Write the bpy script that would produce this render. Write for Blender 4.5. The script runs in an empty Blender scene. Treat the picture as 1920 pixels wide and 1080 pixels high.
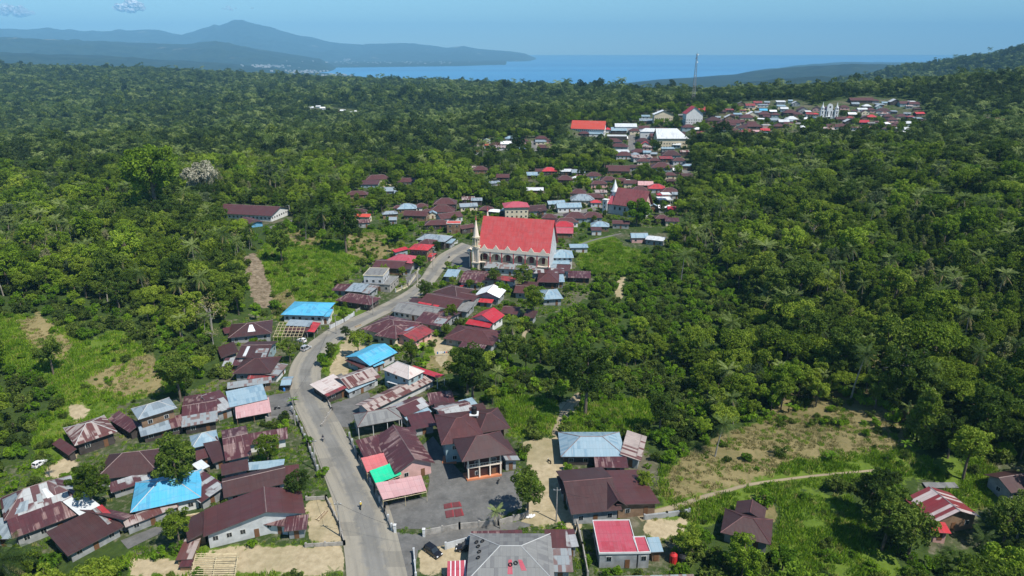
import bpy, bmesh, math, random
import numpy as np
from mathutils import Vector, Matrix
random.seed(7); rng = np.random.default_rng(7)
R = math.radians
sc = bpy.context.scene
COL = sc.collection
# ---------------------------------------------------------------- camera, world, sun, exposure
PITCH = 19.35; F = 1280.0; CAMZ = 100.0
cam = bpy.data.cameras.new('camera'); camo = bpy.data.objects.new('camera', cam); COL.objects.link(camo)
camo.location = (0, 0, CAMZ); camo.rotation_euler = (R(90 - PITCH), 0, 0)
cam.sensor_width = 36; cam.lens = 24; cam.clip_start = 1; cam.clip_end = 400000
sc.camera = camo
SUN_EL = R(56); SUN_AZ = math.atan2(0.80, -0.60)
w = bpy.data.worlds.new('World'); sc.world = w; w.use_nodes = True
nt = w.node_tree; bg = nt.nodes['Background']
sky = nt.nodes.new('ShaderNodeTexSky'); sky.sky_type = 'NISHITA'; sky.sun_disc = False
sky.sun_elevation = SUN_EL; sky.sun_rotation = SUN_AZ; sky.altitude = 800; sky.air_density = 1.0; sky.dust_density = 0.1; sky.ozone_density = 3.0
tn = nt.nodes.new('ShaderNodeMix'); tn.data_type = 'RGBA'; tn.blend_type = 'MULTIPLY'; tn.inputs[0].default_value = 1; tn.inputs[7].default_value = (.68, .92, .98, 1)
nt.links.new(sky.outputs[0], tn.inputs[6]); nt.links.new(tn.outputs[2], bg.inputs[0]); bg.inputs[1].default_value = 0.092
sl = bpy.data.lights.new('sun', 'SUN'); sl.energy = 4.2; sl.angle = R(0.5); sl.color = (1, 0.955, 0.88)
so = bpy.data.objects.new('sun', sl); COL.objects.link(so)
sdir = Vector((math.cos(SUN_EL) * math.sin(SUN_AZ), math.cos(SUN_EL) * math.cos(SUN_AZ), math.sin(SUN_EL)))
so.rotation_euler = sdir.to_track_quat('Z', 'Y').to_euler(); so.location = (0, 0, 300)
sc.view_settings.view_transform = 'Standard'; sc.view_settings.look = 'None'; sc.view_settings.exposure = 0.6; sc.view_settings.gamma = 1
sc.cycles.max_bounces = 4; sc.cycles.diffuse_bounces = 2; sc.cycles.glossy_bounces = 2; sc.cycles.transmission_bounces = 2
sc.cycles.volume_bounces = 0; sc.cycles.transparent_max_bounces = 32
# ---------------------------------------------------------------- terrain
SEA = -250.0
cP, sP = math.cos(R(PITCH)), math.sin(R(PITCH))
def ray(px, py):
    a = (px - 960) / F; b = (540 - py) / F
    return a, cP + b * sP, -sP + b * cP          # x, y, z for unit depth
def zray(px, py, Y):
    a, y, z = ray(px, py); return (a / y * Y, Y, CAMZ + z / y * Y)
def project(X, Y, Z):
    d = Y * cP - (Z - CAMZ) * sP
    u = (Z - CAMZ) * cP + Y * sP
    d = np.where(d < 1, 1, d)
    return 960 + F * X / d, 540 - F * u / d
def hash2(ix, iy, s):
    h = (ix.astype(np.int64) * 374761393 + iy.astype(np.int64) * 668265263 + s * 1442695041) & 0xFFFFFFFF
    h = ((h ^ (h >> 13)) * 1274126177) & 0xFFFFFFFF
    return ((h ^ (h >> 16)) & 0xFFFF) / 65535.0
def vnoise(x, y, s=0):
    x = np.asarray(x, float); y = np.asarray(y, float)
    ix = np.floor(x); iy = np.floor(y); fx = x - ix; fy = y - iy
    fx = fx * fx * (3 - 2 * fx); fy = fy * fy * (3 - 2 * fy)
    a = hash2(ix, iy, s); b = hash2(ix + 1, iy, s); c = hash2(ix, iy + 1, s); d = hash2(ix + 1, iy + 1, s)
    return (a * (1 - fx) + b * fx) * (1 - fy) + (c * (1 - fx) + d * fx) * fy
def fbm(x, y, s=0, o=4):
    t = 0; amp = 1; n = 0
    for k in range(o):
        t = t + amp * vnoise(x * 2 ** k, y * 2 ** k, s + k); n += amp; amp *= .5
    return t / n * 2 - 1
SKY_X = [-400, 0, 300, 500, 700, 850, 960, 1100, 1200, 1300, 1400, 1500, 1700, 1920, 2300]
SKY_Y = [118, 122, 131, 142, 152, 157, 161, 170, 172, 171, 167, 162, 149, 133, 115]
EDGE = [3200, 3000, 2800, 2600, 2400, 2200, 2000, 1500, 1250, 1180, 1120, 1100, 1050, 1000, 950]
CP = [(-40,60,-2),(40,60,-3),(0,130,0),(-60,120,0),(-120,130,0),(-160,170,3),(-100,190,1),(-190,230,12),(-140,240,9),(-80,200,0),
 (-60,240,0),(-90,260,1),(-130,290,10),(-100,310,6),(-170,340,9),(-40,300,0),(-20,250,0),(0,300,0),(0,360,0),(20,420,0),(-110,400,5),(-150,440,6),(-200,430,8),(-280,300,10),
 (0,200,0),(30,160,0),(25,230,-3),(60,210,-7),(50,270,-5),(90,240,-6),(60,130,-2),(100,130,-4),(90,170,1),(130,160,4),(150,200,8),(110,120,-6),(160,130,0),
 (60,330,0),(100,380,0),(110,440,2),(60,480,3),(150,300,4),(200,260,10),(200,350,10),(250,450,14),(300,300,20),(400,500,28),(160,560,8),(120,640,12),(180,700,18),(90,600,8),
 (0,550,2),(-100,600,2),(0,700,4),(60,800,9),(-200,700,3),(-400,700,5),(-400,450,8),(100,900,14),(200,820,23),(270,860,26)]
CP += [zray(1400,235,860), zray(1500,228,880), zray(1553,224,860), zray(1650,212,930), zray(1500,195,960), zray(1700,240,830), zray(1850,226,820), zray(1750,200,930),
 zray(1260,225,860), zray(1240,262,790), zray(1180,285,700), zray(1300,330,530), zray(1100,262,800), zray(1000,290,700), zray(900,290,720),
 zray(620,215,1300), zray(300,200,1700), zray(200,260,1000), zray(500,250,1050), zray(800,230,1250), zray(700,180,1800), zray(0,250,1100), zray(0,180,1900)]
for x, y, e in zip(SKY_X, SKY_Y, EDGE):
    X, Y, Z = zray(x, y, e); CP.append((X, Y, Z - (17 if x < 1100 else 13)))
CP = np.array(CP, float)
def tps_fit(P):
    n = len(P); X = P[:, :2] / 1000
    r2 = ((X[:, None] - X[None]) ** 2).sum(-1); K = np.where(r2 > 0, r2 * np.log(np.maximum(r2, 1e-12)) * .5, 0) + np.eye(n) * 2e-4
    A = np.zeros((n + 3, n + 3)); A[:n, :n] = K; A[:n, n] = 1; A[:n, n + 1:] = X; A[n:, :n] = A[:n, n:].T
    return X, np.linalg.solve(A, np.r_[P[:, 2], 0, 0, 0])
TX, TW = tps_fit(CP)
def tps(x, y):
    out = np.empty(x.shape); xf = x.ravel() / 1000; yf = y.ravel() / 1000; o = out.ravel()
    for i in range(0, xf.size, 60000):
        a = xf[i:i + 60000]; b = yf[i:i + 60000]
        r2 = (a[:, None] - TX[:, 0]) ** 2 + (b[:, None] - TX[:, 1]) ** 2
        o[i:i + 60000] = (np.where(r2 > 0, r2 * np.log(np.maximum(r2, 1e-12)) * .5, 0)) @ TW[:-3] + TW[-3] + TW[-2] * a + TW[-1] * b
    return o.reshape(x.shape)
def elev(py): return np.tan(np.arctan((540 - np.asarray(py, float)) / F) - R(PITCH))
def prof(px, xs, ys, end=None):
    return np.interp(px, xs, ys)
RIDGES = [ # distance, front width, back width, xs, ys, roughness
 (26000, 5000, 6000, [-400,0,60,100,150,200,230,260,290,330,350,370,392,402,412,420,432,445,455,466,478,490,515,540,570,600,640,680,700,760,800,840,870,900,930,960,985,1010],
                     [66,61,62,61,63,63,60,62,61,64,66,63,57,55,51,53,47,43,42,43,46,50,54,61,69,75,81,84,83,81,85,90,87,92,94,97,101,112]),
 (20500, 2500, 3000, [-400,0,200,400,560,640,700,760,800,860,900,925,945],[80,82,90,100,108,113,112,113,115,117,119,121.5,126]),
 (14500, 3000, 3000, [-400,0,100,200,300,360,410,450,520,600,660],[74,75,76,80,84,84,79,86,97,110,140]),
 (9500, 2500, 2500, [-400,0,120,250,400,520,600],[96,98,102,107,116,126,150]),
 (8600, 1500, 1200, [1180,1240,1300,1340,1380,1400,1430,1470,1520,1560,1600,1640,1700,1760,1830,1920,2300],[159,151,145,142,138,134,131,126,122,119,116,118,118,115,113,112,112]),
 (3600, 1300, 1000, [1600,1660,1700,1740,1770,1800,1840,1870,1900,1920,2000,2300],[150,135,128,122,119,113,109,104,99,97,88,70]),
 (5200, 1500, 1200, [1300,1400,1500,1600,1700,1800,2000,2300],[170,152,143,137,131,124,112,100]),
]
COAST_X = [530,540,620,700,800,900,1000,1100,1180,1240,1300,1380,1430,1480,1560,1640,1700,2300]
COAST_Y = [125.6,131,137,146,154,157,158,158,155,148,144,138,130,124,117,116,115,115]
def Hgt(x, y):
    x = np.asarray(x, float); y = np.asarray(y, float)
    r = np.hypot(x, y) + 1e-6; px = 960 + F * np.clip(x / np.maximum(y, 1) , -3, 3) * (cP + elev_b * sP)
    # plateau
    edge = np.interp(px, SKY_X, EDGE) / np.maximum(np.cos(np.arctan2(x, np.maximum(y, 1))), .4)
    rr = np.minimum(r, edge); k = rr / r
    near = tps(x * k, y * k)
    near = near + fbm(x / 90, y / 90, 3) * 3.0 * np.clip((r - 430) / 300, 0, 1) * np.clip(1.2 - r / 6000, 0, 1)
    t = np.clip((r - edge) / (900 + edge * .8), 0, 1); t = t * t * (3 - 2 * t)
    plain = -205 + 25 * fbm(x / 1500, y / 1500, 11)
    # coast: sea beyond near shore, land beyond far shore
    rc = np.interp(px, COAST_X, (CAMZ - SEA) / -elev(COAST_Y)); rc = np.where(px < 530, 1e9, rc)
    s = np.clip((rc - r) / 400, -1, 1)
    low = np.where(s > 0, SEA + 3 + (plain - SEA) * np.clip((rc - r) / 1500, 0, 1), SEA + 30 * s)
    farl = np.interp(px, [500, 545, 600, 700, 860, 925, 950], (CAMZ - SEA) / -elev([127, 127, 126, 125.5, 124, 122, 121.6])); farl = np.where(px > 950, 1e9, farl)
    low = np.where((r > farl), np.maximum(low, np.minimum(SEA + (r - farl) * .02, SEA + 40)), low)
    h = near * (1 - t) + low * t
    for i, (D, wf, wb, xs, ys) in enumerate(RIDGES):
        hp = CAMZ + D * elev(np.interp(px, xs, ys)); q = (r - D)
        sh = np.where(q < 0, np.exp(-(q / wf) ** 2), np.exp(-(q / wb) ** 2))
        n = fbm(x / (D * .05), y / (D * .05), 21 + i, 5)
        top = (SEA - 60) + (hp - SEA + 60) * sh * (1 + .25 * n * (1 - sh))
        top = top + fbm(x / (D * .022), y / (D * .022), 61 + i, 4) * (hp - SEA) * (.10 + .22 * (1 - sh)) * np.clip(sh * 2, 0, 1)
        end = (px > xs[0] - 30) & (px < xs[-1] + 5)
        h = np.where(end & (r > 2000) & (top > h), top, h)
    return np.where(r > 33000, SEA - 60, h)
elev_b = (540 - 120) / F
def at(px, py, h=0.0):
    """point of the terrain (raised by h) seen at photo pixel (px, py)"""
    a, y, z = ray(px, py)
    Y = np.geomspace(40, 3500, 900); X = a / y * Y; Z = CAMZ + z / y * Y
    g = Hgt(X, Y) + h; d = Z - g; i = int(np.argmax(d < 0)) if (d < 0).any() else len(Y) - 1
    i = max(i, 1); t = d[i - 1] / (d[i - 1] - d[i] + 1e-9); t = min(max(t, 0), 1)
    Y0 = Y[i - 1] + (Y[i] - Y[i - 1]) * t
    return Vector((a / y * Y0, Y0, CAMZ + z / y * Y0))
def gz(x, y): return float(Hgt(np.array([x]), np.array([y]))[0])
def inpoly(px, py, poly):
    px = np.asarray(px); py = np.asarray(py); c = np.zeros(px.shape, bool); n = len(poly); j = n - 1
    for i in range(n):
        xi, yi = poly[i]; xj, yj = poly[j]
        if yi != yj:
            c ^= ((yi > py) != (yj > py)) & (px < (xj - xi) * (py - yi) / (yj - yi) + xi)
        j = i
    return c
def anyp(px, py, polys):
    c = np.zeros(np.shape(px), bool)
    for p in polys: c |= inpoly(px, py, p)
    return c
# ---- zones, outlined where they lie on the ground
GRASS = [[(0,585),(90,600),(170,640),(230,615),(300,690),(320,735),(240,752),(200,780),(150,790),(100,740),(60,700),(0,690)],
 [(480,480),(500,520),(530,600),(620,545),(690,490),(745,440),(690,430),(640,455),(560,440),(520,430)],
 [(1080,455),(1150,440),(1170,465),(1240,490),(1140,520),(1085,500)],[(1140,455),(1200,470),(1190,495),(1135,500)],
 [(930,738),(1040,745),(1050,790),(1040,815),(960,820),(930,780)],[(1050,765),(1240,740),(1270,770),(1200,805),(1180,830),(1045,810)],
 [(1240,880),(1330,830),(1440,780),(1560,760),(1690,800),(1730,840),(1700,860),(1600,875),(1500,880),(1400,905),(1260,950),(1235,930)],
 [(1220,955),(1330,930),(1500,880),(1700,862),(1850,860),(1890,930),(1810,965),(1740,895),(1500,915),(1330,985),(1240,1010),(1230,960)],
 [(1440,925),(1590,930),(1650,1000),(1700,1080),(1470,1080),(1440,1040),(1470,960)],
 [(240,1040),(430,1020),(640,1020),(660,1260),(240,1260)],[(70,780),(150,750),(200,770),(140,840),(130,890),(60,900)],
 [(1330,192),(1360,188),(1380,196),(1340,204)],[(1380,208),(1395,196),(1420,192),(1425,212),(1390,214)],[(700,345),(760,340),(765,352),(700,356)],
 [(580,565),(700,560),(690,585),(640,600),(600,600)],[(800,640),(880,655),(870,700),(790,690)],[(600,700),(640,620),(690,640),(640,710)]]
DRY = [[(30,600),(80,590),(140,650),(120,680),(60,650)],[(200,690),(290,660),(310,735),(230,745),(150,720)],[(655,433),(725,440),(742,468),(700,492),(648,475)],
 [(535,428),(590,432),(615,462),(545,462)],[(500,560),(545,540),(570,600),(510,590)],[(1240,890),(1330,825),(1440,785),(1560,760),(1690,800),(1720,835),(1600,850),(1500,860),(1420,900),(1260,940)],
 [(1470,740),(1700,730),(1720,790),(1560,800),(1430,790)],[(1400,925),(1450,930),(1460,990),(1410,960)],[(800,665),(880,665),(860,705),(800,690)]]
DIRT = [[(980,826),(1045,820),(1062,870),(1056,955),(1100,955),(1090,985),(975,985),(985,960),(1010,900),(985,860)],[(430,1025),(640,1022),(650,1075),(350,1080),(240,1078),(250,1045),(330,1052)],
 [(575,940),(630,938),(645,1015),(580,1015)],[(85,880),(140,845),(150,870),(125,900),(85,895)],[(125,760),(160,752),(175,775),(140,795)],[(785,1030),(880,1015),(885,1080),(790,1080)],
 [(615,690),(655,625),(690,640),(660,690),(620,730)],[(700,347),(760,343),(762,350),(705,353)],[(1045,760),(1090,735),(1100,745),(1060,790)],[(1210,975),(1290,970),(1290,990),(1240,1010),(1205,1000)],
 [(1390,212),(1400,196),(1422,196),(1425,212)],[(760,575),(800,600),(820,640),(800,650),(740,650)],[(1150,560),(1160,520),(1170,520),(1165,570)],[(820,630),(850,650),(830,690),(810,660)]]
VILL = [[(0,1015),(0,880),(60,860),(110,770),(230,740),(330,745),(430,700),(415,650),(425,600),(520,590),(530,562),(620,560),(615,530),(680,500),(690,470),(730,455),(770,440),(790,425),(755,410),(735,420),(650,415),
  (640,350),(690,325),(790,325),(800,370),(860,360),(925,370),(960,355),(1045,345),(1060,325),(1085,310),(1110,325),(1180,320),(1210,300),(1290,300),(1290,400),(1245,425),(1150,425),(1100,430),(1070,450),(1080,520),(1110,515),(1105,560),
  (1050,580),(1000,600),(960,590),(945,650),(900,660),(850,640),(830,700),(840,730),(890,745),(950,780),(980,830),(1195,815),(1240,880),(1235,955),(1290,960),(1250,1260),(240,1260),(250,1030),(350,1000),(200,1010),(100,1040)],
 [(1062,220),(1140,222),(1205,205),(1330,200),(1330,245),(1292,260),(1290,280),(1300,335),(1230,325),(1210,300),(1150,290),(1135,262),(1064,258)],
 [(1330,215),(1395,190),(1500,186),(1530,200),(1560,190),(1620,180),(1720,188),(1735,215),(1740,240),(1690,252),(1590,245),(1530,245),(1430,252),(1330,240)],
 [(900,255),(1035,255),(1035,284),(900,288),(875,270)],[(408,380),(530,385),(550,395),(550,410),(480,425),(408,402)],
 [(915,345),(935,325),(960,325),(960,345)],[(985,345),(985,315),(1100,312),(1100,335)],[(1185,432),(1255,440),(1250,462),(1140,465),(1150,435)],[(1325,975),(1350,950),(1400,940),(1440,965),(1460,1020),(1350,1000)],
 [(1722,890),(1855,890),(1860,1000),(1830,1030),(1740,1030),(1722,960)],[(1860,870),(1960,870),(1960,935),(1890,935)],[(880,310),(915,308),(915,325),(885,325)],[(1838,216),(1892,213),(1892,228),(1838,228)],[(576,200),(620,200),(672,206),(672,212),(576,206)],
 [(1605,182),(1640,180),(1640,192),(1605,192)],[(1712,206),(1735,205),(1735,224),(1712,222)]]
SHR = [[(1085,440),(1180,432),(1330,480),(1400,560),(1350,640),(1240,610),(1130,650),(1010,660),(955,615),(1060,575),(1110,560)],[(930,690),(1060,725),(1250,680),(1340,780),(1290,870),(1200,830),(960,830)],[(600,440),(740,420),(760,470),(640,540),(560,600),(500,600),(470,560),(540,520),(520,430)],[(0,560),(120,560),(250,590),(330,640),(430,660),(330,740),(180,800),(60,900),(0,900)],[(1250,930),(1330,985),(1460,930),(1640,980),(1720,1080),(1240,1080)]]
ROCK = [[(455,480),(482,474),(500,510),(512,548),(505,582),(478,575),(462,520)]]
def mesh_obj(name, V, Fc, mats=None, parent=None, uv=None, midx=None, link=True, smooth=False):
    me = bpy.data.meshes.new(name); me.from_pydata([tuple(v) for v in V], [], Fc)
    o = bpy.data.objects.new(name, me)
    if link: COL.objects.link(o)
    for m in (mats if isinstance(mats, (list, tuple)) else [mats]):
        if m: me.materials.append(m)
    if midx is not None: me.polygons.foreach_set('material_index', midx)
    if uv is not None:
        l = me.uv_layers.new(name='UVMap'); l.data.foreach_set('uv', np.asarray(uv, 'f').ravel())
    if smooth: me.polygons.foreach_set('use_smooth', [True] * len(me.polygons))
    if parent: o.parent = parent
    return o
def fastmesh(name, V, quads, mats, smooth=False, attrs=None, midx=None):
    me = bpy.data.meshes.new(name); V = np.asarray(V, 'f'); Q = np.asarray(quads, 'i'); k = Q.shape[1]
    me.vertices.add(len(V)); me.vertices.foreach_set('co', V.ravel())
    me.loops.add(Q.size); me.loops.foreach_set('vertex_index', Q.ravel())
    me.polygons.add(len(Q)); me.polygons.foreach_set('loop_start', np.arange(0, Q.size, k, dtype='i'))
    try: me.polygons.foreach_set('loop_total', np.full(len(Q), k, dtype='i'))
    except Exception: pass
    if midx is not None: me.polygons.foreach_set('material_index', np.asarray(midx, 'i'))
    me.polygons.foreach_set('use_smooth', np.full(len(Q), smooth))
    for m in mats: me.materials.append(m)
    for n, (dom, dat) in (attrs or {}).items():
        dat = np.asarray(dat, 'f')
        if dat.ndim == 1: at_ = me.attributes.new(n, 'FLOAT', dom); at_.data.foreach_set('value', dat)
        else: at_ = me.attributes.new(n, 'FLOAT_VECTOR', dom); at_.data.foreach_set('vector', dat.ravel())
    me.update(calc_edges=True); me.validate()
    return me
def tag(o, label=None, cat=None, group=None, kind=None):
    if label: o['label'] = label
    if cat: o['category'] = cat
    if group: o['group'] = group
    if kind: o['kind'] = kind
    return o
# ---------------------------------------------------------------- materials
class NT:
    def __init__(s, name):
        s.m = bpy.data.materials.new(name); s.m.use_nodes = True; s.t = s.m.node_tree; s.b = s.t.nodes['Principled BSDF']; s.out = s.t.nodes['Material Output']
    def n(s, typ, **kw):
        x = s.t.nodes.new(typ)
        for k, v in kw.items(): setattr(x, k, v)
        return x
    def l(s, a, b): s.t.links.new(a, b)
    def val(s, sock, v):
        if hasattr(v, 'node'): s.l(v, sock)
        else: sock.default_value = v
    def mix(s, f, a, b):
        x = s.n('ShaderNodeMix', data_type='RGBA'); s.val(x.inputs[0], f)
        for i, c in ((6, a), (7, b)):
            s.val(x.inputs[i], c if hasattr(c, 'node') else (*c, 1))
        return x.outputs[2]
    def math(s, op, a, b=0.0, c=0.0, clamp=False):
        x = s.n('ShaderNodeMath', operation=op, use_clamp=clamp); s.val(x.inputs[0], a); s.val(x.inputs[1], b); s.val(x.inputs[2], c); return x.outputs[0]
    def noise(s, vec, scale, detail=4, rough=.55, dist=0):
        x = s.n('ShaderNodeTexNoise'); s.l(vec, x.inputs['Vector']); x.inputs['Scale'].default_value = scale; x.inputs['Detail'].default_value = detail
        x.inputs['Roughness'].default_value = rough; x.inputs['Distortion'].default_value = dist; return x.outputs[0]
    def ramp(s, f, lo, hi):
        x = s.n('ShaderNodeMapRange'); s.l(f, x.inputs[0]); x.inputs[1].default_value = lo; x.inputs[2].default_value = hi; return x.outputs[0]
    def attr(s, name, typ='GEOMETRY'):
        return s.n('ShaderNodeAttribute', attribute_name=name, attribute_type=typ).outputs['Fac']
    def pos(s): return s.n('ShaderNodeNewGeometry').outputs['Position']
    def scalev(s, v, x, y, z):
        k = s.n('ShaderNodeVectorMath', operation='MULTIPLY'); s.l(v, k.inputs[0]); k.inputs[1].default_value = (x, y, z); return k.outputs[0]
def plain(name, col, rough=.7, var=.25, scale=.6, metal=0, spec=.3):
    k = NT(name); p = k.pos(); n = k.noise(p, scale, 5)
    k.l(k.mix(k.ramp(n, .3, .7), [c * (1 - var) for c in col], [min(1, c * (1 + var)) for c in col]), k.b.inputs['Base Color'])
    k.b.inputs['Roughness'].default_value = rough; k.b.inputs['Metallic'].default_value = metal; k.b.inputs['Specular IOR Level'].default_value = spec
    return k.m
def leafmat(name, dark, mid, light, dry=None, dryamt=0.0, trans=.22):
    k = NT(name); p = k.pos(); t = k.attr('tint'); oi = k.n('ShaderNodeObjectInfo').outputs['Random']
    n = k.noise(p, .012, 3)
    f = k.math('ADD', k.math('MULTIPLY', t, .62), k.math('MULTIPLY', oi, .62)); f = k.math('ADD', f, k.math('MULTIPLY_ADD', n, .8, -.56))
    c = k.mix(k.ramp(f, 0.0, .55), dark, mid); c = k.mix(k.ramp(f, .5, 1.0), c, light)
    if dry: c = k.mix(k.math('MULTIPLY', k.ramp(k.math('ADD', oi, k.math('MULTIPLY', t, .3)), 1.15 - dryamt, 1.25 - dryamt * .5), .8), c, dry)
    k.l(c, k.b.inputs['Base Color']); k.b.inputs['Roughness'].default_value = .6; k.b.inputs['Specular IOR Level'].default_value = .12
    tr = k.n('ShaderNodeBsdfTranslucent'); k.l(k.mix(.5, c, (.25, .4, .03)), tr.inputs[0])
    mx = k.n('ShaderNodeMixShader'); mx.inputs[0].default_value = trans; k.l(k.b.outputs[0], mx.inputs[1]); k.l(tr.outputs[0], mx.inputs[2]); k.l(mx.outputs[0], k.out.inputs[0])
    return k.m
M = {}
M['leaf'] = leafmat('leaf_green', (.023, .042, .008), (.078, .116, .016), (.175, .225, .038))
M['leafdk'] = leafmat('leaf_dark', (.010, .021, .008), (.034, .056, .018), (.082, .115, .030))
M['leafN'] = leafmat('leaf_green_near', (.042, .074, .007), (.155, .225, .018), (.34, .41, .05), trans=.3)  # brighter, yellower leaf green for the near trees
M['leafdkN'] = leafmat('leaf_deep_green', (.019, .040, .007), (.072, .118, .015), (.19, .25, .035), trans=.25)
M['clove'] = leafmat('leaf_olive', (.045, .07, .008), (.12, .18, .014), (.22, .29, .025), (.26, .23, .15), .3)
M['bright2'] = leafmat('leaf_fresh', (.050, .095, .008), (.18, .28, .018), (.37, .47, .05), trans=.3)
M['leafgr'] = leafmat('leaf_greyish', (.03, .048, .022), (.075, .105, .045), (.15, .18, .09))
M['palm'] = leafmat('leaf_palm', (.020, .040, .010), (.065, .105, .018), (.26, .31, .10), trans=.15)
M['bright'] = leafmat('leaf_bright', (.06, .13, .008), (.14, .26, .014), (.24, .37, .02), trans=.35)
M['grassl'] = leafmat('grass_blade', (.11, .20, .014), (.22, .35, .025), (.38, .44, .05), (.38, .31, .13), .25, trans=.3)
M['dryl'] = leafmat('dry_blade', (.18, .16, .06), (.34, .28, .13), (.48, .40, .21), trans=.2)
M['blossom'] = leafmat('blossom', (.05, .09, .03), (.25, .25, .16), (.45, .42, .33), trans=.1)
M['bark'] = plain('bark', (.14, .11, .08), .9, .35, 1.5)
M['barkp'] = plain('bark_pale', (.26, .24, .20), .9, .3, 1.5)
def ground_mat():
    k = NT('ground'); p = k.pos()
    n1 = k.noise(p, .05, 6, .6); n2 = k.noise(p, .6, 5, .65); n3 = k.noise(p, .012, 4)
    g = k.mix(k.ramp(n2, .3, .7), (.025, .045, .012), (.055, .085, .018))           # forest floor / shrub base, dark green with the shadow between trees painted in
    gr = k.mix(k.ramp(n1, .35, .65), (.07, .12, .016), (.11, .155, .022)); gr = k.mix(k.ramp(n2, .45, .75), gr, (.12, .18, .022))
    dr = k.mix(k.ramp(n1, .35, .65), (.14, .12, .05), (.26, .21, .10)); dr = k.mix(k.ramp(n2, .5, .8), dr, (.09, .10, .03))
    di = k.mix(k.ramp(n2, .3, .7), (.30, .24, .145), (.45, .37, .24)); di = k.mix(k.ramp(n1, .5, .75), di, (.20, .18, .09))
    vi = k.mix(k.ramp(n1, .34, .52), (.11, .10, .065), (.038, .062, .016)); vi = k.mix(k.ramp(n2, .5, .75), vi, (.20, .18, .13))
    ro = k.mix(k.ramp(k.noise(k.scalev(p, 1, 1, .3), .5, 6, .7), .35, .65), (.10, .075, .045), (.27, .215, .15))
    wob = k.math('MULTIPLY_ADD', k.noise(p, .22, 5, .6), 2.0, -1.0); wob = k.math('ADD', wob, k.math('MULTIPLY_ADD', n2, 1.0, -.5))
    def m(base, col, a):
        f = k.ramp(k.math('ADD', k.attr(a), wob), .42, .58); f.node.clamp = True
        return k.mix(k.math('MULTIPLY', f, k.ramp(k.attr(a), 0.0, .12)), base, col)
    c = m(g, vi, 'vill'); c = m(c, gr, 'grass'); c = m(c, dr, 'dry'); c = m(c, di, 'dirt'); c = m(c, ro, 'rock')
    # far land: woods with pale fields and towns
    far = k.attr('far'); ff = k.mix(k.ramp(k.noise(p, .004, 6, .7), .4, .62), (.008, .018, .012), (.022, .036, .018))
    ff = k.mix(k.math('MULTIPLY', k.ramp(k.noise(p, .0012, 3, .7), .66, .70), .6), ff, (.22, .20, .15))
    c = k.mix(far, c, ff)
    k.l(c, k.b.inputs['Base Color']); k.b.inputs['Roughness'].default_value = .95; k.b.inputs['Specular IOR Level'].default_value = .1
    bm = k.n('ShaderNodeBump'); bm.inputs['Strength'].default_value = .5; bm.inputs['Distance'].default_value = .5; k.l(n2, bm.inputs['Height']); k.l(bm.outputs[0], k.b.inputs['Normal'])
    return k.m
M['ground'] = ground_mat()
# ground sheet on a polar grid
NA, NR = 900, 1000
th = np.linspace(-R(52), R(52), NA); rr = np.geomspace(45, 36000, NR)
RR, TH = np.meshgrid(rr, th, indexing='ij'); GX = RR * np.sin(TH); GY = RR * np.cos(TH)
GZ = Hgt(GX, GY)
PX, PY = project(GX, GY, GZ)
def soft(polys, lim=3500, nb=5):
    a = anyp(PX, PY, polys) & (RR < lim); a = a.astype(float)
    for _ in range(nb):
        a[1:-1] = (a[:-2] + 2 * a[1:-1] + a[2:]) / 4; a[:, 1:-1] = (a[:, :-2] + 2 * a[:, 1:-1] + a[:, 2:]) / 4
    return a
idx = np.arange(NA * NR).reshape(NR, NA)
Q = np.stack([idx[:-1, :-1], idx[:-1, 1:], idx[1:, 1:], idx[1:, :-1]], -1).reshape(-1, 4)[:, ::-1]
gat = {k: ('POINT', soft(v).ravel()) for k, v in (('grass', GRASS), ('dry', DRY), ('dirt', DIRT), ('vill', VILL), ('rock', ROCK))}
gat['far'] = ('POINT', np.clip((RR - 2200) / 1500, 0, 1).ravel())
gm = fastmesh('ground', np.stack([GX, GY, GZ], -1).reshape(-1, 3), Q, [M['ground']], True, gat)
go = bpy.data.objects.new('ground', gm); COL.objects.link(go); tag(go, kind='structure')
# sea
k = NT('sea'); p = k.pos(); n = k.noise(k.scalev(p, .25, 1.6, 1), .00022, 4, .6)
k.l(k.mix(k.ramp(n, .35, .65), (.02, .15, .32), (.07, .26, .46)), k.b.inputs['Base Color'])
k.b.inputs['Roughness'].default_value = .35; k.b.inputs['Specular IOR Level'].default_value = .4
k.l(k.math('MULTIPLY_ADD', n, .3, .25), k.b.inputs['Roughness'])
sea = mesh_obj('sea', [(-40000, 1000, SEA), (40000, 1000, SEA), (40000, 40000, SEA), (-40000, 40000, SEA)], [(0, 1, 2, 3)], k.m); tag(sea, kind='structure')
# haze: one closed box of thin air round everything
def haze_box(x0, x1, y0, y1, z0, z1):
    V = [(x, y, z) for z in (z0, z1) for y in (y0, y1) for x in (x0, x1)]
    k = NT('haze'); k.t.nodes.remove(k.b); v = k.n('ShaderNodeVolumePrincipled')
    v.inputs['Color'].default_value = HAZE_COL; v.inputs['Density'].default_value = HAZE_D; v.inputs['Anisotropy'].default_value = -0.15
    k.l(v.outputs[0], k.out.inputs['Volume'])
    o = mesh_obj('haze', V, [(0, 2, 3, 1), (4, 5, 7, 6), (0, 1, 5, 4), (2, 6, 7, 3), (0, 4, 6, 2), (1, 3, 7, 5)], k.m)
    tag(o, kind='stuff'); return o
HAZE_COL = (.31, .68, 1.0, 1); HAZE_D = 5.6e-5
haze_box(-41500, 41500, -800, 40500, SEA - 90, 1370)
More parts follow.
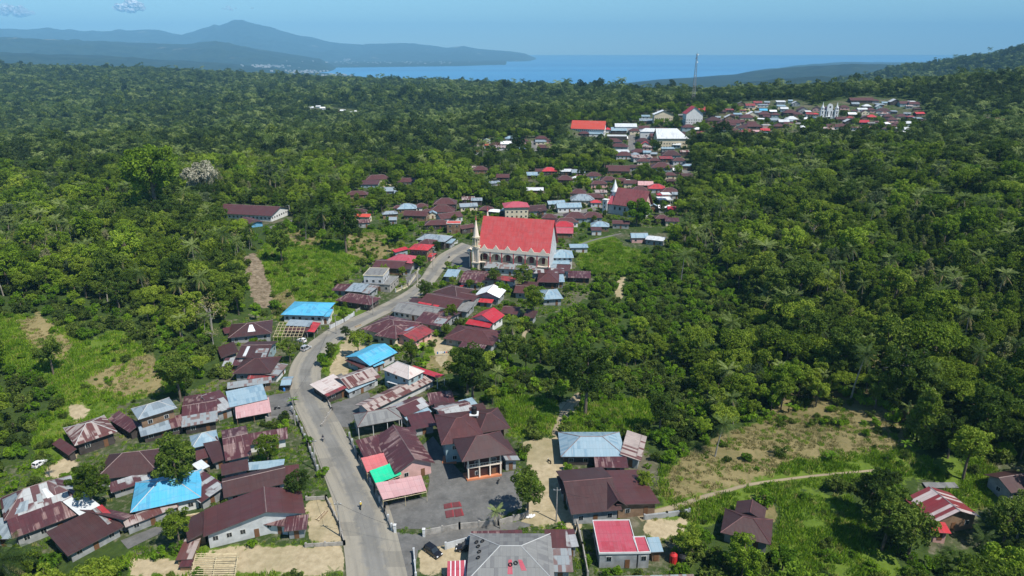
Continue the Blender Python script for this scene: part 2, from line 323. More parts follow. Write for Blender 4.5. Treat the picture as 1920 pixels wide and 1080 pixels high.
# ---------------------------------------------------------------- trees
def crown_mesh(name, R0, Hh, nl, npl, leaf, mat, seed, shape='round', lr=(.22, .36), up=.25, limbs=None):
    g = np.random.default_rng(seed); V = []; T = []
    cs = []
    for i in range(nl):
        for _ in range(30):
            v = g.normal(size=3); v /= np.linalg.norm(v); q = g.uniform(.35, .92)
            if shape == 'cone':
                z = g.uniform(0, 1); rad = (1 - z) ** .75 * .72 * g.uniform(.5, 1); a = g.uniform(0, 6.283)
                c = np.array([math.cos(a) * rad * R0, math.sin(a) * rad * R0, (z - .42) * Hh])
            elif shape == 'flat':
                c = np.array([v[0] * q * R0, v[1] * q * R0, (abs(v[2]) * .35 + g.uniform(-.2, .1)) * Hh * .5])
            else:
                c = np.array([v[0] * q * R0, v[1] * q * R0, v[2] * q * Hh / 2])
            if all(np.linalg.norm(c - d) > R0 * .22 for d in cs): break
        cs.append(c)
        rad = g.uniform(*lr) * R0 * (1 if shape != 'cone' else 1.15 - .5 * (c[2] / Hh + .42))
        d = g.normal(size=(npl, 3)); d[:, 2] += up * 1.2; d /= np.linalg.norm(d, axis=1)[:, None]
        rr_ = rad * g.uniform(.6, 1.08, npl) ** .6
        P = c + d * rr_[:, None] * [1, 1, .8]
        nrm = d + g.normal(size=(npl, 3)) * .8; nrm /= np.linalg.norm(nrm, axis=1)[:, None]
        t1 = np.cross(nrm, g.normal(size=(npl, 3))); t1 /= np.linalg.norm(t1, axis=1)[:, None]; t2 = np.cross(nrm, t1)
        s = leaf * g.uniform(.6, 1.35, npl)[:, None]
        quad = np.stack([P - t1 * s * .5, P + t2 * s * .32 + nrm * s * .12, P + t1 * s * .6 - nrm * s * .1, P - t2 * s * .32 + nrm * s * .12], 1)
        V.append(quad.reshape(-1, 3)); lt = g.uniform(-.28, .28); T.append(np.repeat(np.clip(.5 + lt + g.uniform(-.38, .38, npl), 0, 1), 4))
    V = np.concatenate(V); T = np.concatenate(T)
    me = fastmesh(name, V, np.arange(len(V)).reshape(-1, 4), [mat], False, {'tint': ('POINT', T)})
    me['lobes'] = [float(x) for c in cs for x in c]
    return me, cs
def tube(V, Fc, pts, rads, n=6):
    base = len(V); pts = [Vector(p) for p in pts]
    for i, (p, r) in enumerate(zip(pts, rads)):
        d = (pts[min(i + 1, len(pts) - 1)] - pts[max(i - 1, 0)]).normalized()
        a = d.orthogonal().normalized() if abs(d.z) < .99 else Vector((1, 0, 0)); a = (Vector((1, .01, 0)) - d * d.x).normalized() if abs(d.x) < .9 else Vector((0, 1, 0)); b = d.cross(a).normalized(); a = b.cross(d)
        for j in range(n):
            t = 6.2832 * j / n; V.append(tuple(p + (a * math.cos(t) + b * math.sin(t)) * r))
    for i in range(len(pts) - 1):
        for j in range(n):
            Fc.append((base + i * n + j, base + i * n + (j + 1) % n, base + (i + 1) * n + (j + 1) % n, base + (i + 1) * n + j))
def trunk_mesh(name, h0, cs, zoff, r0, mat, seed, nlimb=7):
    g = random.Random(seed); V = []; Fc = []
    top = Vector((g.uniform(-.3, .3), g.uniform(-.3, .3), h0))
    tube(V, Fc, [(0, 0, -1.2), (0, 0, 0), (top.x * .5, top.y * .5, h0 * .55), tuple(top)], [r0 * 1.25, r0, r0 * .8, r0 * .55], 7)
    for c in cs[:nlimb]:
        e = Vector((c[0], c[1], c[2] + zoff)); s = top * g.uniform(.55, .95)
        m = s.lerp(e, .5) + Vector((0, 0, .4)); tube(V, Fc, [s, m, e], [r0 * .42, r0 * .28, r0 * .1], 5)
    me = bpy.data.meshes.new(name); me.from_pydata(V, [], Fc); me.materials.append(mat)
    return me
# prototype: list of (partname, mesh); origin at the foot; nominal height / radius
PROTO = {}
def proto_tree(key, n, R0, Hh, trunk, nl, npl, leaf, mat, shape='round', bark='bark', **kw):
    L = []
    for i in range(n):
        cm, cs = crown_mesh('crown', R0, Hh, nl, npl, leaf, M[mat], 100 + len(PROTO) * 17 + i, shape, **kw)
        zoff = trunk + Hh * (.5 if shape != 'cone' else .42)
        v = np.empty(len(cm.vertices) * 3, 'f'); cm.vertices.foreach_get('co', v); v = v.reshape(-1, 3); v[:, 2] += zoff; cm.vertices.foreach_set('co', v.ravel()); cm.update()
        tm = trunk_mesh('trunk', zoff, cs, zoff, R0 * .055 + .06, M[bark], i + 5)
        L.append((('crown', cm), ('trunk', tm)))
    PROTO[key] = dict(items=L, R=R0, H=trunk + Hh)
proto_tree('broad', 6, 4.2, 8.0, 4.2, 34, 105, .50, 'leafN', lr=(.13, .32))
proto_tree('broaddk', 5, 4.2, 8.6, 3.8, 38, 100, .50, 'leafdkN', lr=(.13, .30))
proto_tree('grey', 3, 3.6, 8.0, 4.0, 34, 80, .40, 'leafgr', lr=(.12, .28))
proto_tree('feather', 4, 4.4, 7.4, 4.2, 48, 90, .46, 'bright2', lr=(.12, .26))
proto_tree('flat', 3, 6.0, 6.0, 5.5, 22, 150, .55, 'leafN', 'flat', lr=(.18, .28))
proto_tree('clove', 4, 3.7, 8.6, 1.0, 34, 100, .46, 'clove', 'cone', lr=(.24, .36))
proto_tree('bright', 3, 3.6, 4.6, 2.2, 18, 130, .62, 'bright')
proto_tree('shrub', 4, 1.6, 2.0, .2, 10, 60, .42, 'bright', lr=(.3, .45))
proto_tree('shrubdk', 3, 1.8, 2.2, .2, 10, 70, .42, 'leaf', lr=(.3, .45))
proto_tree('blossom', 1, 5.0, 7.0, 4.5, 26, 190, .6, 'blossom')
proto_tree('bare', 2, 3.8, 7.0, 3.0, 22, 14, .35, 'dryl', bark='barkp', lr=(.2, .5))
def frond(V, T, base, yaw, length, lift, droop, g, wid=.9, n=11, tint=.5, both=True):
    ca, sa = math.cos(yaw), math.sin(yaw); prev = None; pts = []
    for i in range(n + 1):
        t = i / n; s = t * length
        x = s * math.cos(lift * (1 - t)) * (1 - .12 * t * t); z = length * (math.sin(lift) * t - droop * t * t)
        pts.append(Vector((base[0] + ca * x, base[1] + sa * x, base[2] + z)))
    side = Vector((-sa, ca, 0))
    for i in range(n):
        t = (i + .5) / n; w_ = wid * math.sin(math.pi * min(1, .12 + t * .86)) ** .6; a, b = pts[i], pts[i + 1]; d = b - a
        for sg in (-1, 1):
            tip = side * sg * w_ + d * .9 + Vector((0, 0, -.55 * w_))
            e = d * .30
            for q_ in ((0, .5) if n > 6 else (0,)):
                o2 = a + d * q_; e2 = e if n > 6 else e * 1.8; V.extend([tuple(o2), tuple(o2 + e2), tuple(o2 + e2 * .5 + tip * 1.02), tuple(o2 + tip)]); tt = min(1, max(0, tint + g.uniform(-.35, .35))); T.extend([tt] * 4)
    return pts
def palm_meshes(seed, h=11, nf=22, L=4.2, lean=.8):
    g = random.Random(seed); V = []; T = []
    dx, dy = g.uniform(-lean, lean), g.uniform(-lean, lean)
    top = (dx, dy, h)
    for i in range(nf):
        el = g.uniform(-.35, 1.15) if i > 4 else g.uniform(.9, 1.3)
        frond(V, T, top, i * 2.4 + g.uniform(-.2, .2), L * g.uniform(.8, 1.15), el, .38 + .3 * (1.2 - el), g, .62, 11, .38 + .3 * el)
    nl_ = len(V) // 4
    for i in range(4): frond(V, T, top, i * 1.7 + g.uniform(-.4, .4), L * .75, g.uniform(-1.2, -.8), .25, g, .4, 8, .3)
    cm = fastmesh('crown', V, np.arange(len(V)).reshape(-1, 4), [M['palm'], M['dryl']], False, {'tint': ('POINT', T)}, midx=[0] * nl_ + [1] * (len(V) // 4 - nl_))
    tv, tf = [], []; tube(tv, tf, [(0, 0, -1), (0, 0, 0), (dx * .2, dy * .25, h * .35), (dx * .6, dy * .55, h * .7), top], [.3, .24, .17, .15, .13], 7)
    tm = bpy.data.meshes.new('trunk'); tm.from_pydata(tv, [], tf); tm.materials.append(M['barkp'])
    return (('crown', cm), ('trunk', tm))
PROTO['palm'] = dict(items=[palm_meshes(i, 8.5 + i * .9, 17 + i, 3.6 + .2 * i, 1.6) for i in range(6)], R=4, H=12)
PROTO['tallpalm'] = dict(items=[palm_meshes(21, 15.5, 22, 3.6, 2.6)], R=4, H=17)
def banana(seed):
    g = random.Random(seed); V = []; T = []
    for i in range(9):
        yaw = i * 2.4; L = g.uniform(1.7, 2.5); lift = g.uniform(.5, 1.3); ca, sa = math.cos(yaw), math.sin(yaw); side = Vector((-sa, ca, 0)); pr = None
        for j in range(6):
            t = j / 5; p = Vector((ca * L * t * math.cos(lift * (1 - .4 * t)), sa * L * t * math.cos(lift * (1 - .4 * t)), 1.9 + L * (math.sin(lift) * t - .55 * t * t))); w_ = .36 * math.sin(3.1416 * min(1, .15 + t * .8))
            if pr: V.extend([tuple(pr[0]), tuple(p + side * w_), tuple(p - Vector((0, 0, .1))), tuple(pr[1]), tuple(pr[1]), tuple(p - Vector((0, 0, .1))), tuple(p - side * w_), tuple(pr[2])]); T.extend([.55 + g.uniform(-.3, .3)] * 8)
            pr = (p + side * w_, p - Vector((0, 0, .1)), p - side * w_)
    cm = fastmesh('crown', V, np.arange(len(V)).reshape(-1, 4), [M['bright']], False, {'tint': ('POINT', T)})
    tv, tf = [], []; tube(tv, tf, [(0, 0, -.5), (0, 0, 1), (0, 0, 2.1)], [.16, .14, .09], 6)
    tm = bpy.data.meshes.new('trunk'); tm.from_pydata(tv, [], tf); tm.materials.append(M['leaf'])
    return (('crown', cm), ('trunk', tm))
PROTO['banana'] = dict(items=[banana(1), banana(2)], R=2, H=3.6)
def tuft(seed, mat, n=46, h=.9, r=1.0):
    g = random.Random(seed); V = []; T = []
    for i in range(n):
        a = g.uniform(0, 6.28); q = r * math.sqrt(g.random()); x, y = q * math.cos(a), q * math.sin(a); b = g.uniform(0, 6.28); hh = h * g.uniform(.5, 1.2); w_ = .09; lx, ly = g.uniform(-.4, .4), g.uniform(-.4, .4)
        V.extend([(x - math.cos(b) * w_, y - math.sin(b) * w_, -.1), (x + math.cos(b) * w_, y + math.sin(b) * w_, -.1), (x + lx * .6 + math.cos(b) * w_ * .8, y + ly * .6 + math.sin(b) * w_ * .8, hh * .7), (x + lx, y + ly, hh)]); T.extend([g.random()] * 4)
    return fastmesh('tuft', V, np.arange(len(V)).reshape(-1, 4), [M[mat]], False, {'tint': ('POINT', T)})
# low detail versions for the mass of the wood
def merged(items, name):
    bmx = bmesh.new(); mats = []; 
    for _, me in items:
        o = len(mats); mats += list(me.materials); n0 = len(bmx.faces); bmx.from_mesh(me); bmx.faces.ensure_lookup_table()
        for f in bmx.faces[n0:]: f.material_index = o
    m = bpy.data.meshes.new(name); bmx.to_mesh(m); bmx.free()
    for x in mats: m.materials.append(x)
    return m
def lod_tree(name, R0, Hh, trunk, nl, npl, leaf, mat, seed, shape='round'):
    cm, cs = crown_mesh(name, R0, Hh, nl, npl, leaf, M[mat], seed, shape, lr=(.3, .45))
    v = np.empty(len(cm.vertices) * 3, 'f'); cm.vertices.foreach_get('co', v); v = v.reshape(-1, 3); v[:, 2] += trunk + Hh * .5; cm.vertices.foreach_set('co', v.ravel()); return cm
def scatter(name, meshes, pts, rot, scl, idx_, label=None, cat=None, parent=None):
    """one object: instances of the given meshes on points (geometry nodes)"""
    pc = bpy.data.collections.new(name + '_kinds')
    for i, m in enumerate(meshes):
        o = bpy.data.objects.new('kind_%02d' % i, m); pc.objects.link(o)
    me = bpy.data.meshes.new(name); pts = np.asarray(pts, 'f'); me.vertices.add(len(pts)); me.vertices.foreach_set('co', pts.ravel())
    a = me.attributes.new('rot', 'FLOAT_VECTOR', 'POINT'); a.data.foreach_set('vector', np.asarray(rot, 'f').ravel())
    a = me.attributes.new('scl', 'FLOAT_VECTOR', 'POINT'); a.data.foreach_set('vector', np.asarray(scl, 'f').ravel())
    a = me.attributes.new('idx', 'INT', 'POINT'); a.data.foreach_set('value', np.asarray(idx_, 'i'))
    o = bpy.data.objects.new(name, me); COL.objects.link(o)
    g = bpy.data.node_groups.new(name, 'GeometryNodeTree'); g.interface.new_socket('Geometry', in_out='INPUT', socket_type='NodeSocketGeometry'); g.interface.new_socket('Geometry', in_out='OUTPUT', socket_type='NodeSocketGeometry')
    gi = g.nodes.new('NodeGroupInput'); gout = g.nodes.new('NodeGroupOutput'); ip = g.nodes.new('GeometryNodeInstanceOnPoints'); ci = g.nodes.new('GeometryNodeCollectionInfo')
    ci.inputs['Collection'].default_value = pc; ci.inputs['Separate Children'].default_value = True; ci.inputs['Reset Children'].default_value = True
    ip.inputs['Pick Instance'].default_value = True
    def na(n, t):
        x = g.nodes.new('GeometryNodeInputNamedAttribute'); x.data_type = t; x.inputs['Name'].default_value = n; return [q for q in x.outputs if q.enabled][0]
    g.links.new(gi.outputs[0], ip.inputs['Points']); g.links.new(ci.outputs[0], ip.inputs['Instance'])
    g.links.new(na('idx', 'INT'), ip.inputs['Instance Index']); g.links.new(na('scl', 'FLOAT_VECTOR'), ip.inputs['Scale'])
    er = g.nodes.new('FunctionNodeEulerToRotation'); g.links.new(na('rot', 'FLOAT_VECTOR'), er.inputs[0]); g.links.new(er.outputs[0], ip.inputs['Rotation'])
    g.links.new(ip.outputs[0], gout.inputs[0])
    md = o.modifiers.new('scatter', 'NODES'); md.node_group = g
    return tag(o, label, cat, kind='stuff')
# ---------------------------------------------------------------- roof and wall materials
def roofmat(name, a, b, c, fc=.25, streak=(.3, .2, .18), fs=.3, rough=.5, spec=.35, sw=.8, sl=2.4, metal=0):
    k = NT(name); uv = k.n('ShaderNodeUVMap').outputs[0]
    cell = k.n('ShaderNodeVectorMath', operation='MULTIPLY'); k.l(uv, cell.inputs[0]); cell.inputs[1].default_value = (1 / sw, 1 / sl, 0)
    fl = k.n('ShaderNodeVectorMath', operation='FLOOR'); k.l(cell.outputs[0], fl.inputs[0])
    wn = k.n('ShaderNodeTexWhiteNoise', noise_dimensions='2D'); k.l(fl.outputs[0], wn.inputs['Vector'])
    big = k.noise(uv, .12, 3); fine = k.noise(uv, 1.2, 5, .7)
    st = k.noise(k.scalev(uv, 2.2, .10, 1), 1, 4, .65)
    f = k.math('MULTIPLY_ADD', wn.outputs[0], .45, k.math('MULTIPLY_ADD', fine, .5, .0)); 
    col = k.mix(f, a, b)
    pick = k.ramp(k.math('ADD', k.math('MULTIPLY', wn.outputs[1] if False else wn.outputs[0], .5), k.math('MULTIPLY', big, .9)), 1.02 - fc * .62, 1.06 - fc * .62)
    col = k.mix(pick, col, c)
    sk = k.ramp(k.math('ADD', st, k.math('MULTIPLY_ADD', big, .5, -.25)), .72 - fs * .28, .80 - fs * .25)
    col = k.mix(k.math('MULTIPLY', sk, .8), col, streak)
    wx = k.ramp(k.math('ADD', k.math('MULTIPLY', k.noise(uv, .35, 5, .7), .6), k.math('MULTIPLY', st, .4)), .46, .66)
    gr_ = sum(a) / 3 * 1.25 + .02; col = k.mix(k.math('MULTIPLY', wx, .42), col, tuple(.45 * x + .55 * gr_ + .012 for x in a))
    fr = k.n('ShaderNodeVectorMath', operation='FRACTION'); k.l(cell.outputs[0], fr.inputs[0]); sx = k.n('ShaderNodeSeparateXYZ'); k.l(fr.outputs[0], sx.inputs[0])
    ln_ = k.math('MAXIMUM', k.math('LESS_THAN', sx.outputs[1], .045), k.math('MULTIPLY', k.math('LESS_THAN', sx.outputs[0], .10), .6)); col = k.mix(k.math('MULTIPLY', ln_, .35), col, tuple(x * .45 for x in a))
    k.l(col, k.b.inputs['Base Color']); k.b.inputs['Roughness'].default_value = rough; k.b.inputs['Specular IOR Level'].default_value = spec; k.b.inputs['Metallic'].default_value = metal
    wv = k.n('ShaderNodeTexWave'); k.l(uv, wv.inputs['Vector']); wv.inputs['Scale'].default_value = 1.25; wv.bands_direction = 'X'
    bp = k.n('ShaderNodeBump'); bp.inputs['Strength'].default_value = .35; bp.inputs['Distance'].default_value = .04; k.l(wv.outputs[0], bp.inputs['Height']); k.l(bp.outputs[0], k.b.inputs['Normal'])
    return k.m
RM = {
 'mar': roofmat('roof_maroon', (.068,.025,.025), (.11,.040,.038), (.09,.032,.033), .2, (.20,.11,.11), .02),
 'mard': roofmat('roof_dark_maroon', (.050,.023,.023), (.078,.034,.032), (.062,.027,.028), .2, (.12,.08,.075), .04),
 'mars': roofmat('roof_maroon_streaked', (.06,.022,.026), (.11,.035,.04), (.20,.12,.11), .25, (.42,.30,.28), .48),
 'rst': roofmat('roof_rusty_striped', (.10,.04,.035), (.15,.055,.05), (.36,.30,.27), .62, (.50,.40,.36), .6, sl=5.5),
 'rsr': roofmat('roof_red_white_striped', (.17,.025,.03), (.25,.04,.045), (.50,.42,.40), .42, (.58,.5,.48), .3, sw=.9, sl=9),
 'pat': roofmat('roof_patchwork', (.07,.026,.03), (.11,.04,.042), (.36,.37,.37), .5, (.42,.30,.28), .3, sw=1.6, sl=2.0),
 'galv': roofmat('roof_galvanised', (.20,.25,.285), (.30,.355,.39), (.15,.19,.22), .35, (.34,.34,.33), .3, .5, .3),
 'galr': roofmat('roof_galvanised_rusty', (.21,.235,.245), (.31,.33,.33), (.17,.11,.10), .4, (.24,.14,.11), .5, .5),
 'gray': roofmat('roof_grey_sheet', (.175,.175,.17), (.235,.235,.225), (.15,.15,.15), .3, (.30,.29,.27), .2, .85, .15),
 'blue': roofmat('roof_sky_blue', (.07,.36,.56), (.085,.41,.62), (.06,.30,.47), .3, (.20,.47,.58), .3, .5),
 'blug': roofmat('roof_pale_blue_metal', (.21,.31,.37), (.30,.40,.455), (.17,.27,.34), .35, (.38,.40,.39), .25, .5),
 'red': roofmat('roof_red', (.42,.025,.035), (.52,.04,.05), (.33,.03,.035), .3, (.5,.16,.14), .3, .55),
 'crim': roofmat('roof_crimson', (.36,.018,.03), (.44,.025,.04), (.40,.02,.034), .1, (.4,.05,.05), .03, .5),
 'chur': roofmat('roof_church_red', (.44,.05,.05), (.52,.068,.07), (.42,.052,.054), .3, (.48,.13,.12), .25, .6),
 'orng': roofmat('roof_orange_red', (.50,.05,.03), (.58,.08,.05), (.5,.06,.04), .1, (.5,.15,.1), .05, .5),
 'pink': roofmat('roof_pinkish_red', (.38,.06,.085), (.45,.08,.11), (.36,.05,.07), .2, (.42,.16,.16), .05, .6),
 'lpnk': roofmat('roof_faded_pink', (.46,.25,.25), (.56,.34,.33), (.42,.22,.22), .2, (.62,.5,.48), .35, .7),
 'crm': roofmat('roof_bleached', (.5,.42,.38), (.6,.52,.48), (.4,.28,.25), .2, (.25,.12,.11), .2, .6),
 'whit': roofmat('roof_white', (.68,.70,.70), (.78,.80,.80), (.7,.72,.72), .1, (.6,.6,.58), .1, .5),
 'whig': roofmat('roof_whitish', (.50,.52,.53), (.62,.64,.64), (.45,.47,.48), .3, (.5,.5,.5), .2, .5),
 'redd': roofmat('roof_red_rusted', (.22,.03,.035), (.32,.05,.05), (.14,.04,.04), .4, (.40,.28,.26), .35),
 'ch2': roofmat('roof_weathered_red', (.21,.055,.06), (.28,.075,.08), (.19,.05,.055), .3, (.30,.14,.13), .3, .7),
 'grn': roofmat('tarp_green', (.01,.50,.25), (.015,.56,.28), (.01,.52,.26), .1, (.1,.6,.35), .02, .6),
 'tred': roofmat('tarp_red', (.50,.12,.12), (.56,.15,.15), (.5,.13,.13), .1, (.5,.2,.2), .02, .7),
}
WM = {'wht': plain('wall_white', (.62,.62,.60), .8, .12), 'crm': plain('wall_cream', (.60,.52,.38), .8, .12), 'gry': plain('wall_grey', (.27,.28,.28), .9, .3),
 'drk': plain('wall_dark_timber', (.06,.05,.045), .8, .4), 'teal': plain('wall_blue_grey', (.25,.34,.36), .8, .2), 'pnk': plain('wall_pink', (.55,.33,.30), .8, .15),
 'mah': plain('wall_mahogany', (.055,.022,.018), .7, .3), 'wood': plain('wall_timber', (.20,.13,.08), .85, .35), 'blu': plain('wall_blue', (.12,.32,.50), .8, .15), 'conc': plain('concrete_old', (.30,.28,.25), .95, .35, .8), 'lgry': plain('wall_pale_grey', (.45,.46,.46), .85, .2)}
MX = {'ridge': plain('ridge_metal', (.22,.16,.15), .6, .3, 1), 'ridgew': plain('ridge_white', (.42,.42,.41), .6, .1), 'ridgem': plain('ridge_maroon', (.13,.055,.055), .6, .3, 1), 'fascia': plain('fascia_timber', (.10,.08,.07), .8, .3), 'glass': plain('window_glass', (.02,.025,.03), .12, .3, .5, 0, .6),
 'frame': plain('frame_white', (.60,.60,.56), .6, .1), 'door': plain('door_timber', (.16,.08,.04), .6, .2), 'black': plain('black_rubber', (.012,.012,.013), .7, .2), 'blackp': plain('car_paint_black', (.012,.011,.013), .22, .1, 1, 0, .6),
 'silver': plain('car_paint_silver', (.50,.51,.52), .25, .05, 1, .3, .5), 'metal': plain('metal_grey', (.3,.3,.3), .5, .2, 1, .6), 'terra': plain('terracotta_tiles', (.52,.20,.10), .7, .15), 'bamboo': plain('bamboo', (.50,.42,.26), .7, .3, 2),
 'redp': plain('paint_red', (.5,.03,.03), .4, .1), 'blup': plain('paint_blue', (.03,.15,.4), .4, .1), 'skin': plain('skin', (.25,.13,.08), .6, .1), 'yel': plain('cloth_yellow', (.7,.5,.08), .8, .1), 'dark': plain('cloth_dark', (.03,.03,.045), .8, .2),
 'white': plain('paint_white', (.75,.75,.74), .4, .05), 'olive': plain('wall_olive_cream', (.46,.41,.28), .85, .15), 'redpl': plain('pilaster_red', (.42,.07,.08), .7, .15), 'ivory': plain('wall_ivory', (.78,.66,.53), .8, .08), 'redlt': plain('lamp_lens', (.5,.06,.04), .3, .1)}
def plane_pt(px, py, z):
    a, y, zz = ray(px, py); t = (z - CAMZ) / zz; return Vector((a * t, y * t, z))
FOOT = []   # footprints of the buildings, for keeping trees off them
BOXF = [(0, 3, 2, 1), (4, 5, 6, 7), (0, 1, 5, 4), (1, 2, 6, 5), (2, 3, 7, 6), (3, 0, 4, 7)]
class MB:
    """collects faces for one mesh"""
    def __init__(s): s.V = []; s.F = []; s.U = []; s.I = []
    def face(s, pts, mi=0, uv=None):
        b = len(s.V); s.V += [tuple(p) for p in pts]; s.F.append(tuple(range(b, b + len(pts)))); s.I.append(mi)
        if uv is None: uv = [(p[0] + p[1], p[2]) for p in pts]
        s.U += [tuple(u) for u in uv]
    def box(s, o, ex, ey, ez, mi=0):
        o, ex, ey, ez = Vector(o), Vector(ex), Vector(ey), Vector(ez)
        c = [o, o + ex, o + ex + ey, o + ey]; c += [p + ez for p in c]
        for f in BOXF: s.face([c[i] for i in f], mi)
    def bx(s, x0, x1, y0, y1, z0, z1, mi=0): s.box((x0, y0, z0), (x1 - x0, 0, 0), (0, y1 - y0, 0), (0, 0, z1 - z0), mi)
    def bar(s, a, b, w=.1, mi=0):
        a, b = Vector(a), Vector(b); d = (b - a); n = d.normalized(); q = n.orthogonal().normalized(); r = n.cross(q); o = a - q * w / 2 - r * w / 2
        s.box(o, q * w, r * w, d, mi)
    def tub(s, pts, rads, n=8, mi=0, cap=True):
        v, f = [], []; tube(v, f, pts, rads, n)
        for q in f: s.face([v[i] for i in q], mi)
        if cap: s.face([v[i] for i in range(len(v) - n, len(v))], mi); s.face([v[i] for i in range(n)][::-1], mi)
    def build(s, name, mats, parent=None, smooth=False, loc=None):
        o = mesh_obj(name, s.V, s.F, mats, parent, s.U, s.I, smooth=smooth)
        if loc is not None: o.location = loc
        return o
def empty(name, loc, label=None, cat=None, group=None, rz=0):
    o = bpy.data.objects.new(name, None); COL.objects.link(o); o.location = loc; o.rotation_euler = (0, 0, rz); o.empty_display_size = .5
    return tag(o, label, cat, group)
def unit_window():
    f = MB(); f.bx(-.5, .5, -.04, .0, -.5, .5); a = MB(); a.bx(-.42, -.02, -.07, -.045, -.44, .44); a.bx(.02, .42, -.07, -.045, -.44, .44)
    def me(b, m):
        o = b.build('tmp', m); d = o.data; bpy.data.objects.remove(o); return d
    d = MB(); d.bx(-.5, .5, -.06, 0, 0, 1)
    return me(f, MX['frame']), me(a, MX['glass']), me(d, MX['door'])
WF, WP, WD = unit_window()
def put_window(parent, pos, yaw, w_, h_, door=False):
    o = bpy.data.objects.new('door' if door else 'window', WD if door else WF); COL.objects.link(o); o.parent = parent; o.location = pos; o.rotation_euler = (0, 0, yaw); o.scale = (w_, 1, h_)
    if not door:
        p = bpy.data.objects.new('pane', WP); COL.objects.link(p); p.parent = o
def roof_faces(u, v, W_, L, typ, rise, axis, ro, hi, o):
    """roof planes as lists of local points (u, v, z above eave)"""
    if axis == 1:
        fs = roof_faces(None, None, L, W_, typ, rise, 0, ro, hi, o)
        return [[(L - q[1], q[0], q[2]) for q in f] for f in fs]
    r = W_ * ro
    if typ == 'hip':
        i = min(L * .48, W_ * .5) * .92
        P = [(0, 0, 0), (L, 0, 0), (L, W_, 0), (0, W_, 0), (i, r, rise), (L - i, r, rise)]
        return [[P[0], P[1], P[5], P[4]], [P[1], P[2], P[5]], [P[2], P[3], P[4], P[5]], [P[3], P[0], P[4]]]
    if typ == 'hipr' or typ == 'hipl':   # one end hipped
        i = min(L * .48, W_ * .5) * .92; a, b = (0, i) if typ == 'hipr' else (i, 0)
        P = [(0, 0, 0), (L, 0, 0), (L, W_, 0), (0, W_, 0), (a, r, rise), (L - b, r, rise)]
        out = [[P[0], P[1], P[5], P[4]], [P[2], P[3], P[4], P[5]]]
        out.append([P[1], P[2], P[5]] if typ == 'hipr' else [P[3], P[0], P[4]]); return out
    if typ == 'gable':
        return [[(0, 0, 0), (L, 0, 0), (L, r, rise), (0, r, rise)], [(L, W_, 0), (0, W_, 0), (0, r, rise), (L, r, rise)]]
    if typ == 'shed':
        z = {'back': (0, 0, 1, 1), 'front': (1, 1, 0, 0), 'left': (1, 0, 0, 1), 'right': (0, 1, 1, 0)}[hi]
        return [[(0, 0, z[0] * rise), (L, 0, z[1] * rise), (L, W_, z[2] * rise), (0, W_, z[3] * rise)]]
    return [[(0, 0, 0), (L, 0, 0), (L, W_, 0), (0, W_, 0)]]
